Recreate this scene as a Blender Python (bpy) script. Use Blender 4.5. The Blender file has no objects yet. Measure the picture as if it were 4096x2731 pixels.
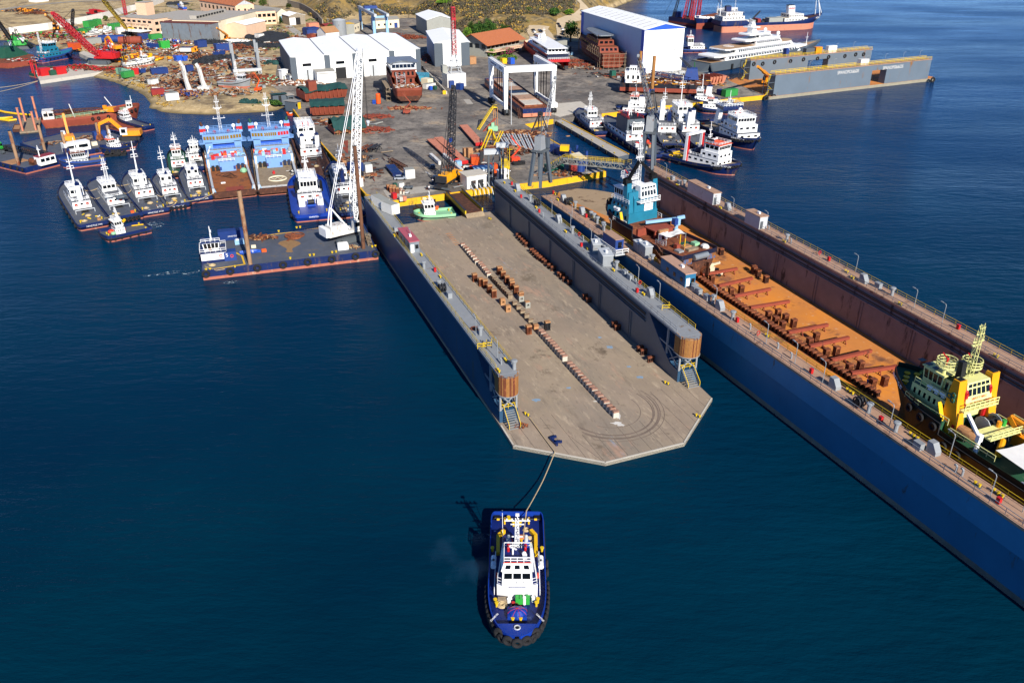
import bpy,math,random
from mathutils import Vector as V,Matrix,noise
from bisect import bisect
RN=random.Random(11)
sc=bpy.context.scene
COL=sc.collection
PI=math.pi
# ---- the camera the photograph was taken with, used to turn measured image points into ground positions
F,PIT,HC=3350.0,math.atan(1750/3350),84.0
ZM={'A':(0,0,2.868),'B':(700,0,2.868),'C':(1400,0,2.868),'D':(2100,0,2.868),'E':(2600,0,2.868),'F':(3200,0,2.614),
      'G':(0,350,2.868),'H':(700,350,2.868),'I':(1400,350,2.868),'J':(2100,350,2.868),'K':(2300,300,2.868),'L':(200,600,2.868),
      'M':(750,750,2.868),'N':(1400,650,2.868),'O':(2000,650,2.5565),'P':(2400,650,2.868),'Q':(1850,1300,2.352),
      'R':(3400,1200,2.355),'S':(1800,1950,2.24),'T':(2700,1000,2.613),'U':(3300,1500,.995),'W':(0,0,.57422)}
def P(k,x,y,z=2.0):
 o=ZM[k]
 a=(o[0]+x/o[2]-2048)/F
 b=-(o[1]+y/o[2]-1365.5)/F
 c,s=math.cos(PIT),math.sin(PIT)
 t=(z-HC)/(b*c-s)
 return V((a*t,(c+b*s)*t,z))
def HT(k,x,y,g):           # height above datum of an image point standing over ground point g
 o=ZM[k]
 b=-(o[1]+y/o[2]-1365.5)/F
 return HC+g[1]*math.tan(math.atan(b)-PIT)
def hd(a,b):
 return math.atan2(b[1]-a[1],b[0]-a[0])
def pol(a,ang,r,z=None):
 return V((a[0]+math.cos(ang)*r,a[1]+math.sin(ang)*r,a[2] if z is None else z))
class MB:
 def __init__(s):
  s.v,s.f,s.m=[],[],[]
 def add(s,vs,fs,mi=0):
  n=len(s.v)
  s.v+=[tuple(p) for p in vs]
  s.f+=[tuple(i+n for i in f) for f in fs]
  s.m+=[mi]*len(fs)
  return s
 def hexa(s,p,mi=0):
  return s.add(p,[(3,2,1,0),(4,5,6,7),(0,1,5,4),(1,2,6,5),(2,3,7,6),(3,0,4,7)],mi)
 def box(s,x0,x1,y0,y1,z0,z1,mi=0):
  return s.hexa([(x0,y0,z0),(x1,y0,z0),(x1,y1,z0),(x0,y1,z0),(x0,y0,z1),(x1,y0,z1),(x1,y1,z1),(x0,y1,z1)],mi)
 def cbox(s,c,sx,sy,sz,mi=0,a=0):
  ca,sa=math.cos(a),math.sin(a)
  q=[(c[0]+ca*x-sa*y,c[1]+sa*x+ca*y) for x,y in ((-sx/2,-sy/2),(sx/2,-sy/2),(sx/2,sy/2),(-sx/2,sy/2))]
  return s.hexa([(x,y,c[2]) for x,y in q]+[(x,y,c[2]+sz) for x,y in q],mi)
 def tap(s,x0,x1,y0,z0,X0,X1,Y0,z1,mi=0,cy=0):   # tapered house block: half widths y0 (bottom) and Y0 (top)
  return s.hexa([(x0,cy-y0,z0),(x1,cy-y0,z0),(x1,cy+y0,z0),(x0,cy+y0,z0),(X0,cy-Y0,z1),(X1,cy-Y0,z1),(X1,cy+Y0,z1),(X0,cy+Y0,z1)],mi)
 def beam(s,a,b,w,h=None,mi=0):
  a,b=V(a),V(b)
  h=h or w
  d=(b-a)
  if d.length<1e-6:return s
  d.normalize()
  u=d.cross(V((0,0,1)))
  if u.length<1e-3:u=V((1,0,0))
  u.normalize()
  t=u.cross(d)
  u,t=u*w/2,t*h/2
  return s.hexa([a-u-t,a+u-t,a+u+t,a-u+t,b-u-t,b+u-t,b+u+t,b-u+t],mi)
 def cyl(s,a,b,r,r2=None,n=8,mi=0,cap=True):
  a,b=V(a),V(b)
  r2=r if r2 is None else r2
  d=(b-a).normalized()
  u=d.cross(V((0,0,1)))
  if u.length<1e-3:u=V((1,0,0))
  u.normalize()
  t=d.cross(u)
  o=[u*math.cos(2*PI*i/n)+t*math.sin(2*PI*i/n) for i in range(n)]
  fs=[(i,(i+1) % n,n+(i+1) % n,n+i) for i in range(n)]
  if cap:fs+=[tuple(range(n))[::-1],tuple(range(n,2*n))]
  return s.add([a+q*r for q in o]+[b+q*r2 for q in o],fs,mi)
 def tube(s,pts,r,n=4,mi=0):
  for a,b in zip(pts,pts[1:]):s.cyl(a,b,r,n=n,mi=mi)
  return s
 def prism(s,poly,z0,z1,mi=0,mt=None):
  n=len(poly)
  s.add([(x,y,z0) for x,y in poly]+[(x,y,z1) for x,y in poly],[(i,(i+1) % n,n+(i+1) % n,n+i) for i in range(n)],mi)
  s.add([(x,y,z1) for x,y in poly],[tuple(range(n))],mi if mt is None else mt)
  return s.add([(x,y,z0) for x,y in poly],[tuple(range(n))[::-1]],mi)
 def ball(s,c,rx,ry=None,rz=None,mi=0,nu=10,nv=6):
  ry=rx if ry is None else ry
  rz=rx if rz is None else rz
  vs=[(c[0],c[1],c[2]-rz)]
  for j in range(1,nv):
   p=-PI/2+PI*j/nv
   vs+=[(c[0]+rx*math.cos(p)*math.cos(2*PI*i/nu),c[1]+ry*math.cos(p)*math.sin(2*PI*i/nu),c[2]+rz*math.sin(p)) for i in range(nu)]
  vs.append((c[0],c[1],c[2]+rz))
  fs=[(0,1+(i+1) % nu,1+i) for i in range(nu)]
  for j in range(nv-2):
   fs+=[(1+j*nu+i,1+j*nu+(i+1) % nu,1+(j+1)*nu+(i+1) % nu,1+(j+1)*nu+i) for i in range(nu)]
  k=len(vs)-1
  fs+=[(k,k-nu+i,k-nu+(i+1) % nu) for i in range(nu)]
  return s.add(vs,fs,mi)
 def torus(s,c,ax,R,r,nu=14,nv=6,mi=0):
  c,ax=V(c),V(ax).normalized()
  u=ax.cross(V((0,0,1)))
  if u.length<1e-3:u=V((1,0,0))
  u.normalize()
  t=ax.cross(u)
  vs=[]
  for i in range(nu):
   q=u*math.cos(2*PI*i/nu)+t*math.sin(2*PI*i/nu)
   vs+=[c+q*(R+r*math.cos(2*PI*j/nv))+ax*r*math.sin(2*PI*j/nv) for j in range(nv)]
  return s.add(vs,[(i*nv+j,((i+1) % nu)*nv+j,((i+1) % nu)*nv+(j+1) % nv,i*nv+(j+1) % nv) for i in range(nu) for j in range(nv)],mi)
 def lat(s,a,b,w0,w1,n,r,mi=0,h0=None,h1=None,up=None):     # lattice boom: four chords and braces
  a,b=V(a),V(b)
  d=(b-a).normalized()
  u=d.cross(V(up) if up else V((0,0,1)))
  if u.length<1e-3:u=V((1,0,0))
  u.normalize()
  t=d.cross(u)
  h0,h1=h0 or w0,h1 or w1
  def c(i,k):
   f=i/n
   w,h=w0+(w1-w0)*f,h0+(h1-h0)*f
   sx,sy=((-1,-1),(1,-1),(1,1),(-1,1))[k % 4]
   return a+(b-a)*f+u*sx*w/2+t*sy*h/2
  for k in range(4):
   s.beam(c(0,k),c(n,k),r*2,mi=mi)
   for i in range(n):
    s.beam(c(i,k+i % 2),c(i+1,k+1-i % 2),r*1.2,mi=mi)
    if i:s.beam(c(i,k),c(i,k+1),r*1.2,mi=mi)
  return s
 def rail(s,pts,h=1.0,step=2.0,r=.045,mi=0,nr=2):
  for a,b in zip(pts,pts[1:]):
   a,b=V(a),V(b)
   n=max(1,round((b-a).length/step))
   for i in range(n+1):
    q=a.lerp(b,i/n)
    s.beam(q,q+V((0,0,h)),r*1.6,mi=mi)
   for j in range(nr):
    o=V((0,0,h*(1-j*.5)))
    s.beam(a+o,b+o,r*2,mi=mi)
  return s
 def leaf(s,c,rx,ry,rz,n,sz,rnd,mi=0,shell=.5,nm=1):
  for _ in range(n):
   while True:
    x,y,z=rnd.uniform(-1,1),rnd.uniform(-1,1),rnd.uniform(-1,1)
    q=x*x+y*y+z*z
    if shell*shell<q<1:break
   o=V((c[0]+x*rx,c[1]+y*ry,c[2]+z*rz))
   a=V((rnd.uniform(-1,1),rnd.uniform(-1,1),rnd.uniform(-1,1))).normalized()
   b=a.orthogonal().normalized()
   k=sz*rnd.uniform(.6,1.3)
   s.add([o-a*k,o-b*k*.6,o+a*k,o+b*k*.6],[(0,1,2,3)],mi+rnd.randrange(nm))
  return s
 def loft(s,rows,mi=0,mis=None,close=False):
  m=len(rows[0])
  n0=len(s.v)
  for r in rows:s.v+=[tuple(p) for p in r]
  for i in range(len(rows)-1):
   for j in range(m if close else m-1):
    k=(j+1) % m
    s.f.append((n0+i*m+j,n0+i*m+k,n0+(i+1)*m+k,n0+(i+1)*m+j))
    s.m.append(mis[j] if mis else mi)
  return s
 def obj(s,name,mats,par=None,loc=(0,0,0),rz=0,smooth=False):
  me=bpy.data.meshes.new(name)
  me.from_pydata(s.v,[],s.f)
  mats=mats if isinstance(mats,(list,tuple)) else [mats]
  for m in mats:me.materials.append(MT[m] if isinstance(m,str) else m)
  if len(mats)>1:me.polygons.foreach_set('material_index',[min(i,len(mats)-1) for i in s.m])
  if smooth:me.polygons.foreach_set('use_smooth',[True]*len(me.polygons))
  me.update()
  return link(me,name,par,loc,rz)
def link(me,name,par=None,loc=(0,0,0),rz=0):
 o=bpy.data.objects.new(name,me)
 COL.objects.link(o)
 o.location=loc
 o.rotation_euler[2]=rz
 if par:o.parent=par
 return o
def tag(o,label,cat,group=None,kind=None):
 if kind:o['kind']=kind
 if label:o['label']=label
 if cat:o['category']=cat
 if group:o['group']=group
 return o
def T(name,label,cat,loc=(0,0,0),rz=0,group=None):
 o=bpy.data.objects.new(name,None)
 COL.objects.link(o)
 o.location=loc
 o.rotation_euler[2]=rz
 return tag(o,label,cat,group)
def copyt(o,par=None):
 c=o.copy()
 COL.objects.link(c)
 if par:c.parent=par
 for ch in o.children:copyt(ch,c)
 return c
def bx(par,name,mat,*a):       # one box as a part
 return MB().box(*a).obj(name,mat,par)
TXT={}
def text(par,body,size,mat,loc,rot,name='lettering',sx=1.0):   # flat lettering on a surface
 cu=bpy.data.curves.new(name,'FONT')
 cu.body=body
 cu.size=size
 cu.align_x='CENTER'
 cu.align_y='CENTER'
 cu.extrude=.015
 cu.materials.append(MT[mat])
 o=bpy.data.objects.new(name,cu)
 COL.objects.link(o)
 o.parent=par
 o.location=loc
 o.rotation_euler=rot
 o.scale=(sx,1,1)
 return o
# ---------------------------------------------------------------- materials
MT={}
def lin(h):
 h=h.lstrip('#')
 c=[int(h[i:i+2],16)/255 for i in (0,2,4)]
 return [x/12.92 if x<=.04045 else ((x+.055)/1.055)**2.4 for x in c]+[1]
def mt(name,col,rough=.6,var=.2,sc_=.6,rust=0,rcol='#6b3a20',rs=.5,streak=1,metal=0,bump=0,corr=None,col2=None,spec=.4,dust=0):
 m=bpy.data.materials.new(name)
 m.use_nodes=True
 nt=m.node_tree
 N,K=nt.nodes,nt.links.new
 b=N['Principled BSDF']
 b.inputs['Roughness'].default_value=rough
 b.inputs['Metallic'].default_value=metal
 b.inputs['Specular IOR Level'].default_value=spec
 MT[name]=m
 c=lin(col)
 tc=N.new('ShaderNodeTexCoord')
 oi=N.new('ShaderNodeObjectInfo')
 va=N.new('ShaderNodeVectorMath');va.operation='MULTIPLY_ADD'
 cb=N.new('ShaderNodeCombineXYZ')
 for i in range(3):K(oi.outputs['Random'],cb.inputs[i])
 K(cb.outputs[0],va.inputs[0]);va.inputs[1].default_value=(61,37,23);K(tc.outputs['Object'],va.inputs[2])
 def nz(scale,det=5,vec=None,ro=.6):
  n=N.new('ShaderNodeTexNoise')
  n.inputs['Scale'].default_value=scale;n.inputs['Detail'].default_value=det;n.inputs['Roughness'].default_value=ro
  K(vec or va.outputs[0],n.inputs['Vector'])
  return n.outputs['Fac']
 def ramp(f,a,z):
  r=N.new('ShaderNodeMapRange')
  r.inputs[1].default_value=a;r.inputs[2].default_value=z
  K(f,r.inputs[0])
  return r.outputs[0]
 def mix(f,a,z,mode='MIX'):
  x=N.new('ShaderNodeMix');x.data_type='RGBA';x.blend_type=mode
  if hasattr(f,'node'):K(f,x.inputs[0])
  else:x.inputs[0].default_value=f
  for i,q in ((6,a),(7,z)):
   if hasattr(q,'node'):K(q,x.inputs[i])
   else:x.inputs[i].default_value=q
  return x.outputs[2]
 dark=[x*(1-var) for x in c[:3]]+[1]
 lite=[min(1,x*(1+var*.6)) for x in c[:3]]+[1]
 if col2:lite=lin(col2)
 n1=nz(sc_)
 out=mix(ramp(n1,.3,.7),dark,lite)
 n2=nz(sc_*9,3)
 out=mix(ramp(n2,.25,.8),out,mix(.5,out,[x*(1-var*.7) for x in c[:3]]+[1]))
 if dust:out=mix(ramp(nz(sc_*.35,8,ro=.7),.62-dust,.75),out,lin('#9b8b72'))
 if rust:
  mp=N.new('ShaderNodeMapping')
  mp.inputs['Scale'].default_value=(1,1,1/streak)
  K(va.outputs[0],mp.inputs[0])
  r1=nz(rs,9,mp.outputs[0],.72)
  f=ramp(r1,.66-rust*.32,.72-rust*.26)
  out=mix(f,out,mix(ramp(nz(rs*5,4),.3,.7),[x*.5 for x in lin(rcol)[:3]]+[1],lin(rcol)))
 K(out,b.inputs['Base Color'])
 bh=None
 if corr:
  ax,fr=corr
  sx=N.new('ShaderNodeSeparateXYZ');K(tc.outputs['Object'],sx.inputs[0])
  mu=N.new('ShaderNodeMath');mu.operation='MULTIPLY';mu.inputs[1].default_value=fr*2*PI;K(sx.outputs[ax],mu.inputs[0])
  si=N.new('ShaderNodeMath');si.operation='SINE';K(mu.outputs[0],si.inputs[0])
  bh=si.outputs[0];st,ds=.9,.04
 elif bump:
  bh=nz(sc_*6,6);st,ds=bump,.15
 if bh is not None:
  bp=N.new('ShaderNodeBump');bp.inputs['Strength'].default_value=st;bp.inputs['Distance'].default_value=ds
  K(bh,bp.inputs['Height']);K(bp.outputs[0],b.inputs['Normal'])
 return m
W_,RUSTY='#6b3a20','#7a3f22'
for a in (
 ('white','#e4e4e1',.45,.06),('white_worn','#cfcdc6',.5,.12,.5,.35,'#8a6a4a',.7,4),('cream','#d9cdb0',.6,.1),
 ('navy','#102352',.4,.25,.3,.3,'#5a4a48',.5,4),('navy_deck','#50555f',.7,.25,.4,.3,'#6a6258',.4),('royal','#10358f',.4,.2,.5,.14,'#30427e',.9,3),
 ('royal_deck','#0c2062',.5,.25,.5,.2,'#4a5a86',.6),('hull_navy','#131c33',.45,.25,.4,.3,'#3a2a22',.6,4),('hull_black','#191c26',.45,.2,.4,.4,'#4a3024',.6,4),
 ('antifoul','#a5604c',.6,.2,.5,.3,'#c9a184',.5,3),('boot','#8d8672',.7,.2),('tyre','#1a1a1c',.85,.2,2),('rubber','#222224',.8,.2),
 ('glass','#0c1116',.08,.1,1,0,W_,.5,1,0,0,None,None,.6),('black','#111215',.6,.2),('dark_steel','#2a2b2e',.55,.2,1,.2),
 ('rust','#6f3a22',.85,.35,.6,.5,'#9a5a34',.8,1),('rust_dark','#4a2c20',.9,.35,.8,.4,'#7a4a30',1),('rust_red','#8a3f2c',.8,.25,.5,.25,'#5e3526',.5),
 ('primer','#7c3a26',.75,.2,.4,.25,'#96553a',.5,3),('grey','#868a8c',.55,.12,.6,.15),('grey_dark','#4e5458',.55,.15,.5),('grey_light','#aeb2b3',.5,.1,.6,.12),
 ('dock_grey','#59626a',.5,.14,.15,.1,'#6a5a4c',.35,5),('dock_side','#2a4963',.45,.2,.15,.2,'#5b5048',.4,6),('dock_top','#85888a',.65,.12,.5,.2,'#7c6a58',.4),
 ('dock_blue','#25678a',.5,.18,.1,.14,'#4d4038',.7,5),('dock_brown','#7f7674',.75,.2,.3,.35,'#3a3236',.3,4),('dock_tan','#a5846c',.8,.2,.6,.3,'#7a5640',.5),
 ('yellow','#e0b010',.5,.12,1,.12),('yellow_kerb','#d9a412',.7,.15,.3,.3,'#8a7430',.4,2),('orange','#e0561a',.5,.12),('orange_red','#d8401c',.5,.1),
 ('amber','#dd8a10',.5,.15,.8,.2),('red','#b01a1c',.5,.12),('red_crane','#a8222c',.5,.18,1,.2),('green','#2f9a3a',.5,.15,.6,.15),('green_dark','#1d4a38',.6,.2,.5,.1),
 ('rust_plank','#8c5228',.85,.25,.3,.4,'#6a4330',.4,1),('green_pale','#86b890',.55,.12,.6,.12),('green_hull','#0a241b',.45,.2,.4,.2,'#3a3a2c',.6,3),('green_deck','#245038',.6,.2,.5,.2,'#6a7a58',.5),('lime','#d8d68c',.5,.08,.6,.06),
 ('gold','#d9960f',.45,.1,.8),('teal','#1d6d86',.45,.14,.6,.1,'#4a5a56',.5,4),('sky_blue','#6c92c2',.5,.1,.6,.15,'#8a6a62',.7,3),('blue_cont','#1d3a78',.55,.15,.8,.15),
 ('blue_bright','#2352b4',.5,.12),('lt_blue','#86aecb',.5,.12),('wood','#9a6a38',.8,.3,2),('timber','#a67a52',.8,.3,2),('planks','#8a7a64',.85,.3,1.2,.2),
 ('rope','#b5a07a',.9,.2,3),('tarp_green','#163f3c',.8,.25,.8),('tarp_white','#d6d4cf',.7,.08,.8),('concrete','#a39d92',.85,.15,.5,.2,'#8a7a66',.5),('conc_light','#b9b2a4',.85,.12,.4,.15,'#9b8d78',.5),
 ('roof_white','#f2f2ef',.5,.05,.3,.05),('roof_tile','#b0673f',.8,.2,2,0,W_,.5,1,0,0,(0,3)),('roof_grey','#8b8880',.8,.15,.5,.15),('roof_rust','#6a3022',.8,.25,.5),
 ('peach','#d8b596',.8,.1,.4,.12,'#b59a80',.4,3),('wall_grey','#8f9088',.7,.1,.4,.12),('slate','#4b545c',.6,.08,.4),('steel_sheet','#7d858b',.45,.15,.5,.3,'#7a5a44',.5,6,.3),
 ('cladding','#a9b6c6',.55,.06,.3),('panel_white','#e6e6e1',.55,.05,.3,.06),('car_grey','#8e959e',.3,.05),('car_dark','#1b2130',.25,.05),('car_white','#d5d6d6',.3,.04),
 ('skin','#a8735a',.6,.1),('cloth_white','#d5d5d5',.8,.1),('cloth_navy','#1d2740',.8,.1),('hair','#1c1512',.8,.1),('salmon','#c07a5e',.7,.15,.5,.3,'#8a5138',.5),
 ('rail_yellow','#cfae1a',.5,.1),('brass_wood','#9c6a34',.75,.3,3),('foam','#d7e2e4',.7,.1),('bark','#4a3b2c',.9,.2,3),('teak','#a98a68',.7,.12),('gold_glass','#7d6420',.3,.2),
 ('pink_fl','#8a2a55',.8,.3,2),('stone_wall','#8d8271',.9,.3,1.5),('whitewash','#dedbd2',.8,.1,.3),('cont_white','#d8d6cf',.55,.08,.8,.15,'#8a6a52',.6,3,0,0,(0,3.5)),
 ('cont_blue','#1b3570',.55,.12,.8,.15,W_,.6,3,0,0,(0,3.5)),('cont_green','#2f8a3c',.55,.14,.8,.15,W_,.6,3,0,0,(0,3.5)),('cont_orange','#c9501e',.55,.12,.8,.12,W_,.6,3,0,0,(0,3.5)),
 ('cont_teal','#3d8ea6',.55,.12,.8,.1,W_,.6,3,0,0,(0,3.5)),('cont_red','#8f2f2a',.55,.15,.8,.2,W_,.6,3,0,0,(0,3.5)),('cont_dgreen','#1f5a4a',.55,.15,.8,.15,W_,.6,3,0,0,(0,3.5)),
 ('tile_red','#a8505a',.6,.12,1,0,W_,.5,1,0,0,(0,2)),('tan_sheet','#b08a72',.7,.12,1,.1,W_,.5,1,0,0,(0,2)),('net','#22262c',.95,.35,2),
):
 mt(*a)
for n,c,c2 in (('leaf_dark','#1c3a1c','#2f5426'),('leaf_mid','#33501f','#587430'),('leaf_olive','#4c5130','#6e6c40'),('leaf_scrub','#4a4538','#5f574a'),('leaf_dry','#9b7c3c','#b8984e'),('leaf_bright','#4f7a22','#7a9a30')):
 mt(n,c,.9,.3,.5,col2=c2,spec=.1)
# ---------------------------------------------------------------- setting: water, ground, hill, quay, roads
def w_mat():
 m=bpy.data.materials.new('water');m.use_nodes=True
 nt=m.node_tree;N,K=nt.nodes,nt.links.new
 b=N['Principled BSDF']
 b.inputs['Roughness'].default_value=.16
 b.inputs['IOR'].default_value=1.12;b.inputs['Specular IOR Level'].default_value=.35
 g=N.new('ShaderNodeNewGeometry')
 def nz(s,d,vec=None,ro=.55):
  n=N.new('ShaderNodeTexNoise');n.inputs['Scale'].default_value=s;n.inputs['Detail'].default_value=d;n.inputs['Roughness'].default_value=ro
  K(vec or g.outputs['Position'],n.inputs['Vector']);return n.outputs['Fac']
 mp=N.new('ShaderNodeMapping');mp.inputs['Rotation'].default_value=(0,0,math.radians(12));mp.inputs['Scale'].default_value=(.35,1,1)
 K(g.outputs['Position'],mp.inputs[0])
 r=N.new('ShaderNodeMapRange');r.inputs[1].default_value=.35;r.inputs[2].default_value=.68;K(nz(.012,4),r.inputs[0])
 x=N.new('ShaderNodeMix');x.data_type='RGBA';K(r.outputs[0],x.inputs[0])
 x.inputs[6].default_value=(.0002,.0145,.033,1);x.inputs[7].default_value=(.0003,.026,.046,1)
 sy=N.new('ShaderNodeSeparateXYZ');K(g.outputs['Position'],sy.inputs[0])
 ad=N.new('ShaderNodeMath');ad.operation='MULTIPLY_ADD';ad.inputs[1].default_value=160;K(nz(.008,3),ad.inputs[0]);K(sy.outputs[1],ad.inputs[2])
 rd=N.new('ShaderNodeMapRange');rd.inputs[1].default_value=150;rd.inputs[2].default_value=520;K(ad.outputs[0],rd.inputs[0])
 x2=N.new('ShaderNodeMix');x2.data_type='RGBA';K(rd.outputs[0],x2.inputs[0]);K(x.outputs[2],x2.inputs[6]);x2.inputs[7].default_value=(.0003,.025,.085,1);x=x2  # far water painted bluer in the base colour, standing in for sky reflection
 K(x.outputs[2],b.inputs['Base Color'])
 wr=N.new('ShaderNodeMapRange');wr.inputs[1].default_value=.38;wr.inputs[2].default_value=.62;wr.inputs[3].default_value=.08;wr.inputs[4].default_value=.22;K(nz(.02,5,mp.outputs[0]),wr.inputs[0]);K(wr.outputs[0],b.inputs['Roughness'])
 ws=N.new('ShaderNodeMapRange');ws.inputs[1].default_value=.38;ws.inputs[2].default_value=.62;ws.inputs[3].default_value=.4;ws.inputs[4].default_value=.9;K(nz(.013,5,mp.outputs[0]),ws.inputs[0])
 a=N.new('ShaderNodeMath');a.operation='MULTIPLY_ADD';a.inputs[1].default_value=.5
 K(nz(.55,5,mp.outputs[0],.62),a.inputs[0]);
 a2=N.new('ShaderNodeMath');a2.operation='MULTIPLY';a2.inputs[1].default_value=.75;K(nz(.09,3,mp.outputs[0]),a2.inputs[0])
 K(a2.outputs[0],a.inputs[2])
 bp=N.new('ShaderNodeBump');K(ws.outputs[0],bp.inputs['Strength']);bp.inputs['Distance'].default_value=1.0
 K(a.outputs[0],bp.inputs['Height']);K(bp.outputs[0],b.inputs['Normal'])
 MT['water']=m
w_mat()
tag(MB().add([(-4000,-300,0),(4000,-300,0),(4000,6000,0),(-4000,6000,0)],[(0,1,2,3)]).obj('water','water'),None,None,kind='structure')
def ppts(*a,z=1.0):
 out,k=[],None
 for q in a:
  if isinstance(q,str):k=q;continue
  p=P(k,q[0],q[1],z);out.append((p[0],p[1]))
 return out
shore=ppts('A',(-900,480),(0,452),(420,520),(880,590),(1100,700),(1060,800),(1000,870),(1060,885),(1150,900),(1400,985),(1560,1062),(1655,1165),(1640,1222),(1800,1276),(2100,1300),
             'B',(345,1306),(800,1290),(1100,1268),(1290,1235),(1500,1000),'C',(900,900),'D',(300,700),(600,520))
yard_r=ppts('D',(1835,300))[0]
shore+=[(52,600),(66,700),(90,800),(150,960),(200,1500),(-900,1500),(-900,700)]
def sdist(x,y,poly):
 d2,ins,n=1e18,False,len(poly)
 for i in range(n):
  ax,ay=poly[i];bx_,by=poly[(i+1) % n]
  ex,ey=bx_-ax,by-ay
  t=max(0,min(1,((x-ax)*ex+(y-ay)*ey)/(ex*ex+ey*ey+1e-9)))
  dx,dy=x-ax-ex*t,y-ay-ey*t
  d2=min(d2,dx*dx+dy*dy)
  if (ay>y)!=(by>y) and x<ax+(y-ay)/(by-ay)*ex:ins=not ins
 return math.sqrt(d2) if ins else -math.sqrt(d2)
foot=sorted(ppts('B',(700,-60),(1330,40),(1700,290),'C',(0,195),(730,172),(1230,380),(1830,425),'D',(60,445),(330,500),(600,470),z=2))
def yfoot(x):
 if x<=foot[0][0]:return foot[0][1]+(foot[0][0]-x)*1.2
 for a,b in zip(foot,foot[1:]):
  if x<=b[0]:return a[1]+(b[1]-a[1])*(x-a[0])/(b[0]-a[0])
 return foot[-1][1]+(x-foot[-1][0])*.3
def terr(x,y):
 d=sdist(x,y,shore)
 z=max(-4,min(1.9,-1.1+d*.42+.35*noise.noise((x*.15,y*.15,0))))
 if d>4:
  s=y-yfoot(x)
  if s>0:
   k=min(1,max(0,(d-4)/45))
   z+=k*(s*.2*min(1,s/25)+min(1,s/30)*3.2*noise.noise((x*.022,y*.022,3))+min(1,s/40)*1.0*noise.noise((x*.09,y*.09,7)))
   z=max(z,1.2 if d>8 else z)
 return z
GX,GY,GS=-760,330,6.0
NX,NY=158,150
GZ=[[terr(GX+i*GS,GY+j*GS) for i in range(NX)] for j in range(NY)]
def tz(x,y):
 i,j=(x-GX)/GS,(y-GY)/GS
 i0,j0=int(max(0,min(NX-2,i))),int(max(0,min(NY-2,j)))
 a,b=i-i0,j-j0
 return (GZ[j0][i0]*(1-a)+GZ[j0][i0+1]*a)*(1-b)+(GZ[j0+1][i0]*(1-a)+GZ[j0+1][i0+1]*a)*b
def PT(k,x,y):                   # image point on the terrain
 z=2.0
 lo,hi=-1.0,75.0            # march up the ray from far (low z) until it leaves the ground
 for i in range(300):
  zz=hi-(hi-lo)*i/300
  p=P(k,x,y,zz)
  if tz(p[0],p[1])>=zz:return V((p[0],p[1],tz(p[0],p[1])))
 return P(k,x,y,2)
def g_mat(name,hill):
 m=bpy.data.materials.new(name);m.use_nodes=True
 nt=m.node_tree;N,K=nt.nodes,nt.links.new
 b=N['Principled BSDF'];b.inputs['Roughness'].default_value=.95;b.inputs['Specular IOR Level'].default_value=.15
 g=N.new('ShaderNodeNewGeometry')
 def nz(s,d=6,ro=.65):
  n=N.new('ShaderNodeTexNoise');n.inputs['Scale'].default_value=s;n.inputs['Detail'].default_value=d;n.inputs['Roughness'].default_value=ro
  K(g.outputs['Position'],n.inputs['Vector']);return n.outputs['Fac']
 def rp(f,a,z):
  r=N.new('ShaderNodeMapRange');r.inputs[1].default_value=a;r.inputs[2].default_value=z;K(f,r.inputs[0]);return r.outputs[0]
 def mx(f,a,z):
  x=N.new('ShaderNodeMix');x.data_type='RGBA';K(f,x.inputs[0])
  for i,q in ((6,a),(7,z)):
   if hasattr(q,'node'):K(q,x.inputs[i])
   else:x.inputs[i].default_value=lin(q)
  return x.outputs[2]
 if hill:
  earth=mx(rp(nz(.03),.35,.65),'#b39c72','#8f7c5c')
  earth=mx(rp(nz(.35),.45,.75),earth,'#c9b48a')
  earth=mx(rp(nz(.06,9,.75),.5,.62),earth,'#6f604c')
  earth=mx(rp(nz(.8,6,.7),.58,.72),earth,'#4f443a')
  dry=mx(rp(nz(.05,8),.4,.62),'#94783f','#77684a')
  dry=mx(rp(nz(.16,8,.75),.55,.68),dry,'#b7a07a')
  dry=mx(rp(nz(.4,6,.7),.55,.7),dry,'#6c6038')
  sp=N.new('ShaderNodeSeparateXYZ');K(g.outputs['Position'],sp.inputs[0])
  out=mx(rp(sp.outputs[2],2.2,4.5),earth,dry)
  out=mx(rp(nz(.11,8,.72),.5,.6),out,mx(rp(sp.outputs[2],2.5,5),out,'#5b5340'))
  wet=rp(sp.outputs[2],.9,.1)
  out=mx(wet,out,'#6f6243')
 else:
  out=mx(rp(nz(.03,8,.7),.4,.6),'#67625d','#90887d')
  out=mx(rp(nz(.1,10,.78),.47,.62),out,'#524e4b')
  out=mx(rp(nz(.06,8,.7),.56,.68),out,'#a08e76')
  out=mx(rp(nz(.5,8,.75),.52,.66),out,'#4a4643')
  out=mx(rp(nz(.14,8,.8),.6,.68),out,'#7a5844')
  out=mx(rp(nz(1.6,6,.75),.6,.7),out,'#a59c8f')
 K(out,b.inputs['Base Color'])
 bp=N.new('ShaderNodeBump');bp.inputs['Strength'].default_value=.5 if hill else .15;bp.inputs['Distance'].default_value=.6 if hill else .1
 K(nz(.5 if hill else 1.5,8),bp.inputs['Height']);K(bp.outputs[0],b.inputs['Normal'])
 MT[name]=m
g_mat('earth',True);g_mat('asphalt',False)
vs=[(GX+i*GS,GY+j*GS,GZ[j][i]) for j in range(NY) for i in range(NX)]
fs=[(j*NX+i,j*NX+i+1,(j+1)*NX+i+1,(j+1)*NX+i) for j in range(NY-1) for i in range(NX-1)
      if max(GZ[j][i],GZ[j][i+1],GZ[j+1][i],GZ[j+1][i+1])>-3.9]
tag(MB().add(vs,fs).obj('terrain','earth',smooth=True),None,None,kind='structure')
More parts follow.
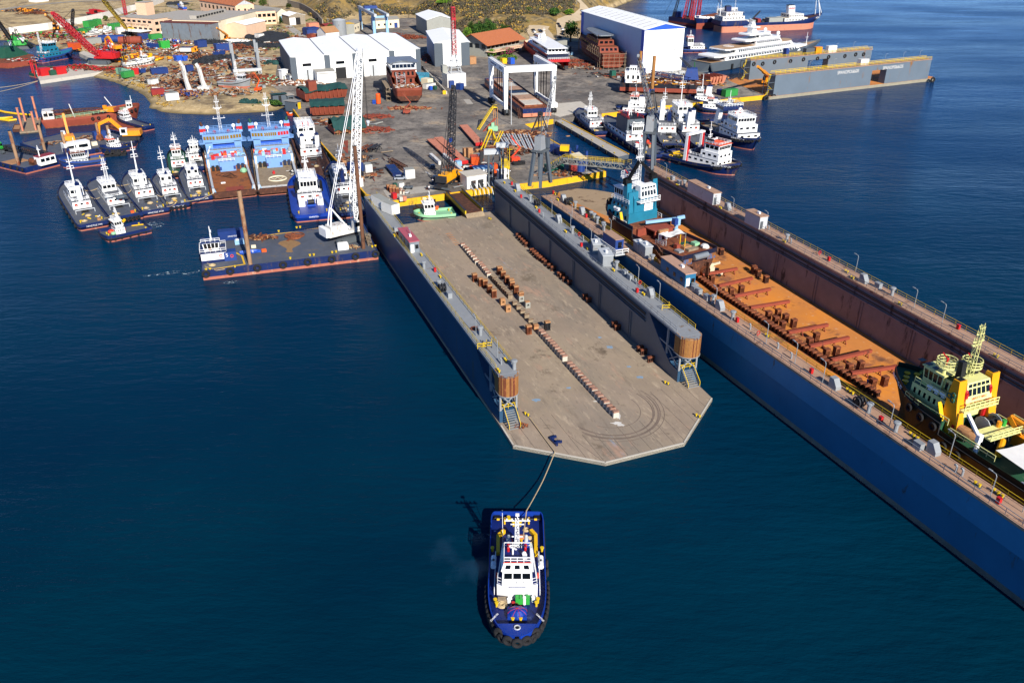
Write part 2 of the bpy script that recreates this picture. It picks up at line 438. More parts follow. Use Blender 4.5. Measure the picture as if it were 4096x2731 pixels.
yard=ppts('H',(1310,195),(1430,365),'N',(178,372),(445,455),(1090,367),(1665,283),'J',(270,1080),(930,965),(268,583),(5,428),(325,370),(600,333),(880,308),(1040,290),(1620,213),(1750,208),
   'E',(905,1140),(1325,1098),(945,945),(880,912),(372,775),z=2)
yard+=[(60,600),(20,585)]+ppts('D',(330,520),'C',(1850,470),(1250,410),(730,205),(400,220),'B',(1500,480),(1190,650),(1130,1000),(1290,1100),z=2)
tag(MB().prism(yard,-4,2.0).obj('yard_ground','asphalt'),None,None,kind='structure')
def quay_edge(a,z0=.1,w=.5,h=.18,name='quay_kerb'):
 mb=MB()
 for p,q in zip(a,a[1:]):
  p,q=V((p[0],p[1],0)),V((q[0],q[1],0))
  n=(q-p).normalized();n=V((n[1],-n[0],0))
  for (o0,o1,zz0,zz1) in ((0.0,.05,z0,2.0),(-w,.05,2.0,2.0+h)):
   mb.hexa([p+n*o0+V((0,0,zz0)),q+n*o0+V((0,0,zz0)),q+n*o1+V((0,0,zz0)),p+n*o1+V((0,0,zz0)),
                     p+n*o0+V((0,0,zz1)),q+n*o0+V((0,0,zz1)),q+n*o1+V((0,0,zz1)),p+n*o1+V((0,0,zz1))])
 return tag(mb.obj(name,'yellow_kerb'),None,None,kind='structure')
for ids in ((0,1,2,3,4,5),(5,6,7,8),(9,10),(12,13,14,15,16,17)):
 quay_edge([yard[i] for i in ids])
def patch(name,mat,pts,z=2.0,t=.02):
 return tag(MB().prism(pts,z-.3,z+t).obj(name,mat),None,None,kind='structure')
patch('concrete_apron','conc_light',ppts('D',(330,1195),(640,1165),(760,1250),(400,1345),(300,1310),z=2),t=.024)
patch('quay_apron','concrete',ppts('I',(430,1260),(1080,1175),(1070,1110),(380,1180),z=2),t=.024)
patch('concrete_slab','concrete',ppts('I',(1300,138),(1340,190),(1415,190),(1372,138),z=2),t=.02)
patch('pier_surface','concrete',ppts('J',(620,985),(850,950),(915,962),(640,1010),z=2),t=.06)
patch('ramp_road','concrete',ppts('B',(1260,300),(1330,290),(1560,460),(1470,490),z=2),t=.03)
tag(MB().prism(ppts('A',(455,930),(1010,850),(1400,790),(1380,700),(1080,715),(400,815),z=1.7),-3,1.7).obj('stone_pier','conc_light'),None,None,kind='structure')
tag(MB().prism(ppts('A',(905,610),(1100,700),(1170,660),(960,585),z=2.2),-3,2.2).obj('old_jetty','conc_light'),None,None,kind='structure')
def strip(name,pts,w,mat,dz=.12,kind='structure'):
 out=[]
 for a,b in zip(pts,pts[1:]):
  n=max(1,int((V(b[:2])-V(a[:2])).length/4))
  out+=[V(a[:2]).lerp(V(b[:2]),i/n) for i in range(n)]
 out.append(V(pts[-1][:2]))
 rows=[]
 for i,p in enumerate(out):
  d=(out[min(i+1,len(out)-1)]-out[max(i-1,0)]).normalized()
  n=V((-d[1],d[0]))
  rows.append([(q[0],q[1],max(tz(q[0],q[1]),1.9)+dz) for q in (p+n*w*k/2 for k in (-1,-.5,0,.5,1))])
 return tag(MB().loft(rows).obj(name,mat),None,None,kind=kind)
mt('road','#8d877c',.9,.12,.1,dust=.1);mt('dirt_road','#b5a284',.95,.15,.1)
strip('hill_road',[PT('D',x,y) for x,y in ((330,520),(430,480),(440,400),(425,320),(440,260),(520,225),(620,205),(690,150),(690,90),(620,20),(570,-30))],9,'dirt_road',.35)
strip('parking_track',[PT('D',x,y) for x,y in ((250,500),(215,450),(170,400),(140,350),(165,300))],15,'dirt_road',.35)
strip('shore_road',[PT('A',x,y) for x,y in ((-100,130),(400,60),(900,20),(1500,0))],9,'road')
strip('wall_road',[PT('A',x,y) for x,y in ((0,350),(500,295),(900,230),(1250,170),(1500,120))],12,'road',.15)
strip('village_road',[PT('A',x,y) for x,y in ((2352,170),(2150,120),(1950,75),(2000,40),(2200,20))],7,'road',.15)
def wall_along(name,pts,h,t,mat,label,cat='wall'):
 mb=MB()
 for a,b in zip(pts,pts[1:]):
  za,zb=max(1.8,tz(a[0],a[1])),max(1.8,tz(b[0],b[1]))
  d=V((b[0]-a[0],b[1]-a[1],0)).normalized();n=V((-d[1],d[0],0))*t/2
  A,B_=V((a[0],a[1],0))-d*.02,V((b[0],b[1],0))
  mb.hexa([A-n+V((0,0,za-1)),B_-n+V((0,0,zb-1)),B_+n+V((0,0,zb-1)),A+n+V((0,0,za-1)),
                 A-n+V((0,0,za+h)),B_-n+V((0,0,zb+h)),B_+n+V((0,0,zb+h)),A+n+V((0,0,za+h))])
  mb.hexa([A-n*1.25+V((0,0,za+h)),B_-n*1.25+V((0,0,zb+h)),B_+n*1.25+V((0,0,zb+h)),A+n*1.25+V((0,0,za+h)),
                 A-n*1.25+V((0,0,za+h+.15)),B_-n*1.25+V((0,0,zb+h+.15)),B_+n*1.25+V((0,0,zb+h+.15)),A+n*1.25+V((0,0,za+h+.15))])
 return tag(mb.obj(name,mat),label,cat)
def subd(pts,n=4):
 out=[]
 for a,b in zip(pts,pts[1:]):out+=[a.lerp(b,i/n) for i in range(n)]
 return out+[pts[-1]]
wall_along('boundary_wall',subd([PT('A',x,y) for x,y in ((120,400),(560,345),(1000,262),(1180,222),(1300,190),(1500,135),(1700,95),(1880,25))]),4.5,.5,'whitewash','long whitewashed boundary wall climbing behind the green sheds and scrap')
wall_along('stone_wall',subd([PT('B',x,y) for x,y in ((1080,70),(1300,75),(1440,110),(1560,175),(1640,240),(1700,310))]),5,.8,'stone_wall','tall curving stone wall at the foot of the scrub hill')
wall_along('upper_wall',subd([PT('B',x,y) for x,y in ((420,5),(600,30),(780,55))]),3,.4,'whitewash','short whitewashed wall behind the red tiled long house')
wall_along('terrace_wall',[V((p[0],p[1],2)) for p in (P('D',0,530),P('D',140,515))],3.5,.5,'peach','ochre terrace wall right of the tiled office building')
# ---------------------------------------------------------------- vegetation
def scatter_hill():
 mb=MB();rnd=random.Random(5);n=0
 while n<9500:
  x,y=rnd.uniform(-330,70),rnd.uniform(535,760)
  s=y-yfoot(x)
  if s<3 or s>200:continue
  if sdist(x,y,shore)<12:continue
  dens=noise.noise((x*.018,y*.018,1))+.5*noise.noise((x*.06,y*.06,2))
  n+=1
  if dens<-.2+rnd.uniform(-.15,.25):continue
  if V((x-ROADP(y)[0],0)).length<10:continue
  r=rnd.uniform(1.0,2.6)
  z=tz(x,y)
  k=0 if rnd.random()<.72 else rnd.choice((1,2))
  mb.leaf((x,y,z+r*.35),r*rnd.uniform(1,1.5),r*rnd.uniform(1,1.5),r*.75,16,.7,rnd,k,.25)
 tag(mb.obj('hillside_scrub',['leaf_scrub','leaf_olive','leaf_dry']),'low grey brown scrub bushes scattered over the hillside','scrub',kind='stuff')
_rp=[PT('D',x,y) for x,y in ((430,480),(440,400),(425,320),(440,260),(520,225),(620,205),(690,150),(690,90),(620,20))]
def ROADP(y):
 b=min(_rp,key=lambda p:abs(p[1]-y))
 return (b[0],b[1])
scatter_hill()
def grass_tufts():
 mb=MB();rnd=random.Random(6)
 def clump(cs,n,spread,k):
  for c in cs:
   for _ in range(n):
    x,y=c[0]+rnd.gauss(0,spread),c[1]+rnd.gauss(0,spread)
    z=tz(x,y)
    if z<.9:continue
    r=rnd.uniform(.4,1.1)
    mb.leaf((x,y,max(z,1.5)+r*.3),r,r,r*.6,9,.4,rnd,k,.2)
 clump([PT('A',x,y) for x,y in ((1250,900),(1350,945),(1450,970),(1560,1000),(1620,1010),(1700,1080),(1740,1130),(1880,1215))],22,3.5,0)
 clump([PT('A',x,y) for x,y in ((1750,130),(1900,190),(1650,160),(2050,160),(1600,200),(1250,240),(2200,60))],30,12,1)
 clump([PT('B',x,y) for x,y in ((1150,1200),(1250,1210),(1000,370),(1160,330),(1180,400),(920,400),(1100,560),(1300,400),(1560,240),(1620,280))],22,5,2)
 tag(mb.obj('dry_grass',['leaf_dry','leaf_olive','leaf_mid']),'dry yellow grass and weeds along the shore and yard edges','grass',kind='stuff')
grass_tufts()
def tree(k,x,y,h,w,mat,label,name='tree',seed=1,onland=True,tall=1.0,group=None):
 p=PT(k,x,y) if onland else P(k,x,y,2)
 rnd=random.Random(seed)
 t=T(name,label,'tree',p,rnd.uniform(0,6),group)
 m=MB();th=h*.35
 m.cyl((0,0,-.6),(0,0,th),w*.05+.06,w*.035+.05,7)
 for i in range(5):
  a=i*1.3+rnd.random()
  m.cyl((0,0,th*.8),(math.cos(a)*w*.25,math.sin(a)*w*.25,h*rnd.uniform(.5,.75)),w*.03+.03,.03,5)
 m.obj('trunk','bark',t)
 c=MB()
 nb=11
 for i in range(nb):
  a=i*2.4;q=i/nb
  rr=w*.33*(1-q*.7)*rnd.uniform(.5,1.1)
  c.leaf((math.cos(a)*rr,math.sin(a)*rr,h*(.38+.5*q)),w*rnd.uniform(.2,.3),w*rnd.uniform(.2,.3),h*rnd.uniform(.13,.2)*tall,95,.16+w*.035,rnd,0,.35,2)
 c.obj('crown',mat,t)
 return t
DK,MD,BR=['leaf_dark','leaf_mid'],['leaf_mid','leaf_olive'],['leaf_mid','leaf_bright']
for i,(x,y,h) in enumerate(((1390,475,13),(1440,470,11),(1490,465,12),(1540,462,11),(1590,455,14),(1630,450,11))):
 tree('C',x,y,h,7.5,DK,'dark evergreen in the row behind the orange tiled office','evergreen_tree',10+i,group='row of evergreens behind the office')
tree('C',1350,510,11,8,BR,'bright green tree left of the orange tiled office','bright_tree',31)
tree('C',1400,590,6,6,BR,'low leafy tree at the left corner of the tiled office','leafy_tree',32)
tree('C',1775,445,9.5,9,DK,'lone dark tree right behind the tiled office roof','round_tree',33)
tree('D',522,495,14,13.5,DK,'big round dark tree beside the blue edged hall','round_tree',34)
tree('B',895,75,12,11,DK,'dark tree by the gable of the red roofed long house','dark_tree',35)
tree('B',1015,95,8,9,MD,'bushy tree behind the low peach workshop','bushy_tree',36)
tree('B',1310,110,5,6,MD,'small tree beside the stone wall','small_tree',37)
tree('B',190,185,5,8,DK,'green bush below the red tiled long house','bush',38)
tree('A',1610,55,6,7,DK,'dark bush at the end of the whitewashed wall','bush',39)
tree('A',1215,245,4,5,MD,'small bush in front of the long whitewashed wall','bush',40)
tree('B',1785,375,6,6,MD,'small tree in front of the grey silo','small_tree',41)
tree('B',1220,315,8,3.5,DK,'slim dark cypress by the small grey workshop','cypress_tree',42)
tree('B',1150,1225,3,6,DK,'green bush on the beach below the slate sheds','bush',43)
tree('D',340,195,6,10,DK,'dark olive bush on the hillside above the car track','bush',44)
tree('D',505,190,5,9,BR,'bright green bush beside the hill road','bush',45)
tree('C',1100,55,4.5,16,BR,'wide bright green thicket alone on the dry hill','thicket',46)
tree('C',2330,190,5,8,DK,'dark green bush low on the right hill slope','bush',47)
tree('C',270,135,3,6,BR,'small green bush on the dry slope left','bush',48)
tree('C',2050,140,3,5,MD,'small green shrub halfway up the hill','shrub',49)
def lamp(k,x,y,h,label,name='lamp_post',mat='grey_light',heads=1,z=None,wood=False):
 p=PT(k,x,y) if z is None else P(k,x,y,z)
 t=T(name,label,'lamp post',p)
 MB().cyl((0,0,-.3),(0,0,h),.2,.12,8).obj('pole',mat,t)
 if wood:MB().beam((-1.2,0,h-.6),(1.2,0,h-.6),.16).obj('crossarm',mat,t)
 else:
  m=MB();m.beam((-1.3,0,h),(1.3,0,h),.15)
  for q in (-1.2,-.4,.4,1.2):m.box(q-.3,q+.3,-.5,.3,h-.1,h+.25)
  m.obj('lamp_head','grey_dark',t)
 return t
lamp('C',1850,1432,17.7,'tall grey lamp post standing in front of the white travel lift',z=2)
for i,(k,x,y,h,l) in enumerate((('B',1785,280,14,'grey utility pole right of the curving stone wall'),('B',1485,95,11,'utility pole at the foot of the hill top left of the stone wall bend'),('C',675,210,14,'utility pole beside the grey roofed hangar'),
  ('B',1765,345,8,'short pole beside the red roofed shed and silo'),('D',600,470,8,'slim lamp post near the big round tree'),('D',592,60,7,'pole beside the hill road near the shore'),('B',938,20,7,'pole beside the dark tree at the top edge'))):
 lamp(k,x,y,h,l,'utility_pole','bark' if i<3 else 'grey',wood=True)
# ---------------------------------------------------------------- floating dry docks
def xf(mb,M):
 mb.v=[tuple(M @ V(p)) for p in mb.v]
 return mb
def FR(A,B,O=(0,0,0),flip=1):        # frame: x from A to B, y to the right of travel when flip=-1
 a=hd(A,B)
 M=Matrix.Translation(V((A[0]-O[0],A[1]-O[1],0))) @ Matrix.Rotation(a,4,'Z')
 if flip<0:M=M @ Matrix.Diagonal((1,-1,1,1))
 return M
KIT={}
def kit(kind):
 if kind in KIT:return KIT[kind]
 m=MB();mats=['grey']
 if kind=='bollard':
  mats=['rail_yellow','grey_dark']
  m.box(-.8,.8,-.35,.35,0,.1,1)
  for q in (-.45,.45):m.cyl((q,0,.1),(q,0,.55),.18,n=8,mi=0);m.cyl((q,0,.55),(q,0,.68),.28,n=8,mi=0)
 elif kind=='vent':
  m.cyl((0,0,0),(0,0,1.5),.34,n=10);m.cyl((0,0,1.5),(0,0,1.8),.56,.6,12);m.cyl((0,0,1.8),(0,0,1.92),.6,.4,12)
 elif kind=='hatch':
  m.add([(-1.1,-.7,0),(1.1,-.7,0),(1.1,.7,0),(-1.1,.7,0),(-.1,-.7,2.3),(1.1,-.7,2.3),(1.1,.7,2.3),(-.1,.7,2.3),(-1.1,-.7,.8),(-1.1,.7,.8)],
              [(0,1,5,4,8),(3,9,7,6,2),(1,2,6,5),(0,8,9,3),(8,4,7,9),(4,5,6,7)]);mats=['grey','black']
  m.box(1.1,1.13,-.45,.45,.1,1.9,1)
 elif kind=='lamp':
  mats=['grey'];m.tube([(0,0,0),(0,0,3.7),(.2,0,4.0),(1.1,0,4.1)],.065,5);m.box(.8,1.4,-.11,.11,4.04,4.16)
 elif kind=='red_box':
  mats=['red','black'];m.box(-.3,.3,-.25,.25,.1,.95);m.box(-.32,.32,-.27,.27,.95,1.02);m.box(-.24,-.16,-.2,.2,0,.1,1);m.box(.16,.24,-.2,.2,0,.1,1)
 elif kind=='reel':
  mats=['dark_steel','black']
  for q in (-.6,0,.6):m.torus((0,q,1),(0,1,0),.8,.14,14,5)
  m.cyl((0,-.7,1),(0,.7,1),.5,n=10,mi=1);m.box(-.5,.5,-.75,.75,0,.2)
 elif kind=='locker':
  m.box(-.7,.7,-.45,.45,0,1.1);m.box(-.74,.74,-.49,.49,1.1,1.18);mats=['grey']
 elif kind=='ring':
  mats=['red'];m.torus((0,0,.8),(1,0,0),.36,.09,12,5);m.beam((0,0,0),(0,0,.5),.06)
 elif kind=='tyre':
  mats=['tyre'];m.torus((0,0,0),(0,1,0),.62,.28,16,7)
 elif kind=='pipe_vent':
  m.tube([(0,0,0),(0,0,.9),(.2,0,1.1),(.45,0,1.0)],.16,7)
 me=bpy.data.meshes.new(kind);me.from_pydata(m.v,[],m.f)
 for q in mats:me.materials.append(MT[q])
 me.polygons.foreach_set('material_index',m.m);me.update()
 KIT[kind]=me
 return me
KN={'bollard': 'bollard','vent': 'mushroom_vent','hatch': 'companionway','lamp': 'deck_lamp','red_box': 'fire_box','reel': 'hose_reel','locker': 'locker','ring': 'life_ring','tyre': 'tyre','pipe_vent': 'pipe_vent'}
def put(par,kind,loc,rz=0,s=1.0):
 o=link(kit(kind),KN[kind],par,loc,rz);s*=.82 if kind in ('hatch','bollard') else 1
 if s!=1:o.scale=(s,s,s)
 return o
def deck_mat():
 mt('dock_deck','#928270',.9,.2,.08,.3,'#80705d',.12,.25,dust=.12)
 nt=MT['dock_deck'].node_tree;N,K=nt.nodes,nt.links.new;b=N['Principled BSDF']
 src=b.inputs['Base Color'].links[0].from_socket
 tc=N.new('ShaderNodeTexCoord')
 for sc1,lo,hi,col in ((.07,.5,.62,'#7d7468'),(.16,.66,.7,'#8495a8'),(.5,.56,.7,'#6b5e51'),(.3,.58,.68,'#b08a72'),(.9,.55,.7,'#b9a78e'),(2.2,.58,.7,'#5f5348')):
  n=N.new('ShaderNodeTexNoise');n.inputs['Scale'].default_value=sc1;n.inputs['Detail'].default_value=8;n.inputs['Roughness'].default_value=.68
  mp=N.new('ShaderNodeMapping');mp.vector_type='TEXTURE';mp.inputs['Rotation'].default_value=(0,0,math.radians(111.3));mp.inputs['Scale'].default_value=(3.5,1,1);K(tc.outputs['Object'],mp.inputs[0]);K(mp.outputs[0],n.inputs['Vector'])
  r=N.new('ShaderNodeMapRange');r.inputs[1].default_value=lo;r.inputs[2].default_value=hi;r.inputs[4].default_value=.6;K(n.outputs['Fac'],r.inputs[0])
  x=N.new('ShaderNodeMix');x.data_type='RGBA';K(r.outputs[0],x.inputs[0]);K(src,x.inputs[6]);x.inputs[7].default_value=lin(col);src=x.outputs[2]
 K(src,b.inputs['Base Color'])
deck_mat()
mt('rust_deck','#c07a3a',.85,.2,.05,.4,'#8a5a3e',.1,.4)
nt=MT['rust_deck'].node_tree;_b=nt.nodes['Principled BSDF'];_src=_b.inputs['Base Color'].links[0].from_socket
for _s,_lo,_hi,_c in ((.05,.5,.62,'#d88524'),(.3,.58,.72,'#a0664a'),(.9,.62,.75,'#c9a37c'),(.13,.66,.72,'#77463a')):
 _n=nt.nodes.new('ShaderNodeTexNoise');_n.inputs['Scale'].default_value=_s;_n.inputs['Detail'].default_value=8;nt.links.new(nt.nodes['Texture Coordinate'].outputs['Object'],_n.inputs['Vector'])
 _r=nt.nodes.new('ShaderNodeMapRange');_r.inputs[1].default_value=_lo;_r.inputs[2].default_value=_hi;_r.inputs[4].default_value=.7;nt.links.new(_n.outputs['Fac'],_r.inputs[0])
 _x=nt.nodes.new('ShaderNodeMix');_x.data_type='RGBA';nt.links.new(_r.outputs[0],_x.inputs[0]);nt.links.new(_src,_x.inputs[6]);_x.inputs[7].default_value=lin(_c);_src=_x.outputs[2]
nt.links.new(_src,_b.inputs['Base Color'])
mt('mark_dark','#4a443e',.9,.2,.5);mt('mark_white','#c9c6bf',.8,.1,1);mt('mark_orange','#c07a3a',.8,.2,1);mt('mark_blue','#7d96ad',.8,.2,1)
def wing_wall(par,A,B,O,inside,th,z0,z1,side,side_in,top,cut=True,boot=None,name='wing_wall'):
 """A near outer corner, B far outer corner; inside = +1 when the basin lies left of A->B"""
 M=FR(A,B,O,inside)
 L=(V(B[:2])-V(A[:2])).length
 prof=[(0,z0),(0,3.0),(3.2,3.2),(8.5,6.6),(13,z1-.45),(L,z1-.45),(L,z0)] if cut else [(0,z0),(0,z1-.45),(L,z1-.45),(L,z0)]
 m=MB();n=len(prof)
 m.add([(x,0,z) for x,z in prof]+[(x,th,z) for x,z in prof],[(i,(i+1) % n,n+(i+1) % n,n+i) for i in range(n)],0)
 m.add([(x,0,z) for x,z in prof],[tuple(range(n))],0);m.add([(x,th,z) for x,z in prof],[tuple(range(n))[::-1]],1)
 w=xf(m,M).obj(name,[side,side_in],par)
 m=MB();x0=14 if cut else 0
 m.box(x0,L-.5,th,th+.35,z1-3.2,z1-2.9)
 for i in range(int((L-x0)/15)):
  q=x0+6+i*15
  m.box(q,q+.3,th,th+.22,z0+1.2,z1-3.2);m.box(q+.8,q+1.0,th,th+.15,z0+1.2,z1-3.2)
 xf(m,M).obj('stiffener',side_in,w)
 for k in (.75,1.1,1.9):
  m=MB();m.beam((x0,th+.2,z1-k-.5),(L-1,th+.2,z1-k-.5),.16)
  xf(m,M).obj('pipe','dark_steel',w)
 m=MB();m.box(0 if cut else 0,L,-.12,th+.12,z1-.43,z1)
 t=xf(m,M).obj('walkway',top,par)
 return M,L,t
def rails(par,M,L,th,z1,cols,x0=0.5,gap=()):
 for y,c in ((.15,cols[0]),(th-.15,cols[1])):
  segs,q=[],x0
  for g0,g1,_ in sorted(g for g in gap if abs(g[2]-y)<1):segs.append((q,g0));q=g1
  segs.append((q,L-.3))
  for a,b in segs:
   if b-a>1:xf(MB().rail([(a,y,z1),(b,y,z1)],1.05,2.6,.035),M).obj('railing',c,par)
def items(par,O,lst,z,ang,snap=None):
 for kind,k,pts in lst:
  for x,y in pts:
   p=P(k,x,y,z)
   put(par,kind,(p[0]-O[0],p[1]-O[1],z),ang)
# ---- grey dock
O1=V((10,170,0))
d1=T('floating_dry_dock','empty grey floating dry dock with wooden fender drums, on tow in the middle','dry dock',O1)
zt1=10.6
LA,LB=P('Q',345,470,zt1),P('N',183,412,zt1)
LB=LB+(LB-LA).normalized()*2
RA=P('Q',2240,95,zt1);RB=P('O',10,150,zt1)
_n=V((.36,-.93,0))
th1=3.6;thr=4.3
RA=P('Q',2062,112,zt1);RI=P('N',1670,212,zt1)           # inner top edge of the right wall
_d=(RI-RA).normalized();_p=V((_d[1],-_d[0],0))
RAo,RBo=RA+_p*thr,RI+_p*thr+_d*1.0
LM,LL,lw=wing_wall(d1,LA,LB,O1,-1,th1,-1.2,zt1,'dock_side','dock_grey','dock_top')
RM,RL,rw=wing_wall(d1,RAo,RBo,O1,1,thr,-1.2,zt1,'dock_side','dock_grey','dock_top')
rails(d1,LM,LL,th1,zt1,('rail_yellow','rail_yellow'),2,[(58,78,th1-.15)])
rails(d1,RM,RL,thr,zt1,('rail_yellow','grey'),2)
dk=[P('Q',355,945,.6),P('Q',475,1135,.6),P('Q',1345,1297,.6),P('Q',2090,1112,.6),P('Q',2352,690,.6),P('Q',2215,560,.6),RBo+_d*1.2,LB]
dpoly=[(p[0]-O1[0],p[1]-O1[1]) for p in dk]
MB().prism(dpoly,-1.6,.6,1,0).obj('pontoon_deck',['dock_deck','boot'],d1)
m=MB()
for a,b in zip(dk[:5],dk[1:5]):
 a,b=V((a[0]-O1[0],a[1]-O1[1],0)),V((b[0]-O1[0],b[1]-O1[1],0));n=(b-a).normalized();n=V((-n[1],n[0],0))
 m.hexa([a+V((0,0,.1)),b+V((0,0,.1)),b+n*.3+V((0,0,.1)),a+n*.3+V((0,0,.1)),a+V((0,0,.68)),b+V((0,0,.68)),b+n*.3+V((0,0,.68)),a+n*.3+V((0,0,.68))])
m.obj('deck_edge','conc_light',d1)
m=MB();dd=V((-.363,.932,0))
def D1(p):return V((p[0]-O1[0],p[1]-O1[1],.604))
for x0,y0,x1,y1 in ((445,1010,525,1140),(545,975,690,1165),(660,925,865,1190),(730,868,1005,1220),(835,840,1165,1250),(1000,1035,1320,1280),(1125,1030,1330,1275),(1235,1005,1445,1255),
                       (1345,975,1560,1225),(1450,950,1665,1195),(1555,925,1780,1170),(1665,900,1885,1140),(1770,875,1995,1115),(1870,850,2090,1085),(1765,625,2145,995),(1865,600,2200,920),(1960,580,2245,850),(2060,560,2300,780)):
 m.beam(D1(P('Q',x0,y0,.6)),D1(P('Q',x1,y1,.6)),.055,.006)
m.obj('plate_seam','mark_dark',d1)
m=MB();rnd=random.Random(3)
cx,cy=None,None
c0=P('Q',1500,800,.6);c0=V((c0[0]-O1[0],c0[1]-O1[1]))
Rm=FR(P('Q',1440,870,.6),P('Q',735,80,.6),O1)
def arc(r,w,a0,a1,off=0,z=.606):
 rows=[]
 for i in range(25):
  a=a0+(a1-a0)*i/24
  q=[Rm @ V((3+off+math.cos(a)*rr*1.0,math.sin(a)*rr*.95,z)) for rr in (r-w,r+w)]
  rows.append([(v[0],v[1],z) for v in q])
 m.loft(rows)
for i,(r,w) in enumerate(((8.6,.13),(9.0,.09),(9.6,.16),(10.1,.1),(6.2,.06),(10.9,.07))):
 arc(r,w,PI*(.62+.03*i),PI*(1.62-.03*(i % 3)),off=.3*(i % 2),z=.606+i*.002)
m.obj('tyre_track',mt('tyre_mark','#75665a',.9,.3,.6),d1)
for k,mat,pts in (('Q','mark_white',[(1450,920,60,14),(1490,940,40,10),(1470,860,16,30),(1260,715,30,5)]),('Q','mark_blue',[(690,705,40,14),(1290,115,22,7),(1385,205,40,14),(1670,490,36,12),(1565,390,25,8),(1000,590,30,8)])):
 for x,y,rx,ry in pts:
  m=MB();ring=[]
  for i in range(14):
   q=rnd.uniform(.55,1.2);ring.append(P(k,x+rx*q*math.cos(i*PI/7),y-ry*q*math.sin(i*PI/7),.6))
  m.prism([(p[0]-O1[0],p[1]-O1[1]) for p in ring],.55,.612);m.obj('paint_patch',mat,d1)
m=MB()
for i in range(7):
 p=P('N',1130+i*17,815+i*21,.6)
 m.cbox((p[0]-O1[0],p[1]-O1[1],.5),1.6,.3,.108,0,.4)
m.obj('painted_dash','mark_orange',d1)
def tower(M,th,nm):
 s=MB()
 for x in (.25,5.2):
  for y in (.25,th-.25):s.beam((x,y,3),(x,y,zt1-.45),.34)
 for y in (.25,th-.25):
  s.beam((.25,y,3),(5.2,y,6.3),.2);s.beam((5.2,y,3),(.25,y,6.3),.2);s.beam((.25,y,6.4),(9,y,6.4),.24)
 s.beam((.25,.25,3),(.25,th-.25,6.3),.2);s.beam((.25,th-.25,3),(.25,.25,6.3),.2)
 s.beam((.25,.25,6.4),(.25,th-.25,6.4),.26)
 tw=xf(s,M).obj('stair_tower','grey',d1)
 s=MB()
 for i in range(12):s.box(1+i*.34,1.3+i*.34,1.2,2.2,3.1+i*.28,3.16+i*.28)
 for i in range(10):s.box(5.2+i*.4,5.6+i*.4,1.2,2.2,6.6+i*.34,6.66+i*.34)
 xf(s,M).obj('stair_flight','grey_dark',tw)
 s=MB();s.rail([(.3,.3,3.1),(.3,th-.3,3.1)],1.0,1.2,.05);s.tube([(1,.9,4.1),(5,.9,7.4),(9,.9,10.6)],.06)
 xf(s,M).obj('railing','rail_yellow',tw)
 s=MB();y0,y1=th*.22,th*.82
 for i in range(9):s.box(-.15-i*.34,.19-i*.34,y0,y1,2.85-i*.28,2.92-i*.28)
 for y in (y0,y1):s.beam((0,y,3.05),(-3.0,y,.62),.08,.3)
 ld=xf(s,M).obj('ladder','grey',d1)
 s=MB()
 for y in (y0,y1):s.tube([(.9,y,4.0),(0,y,4.0),(-2.9,y,1.6),(-2.9,y,.7)],.07,5)
 xf(s,M).obj('handrail','rail_yellow',ld)
 rr=th/2+.08;s=MB();N_=30
 pts=[(2.2,-.08)]+[(rr*.2-rr*math.cos(a)*.95,th/2-rr*math.sin(a)) for a in (PI/2-PI*i/N_ for i in range(N_+1))]+[(2.2,th+.08)]
 for (ax,ay),(bx_,by) in zip(pts,pts[1:]):
  L_=math.hypot(bx_-ax,by-ay);k=max(1,round(L_/.3));mi_=RN.randrange(3)
  for i in range(k):
   a=V((ax+(bx_-ax)*(i+.06)/k,ay+(by-ay)*(i+.06)/k,0));b=V((ax+(bx_-ax)*(i+.94)/k,ay+(by-ay)*(i+.94)/k,0))
   n=(b-a).normalized();n=V((n[1],-n[0],0))*.2
   zj=RN.uniform(-.05,.05)
   s.hexa([a+V((0,0,6.5)),b+V((0,0,6.5)),b-n*-1+V((0,0,6.5)),a-n*-1+V((0,0,6.5)),a+V((0,0,zt1+zj)),b+V((0,0,zt1+zj)),b+n+V((0,0,zt1+zj)),a+n+V((0,0,zt1+zj))],mi_)
 dr=xf(s,M).obj('timber_fender',['brass_wood','wood','rust'],d1)
 s=MB();s.prism(pts,zt1-.3,zt1-.02);xf(s,M).obj('drum_top','dock_top',dr)
 s=MB();s.prism([(x*1.0-.05,th/2+(y-th/2)*1.04) for x,y in pts],6.35,6.52);xf(s,M).obj('drum_ring','grey',dr)
tower(LM,th1,'l');tower(RM,thr,'r')
a1=math.radians(111.3)
items(d1,O1,[('bollard','O',((45,215),(155,300),(370,470),(670,715),(890,890),(1160,1110),(1465,1355))),('vent','O',((310,395),(740,725),(1190,1085))),
 ('hatch','O',((180,285),(600,610),(1540,1370))),('lamp','O',((530,548),(720,690),(930,860),(1410,1245),(1625,1415))),('red_box','O',((120,232),(215,365),(400,515),(830,862),(1400,1330))),
 ('ring','O',((810,762),(1430,1260))),('reel','O',((380,445),)),('locker','O',((1275,1150),(1330,1195))),('pipe_vent','O',((440,560),(850,800),(1390,1240)))],zt1,a1)
items(d1,O1,[('bollard','N',((820,1070),(1035,1320),(510,850))),('red_box','N',((975,1255),(545,840))),('vent','N',((850,1220),(1025,1440))),('reel','N',((1060,1480),)),('locker','N',((1140,1545),(525,790))),('lamp','N',((700,960),)),
 ('bollard','Q',((405,340),(340,440))),('vent','Q',((487,415),)),('pipe_vent','Q',((172,85),(365,370))),('lamp','Q',((330,330),(128,100))),('vent','Q',((170,95),))],zt1,a1)
items(d1,O1,[('bollard','Q',((605,850),(1920,555),(2215,865))),('bollard','N',((1605,655),))],.6,a1+.4)
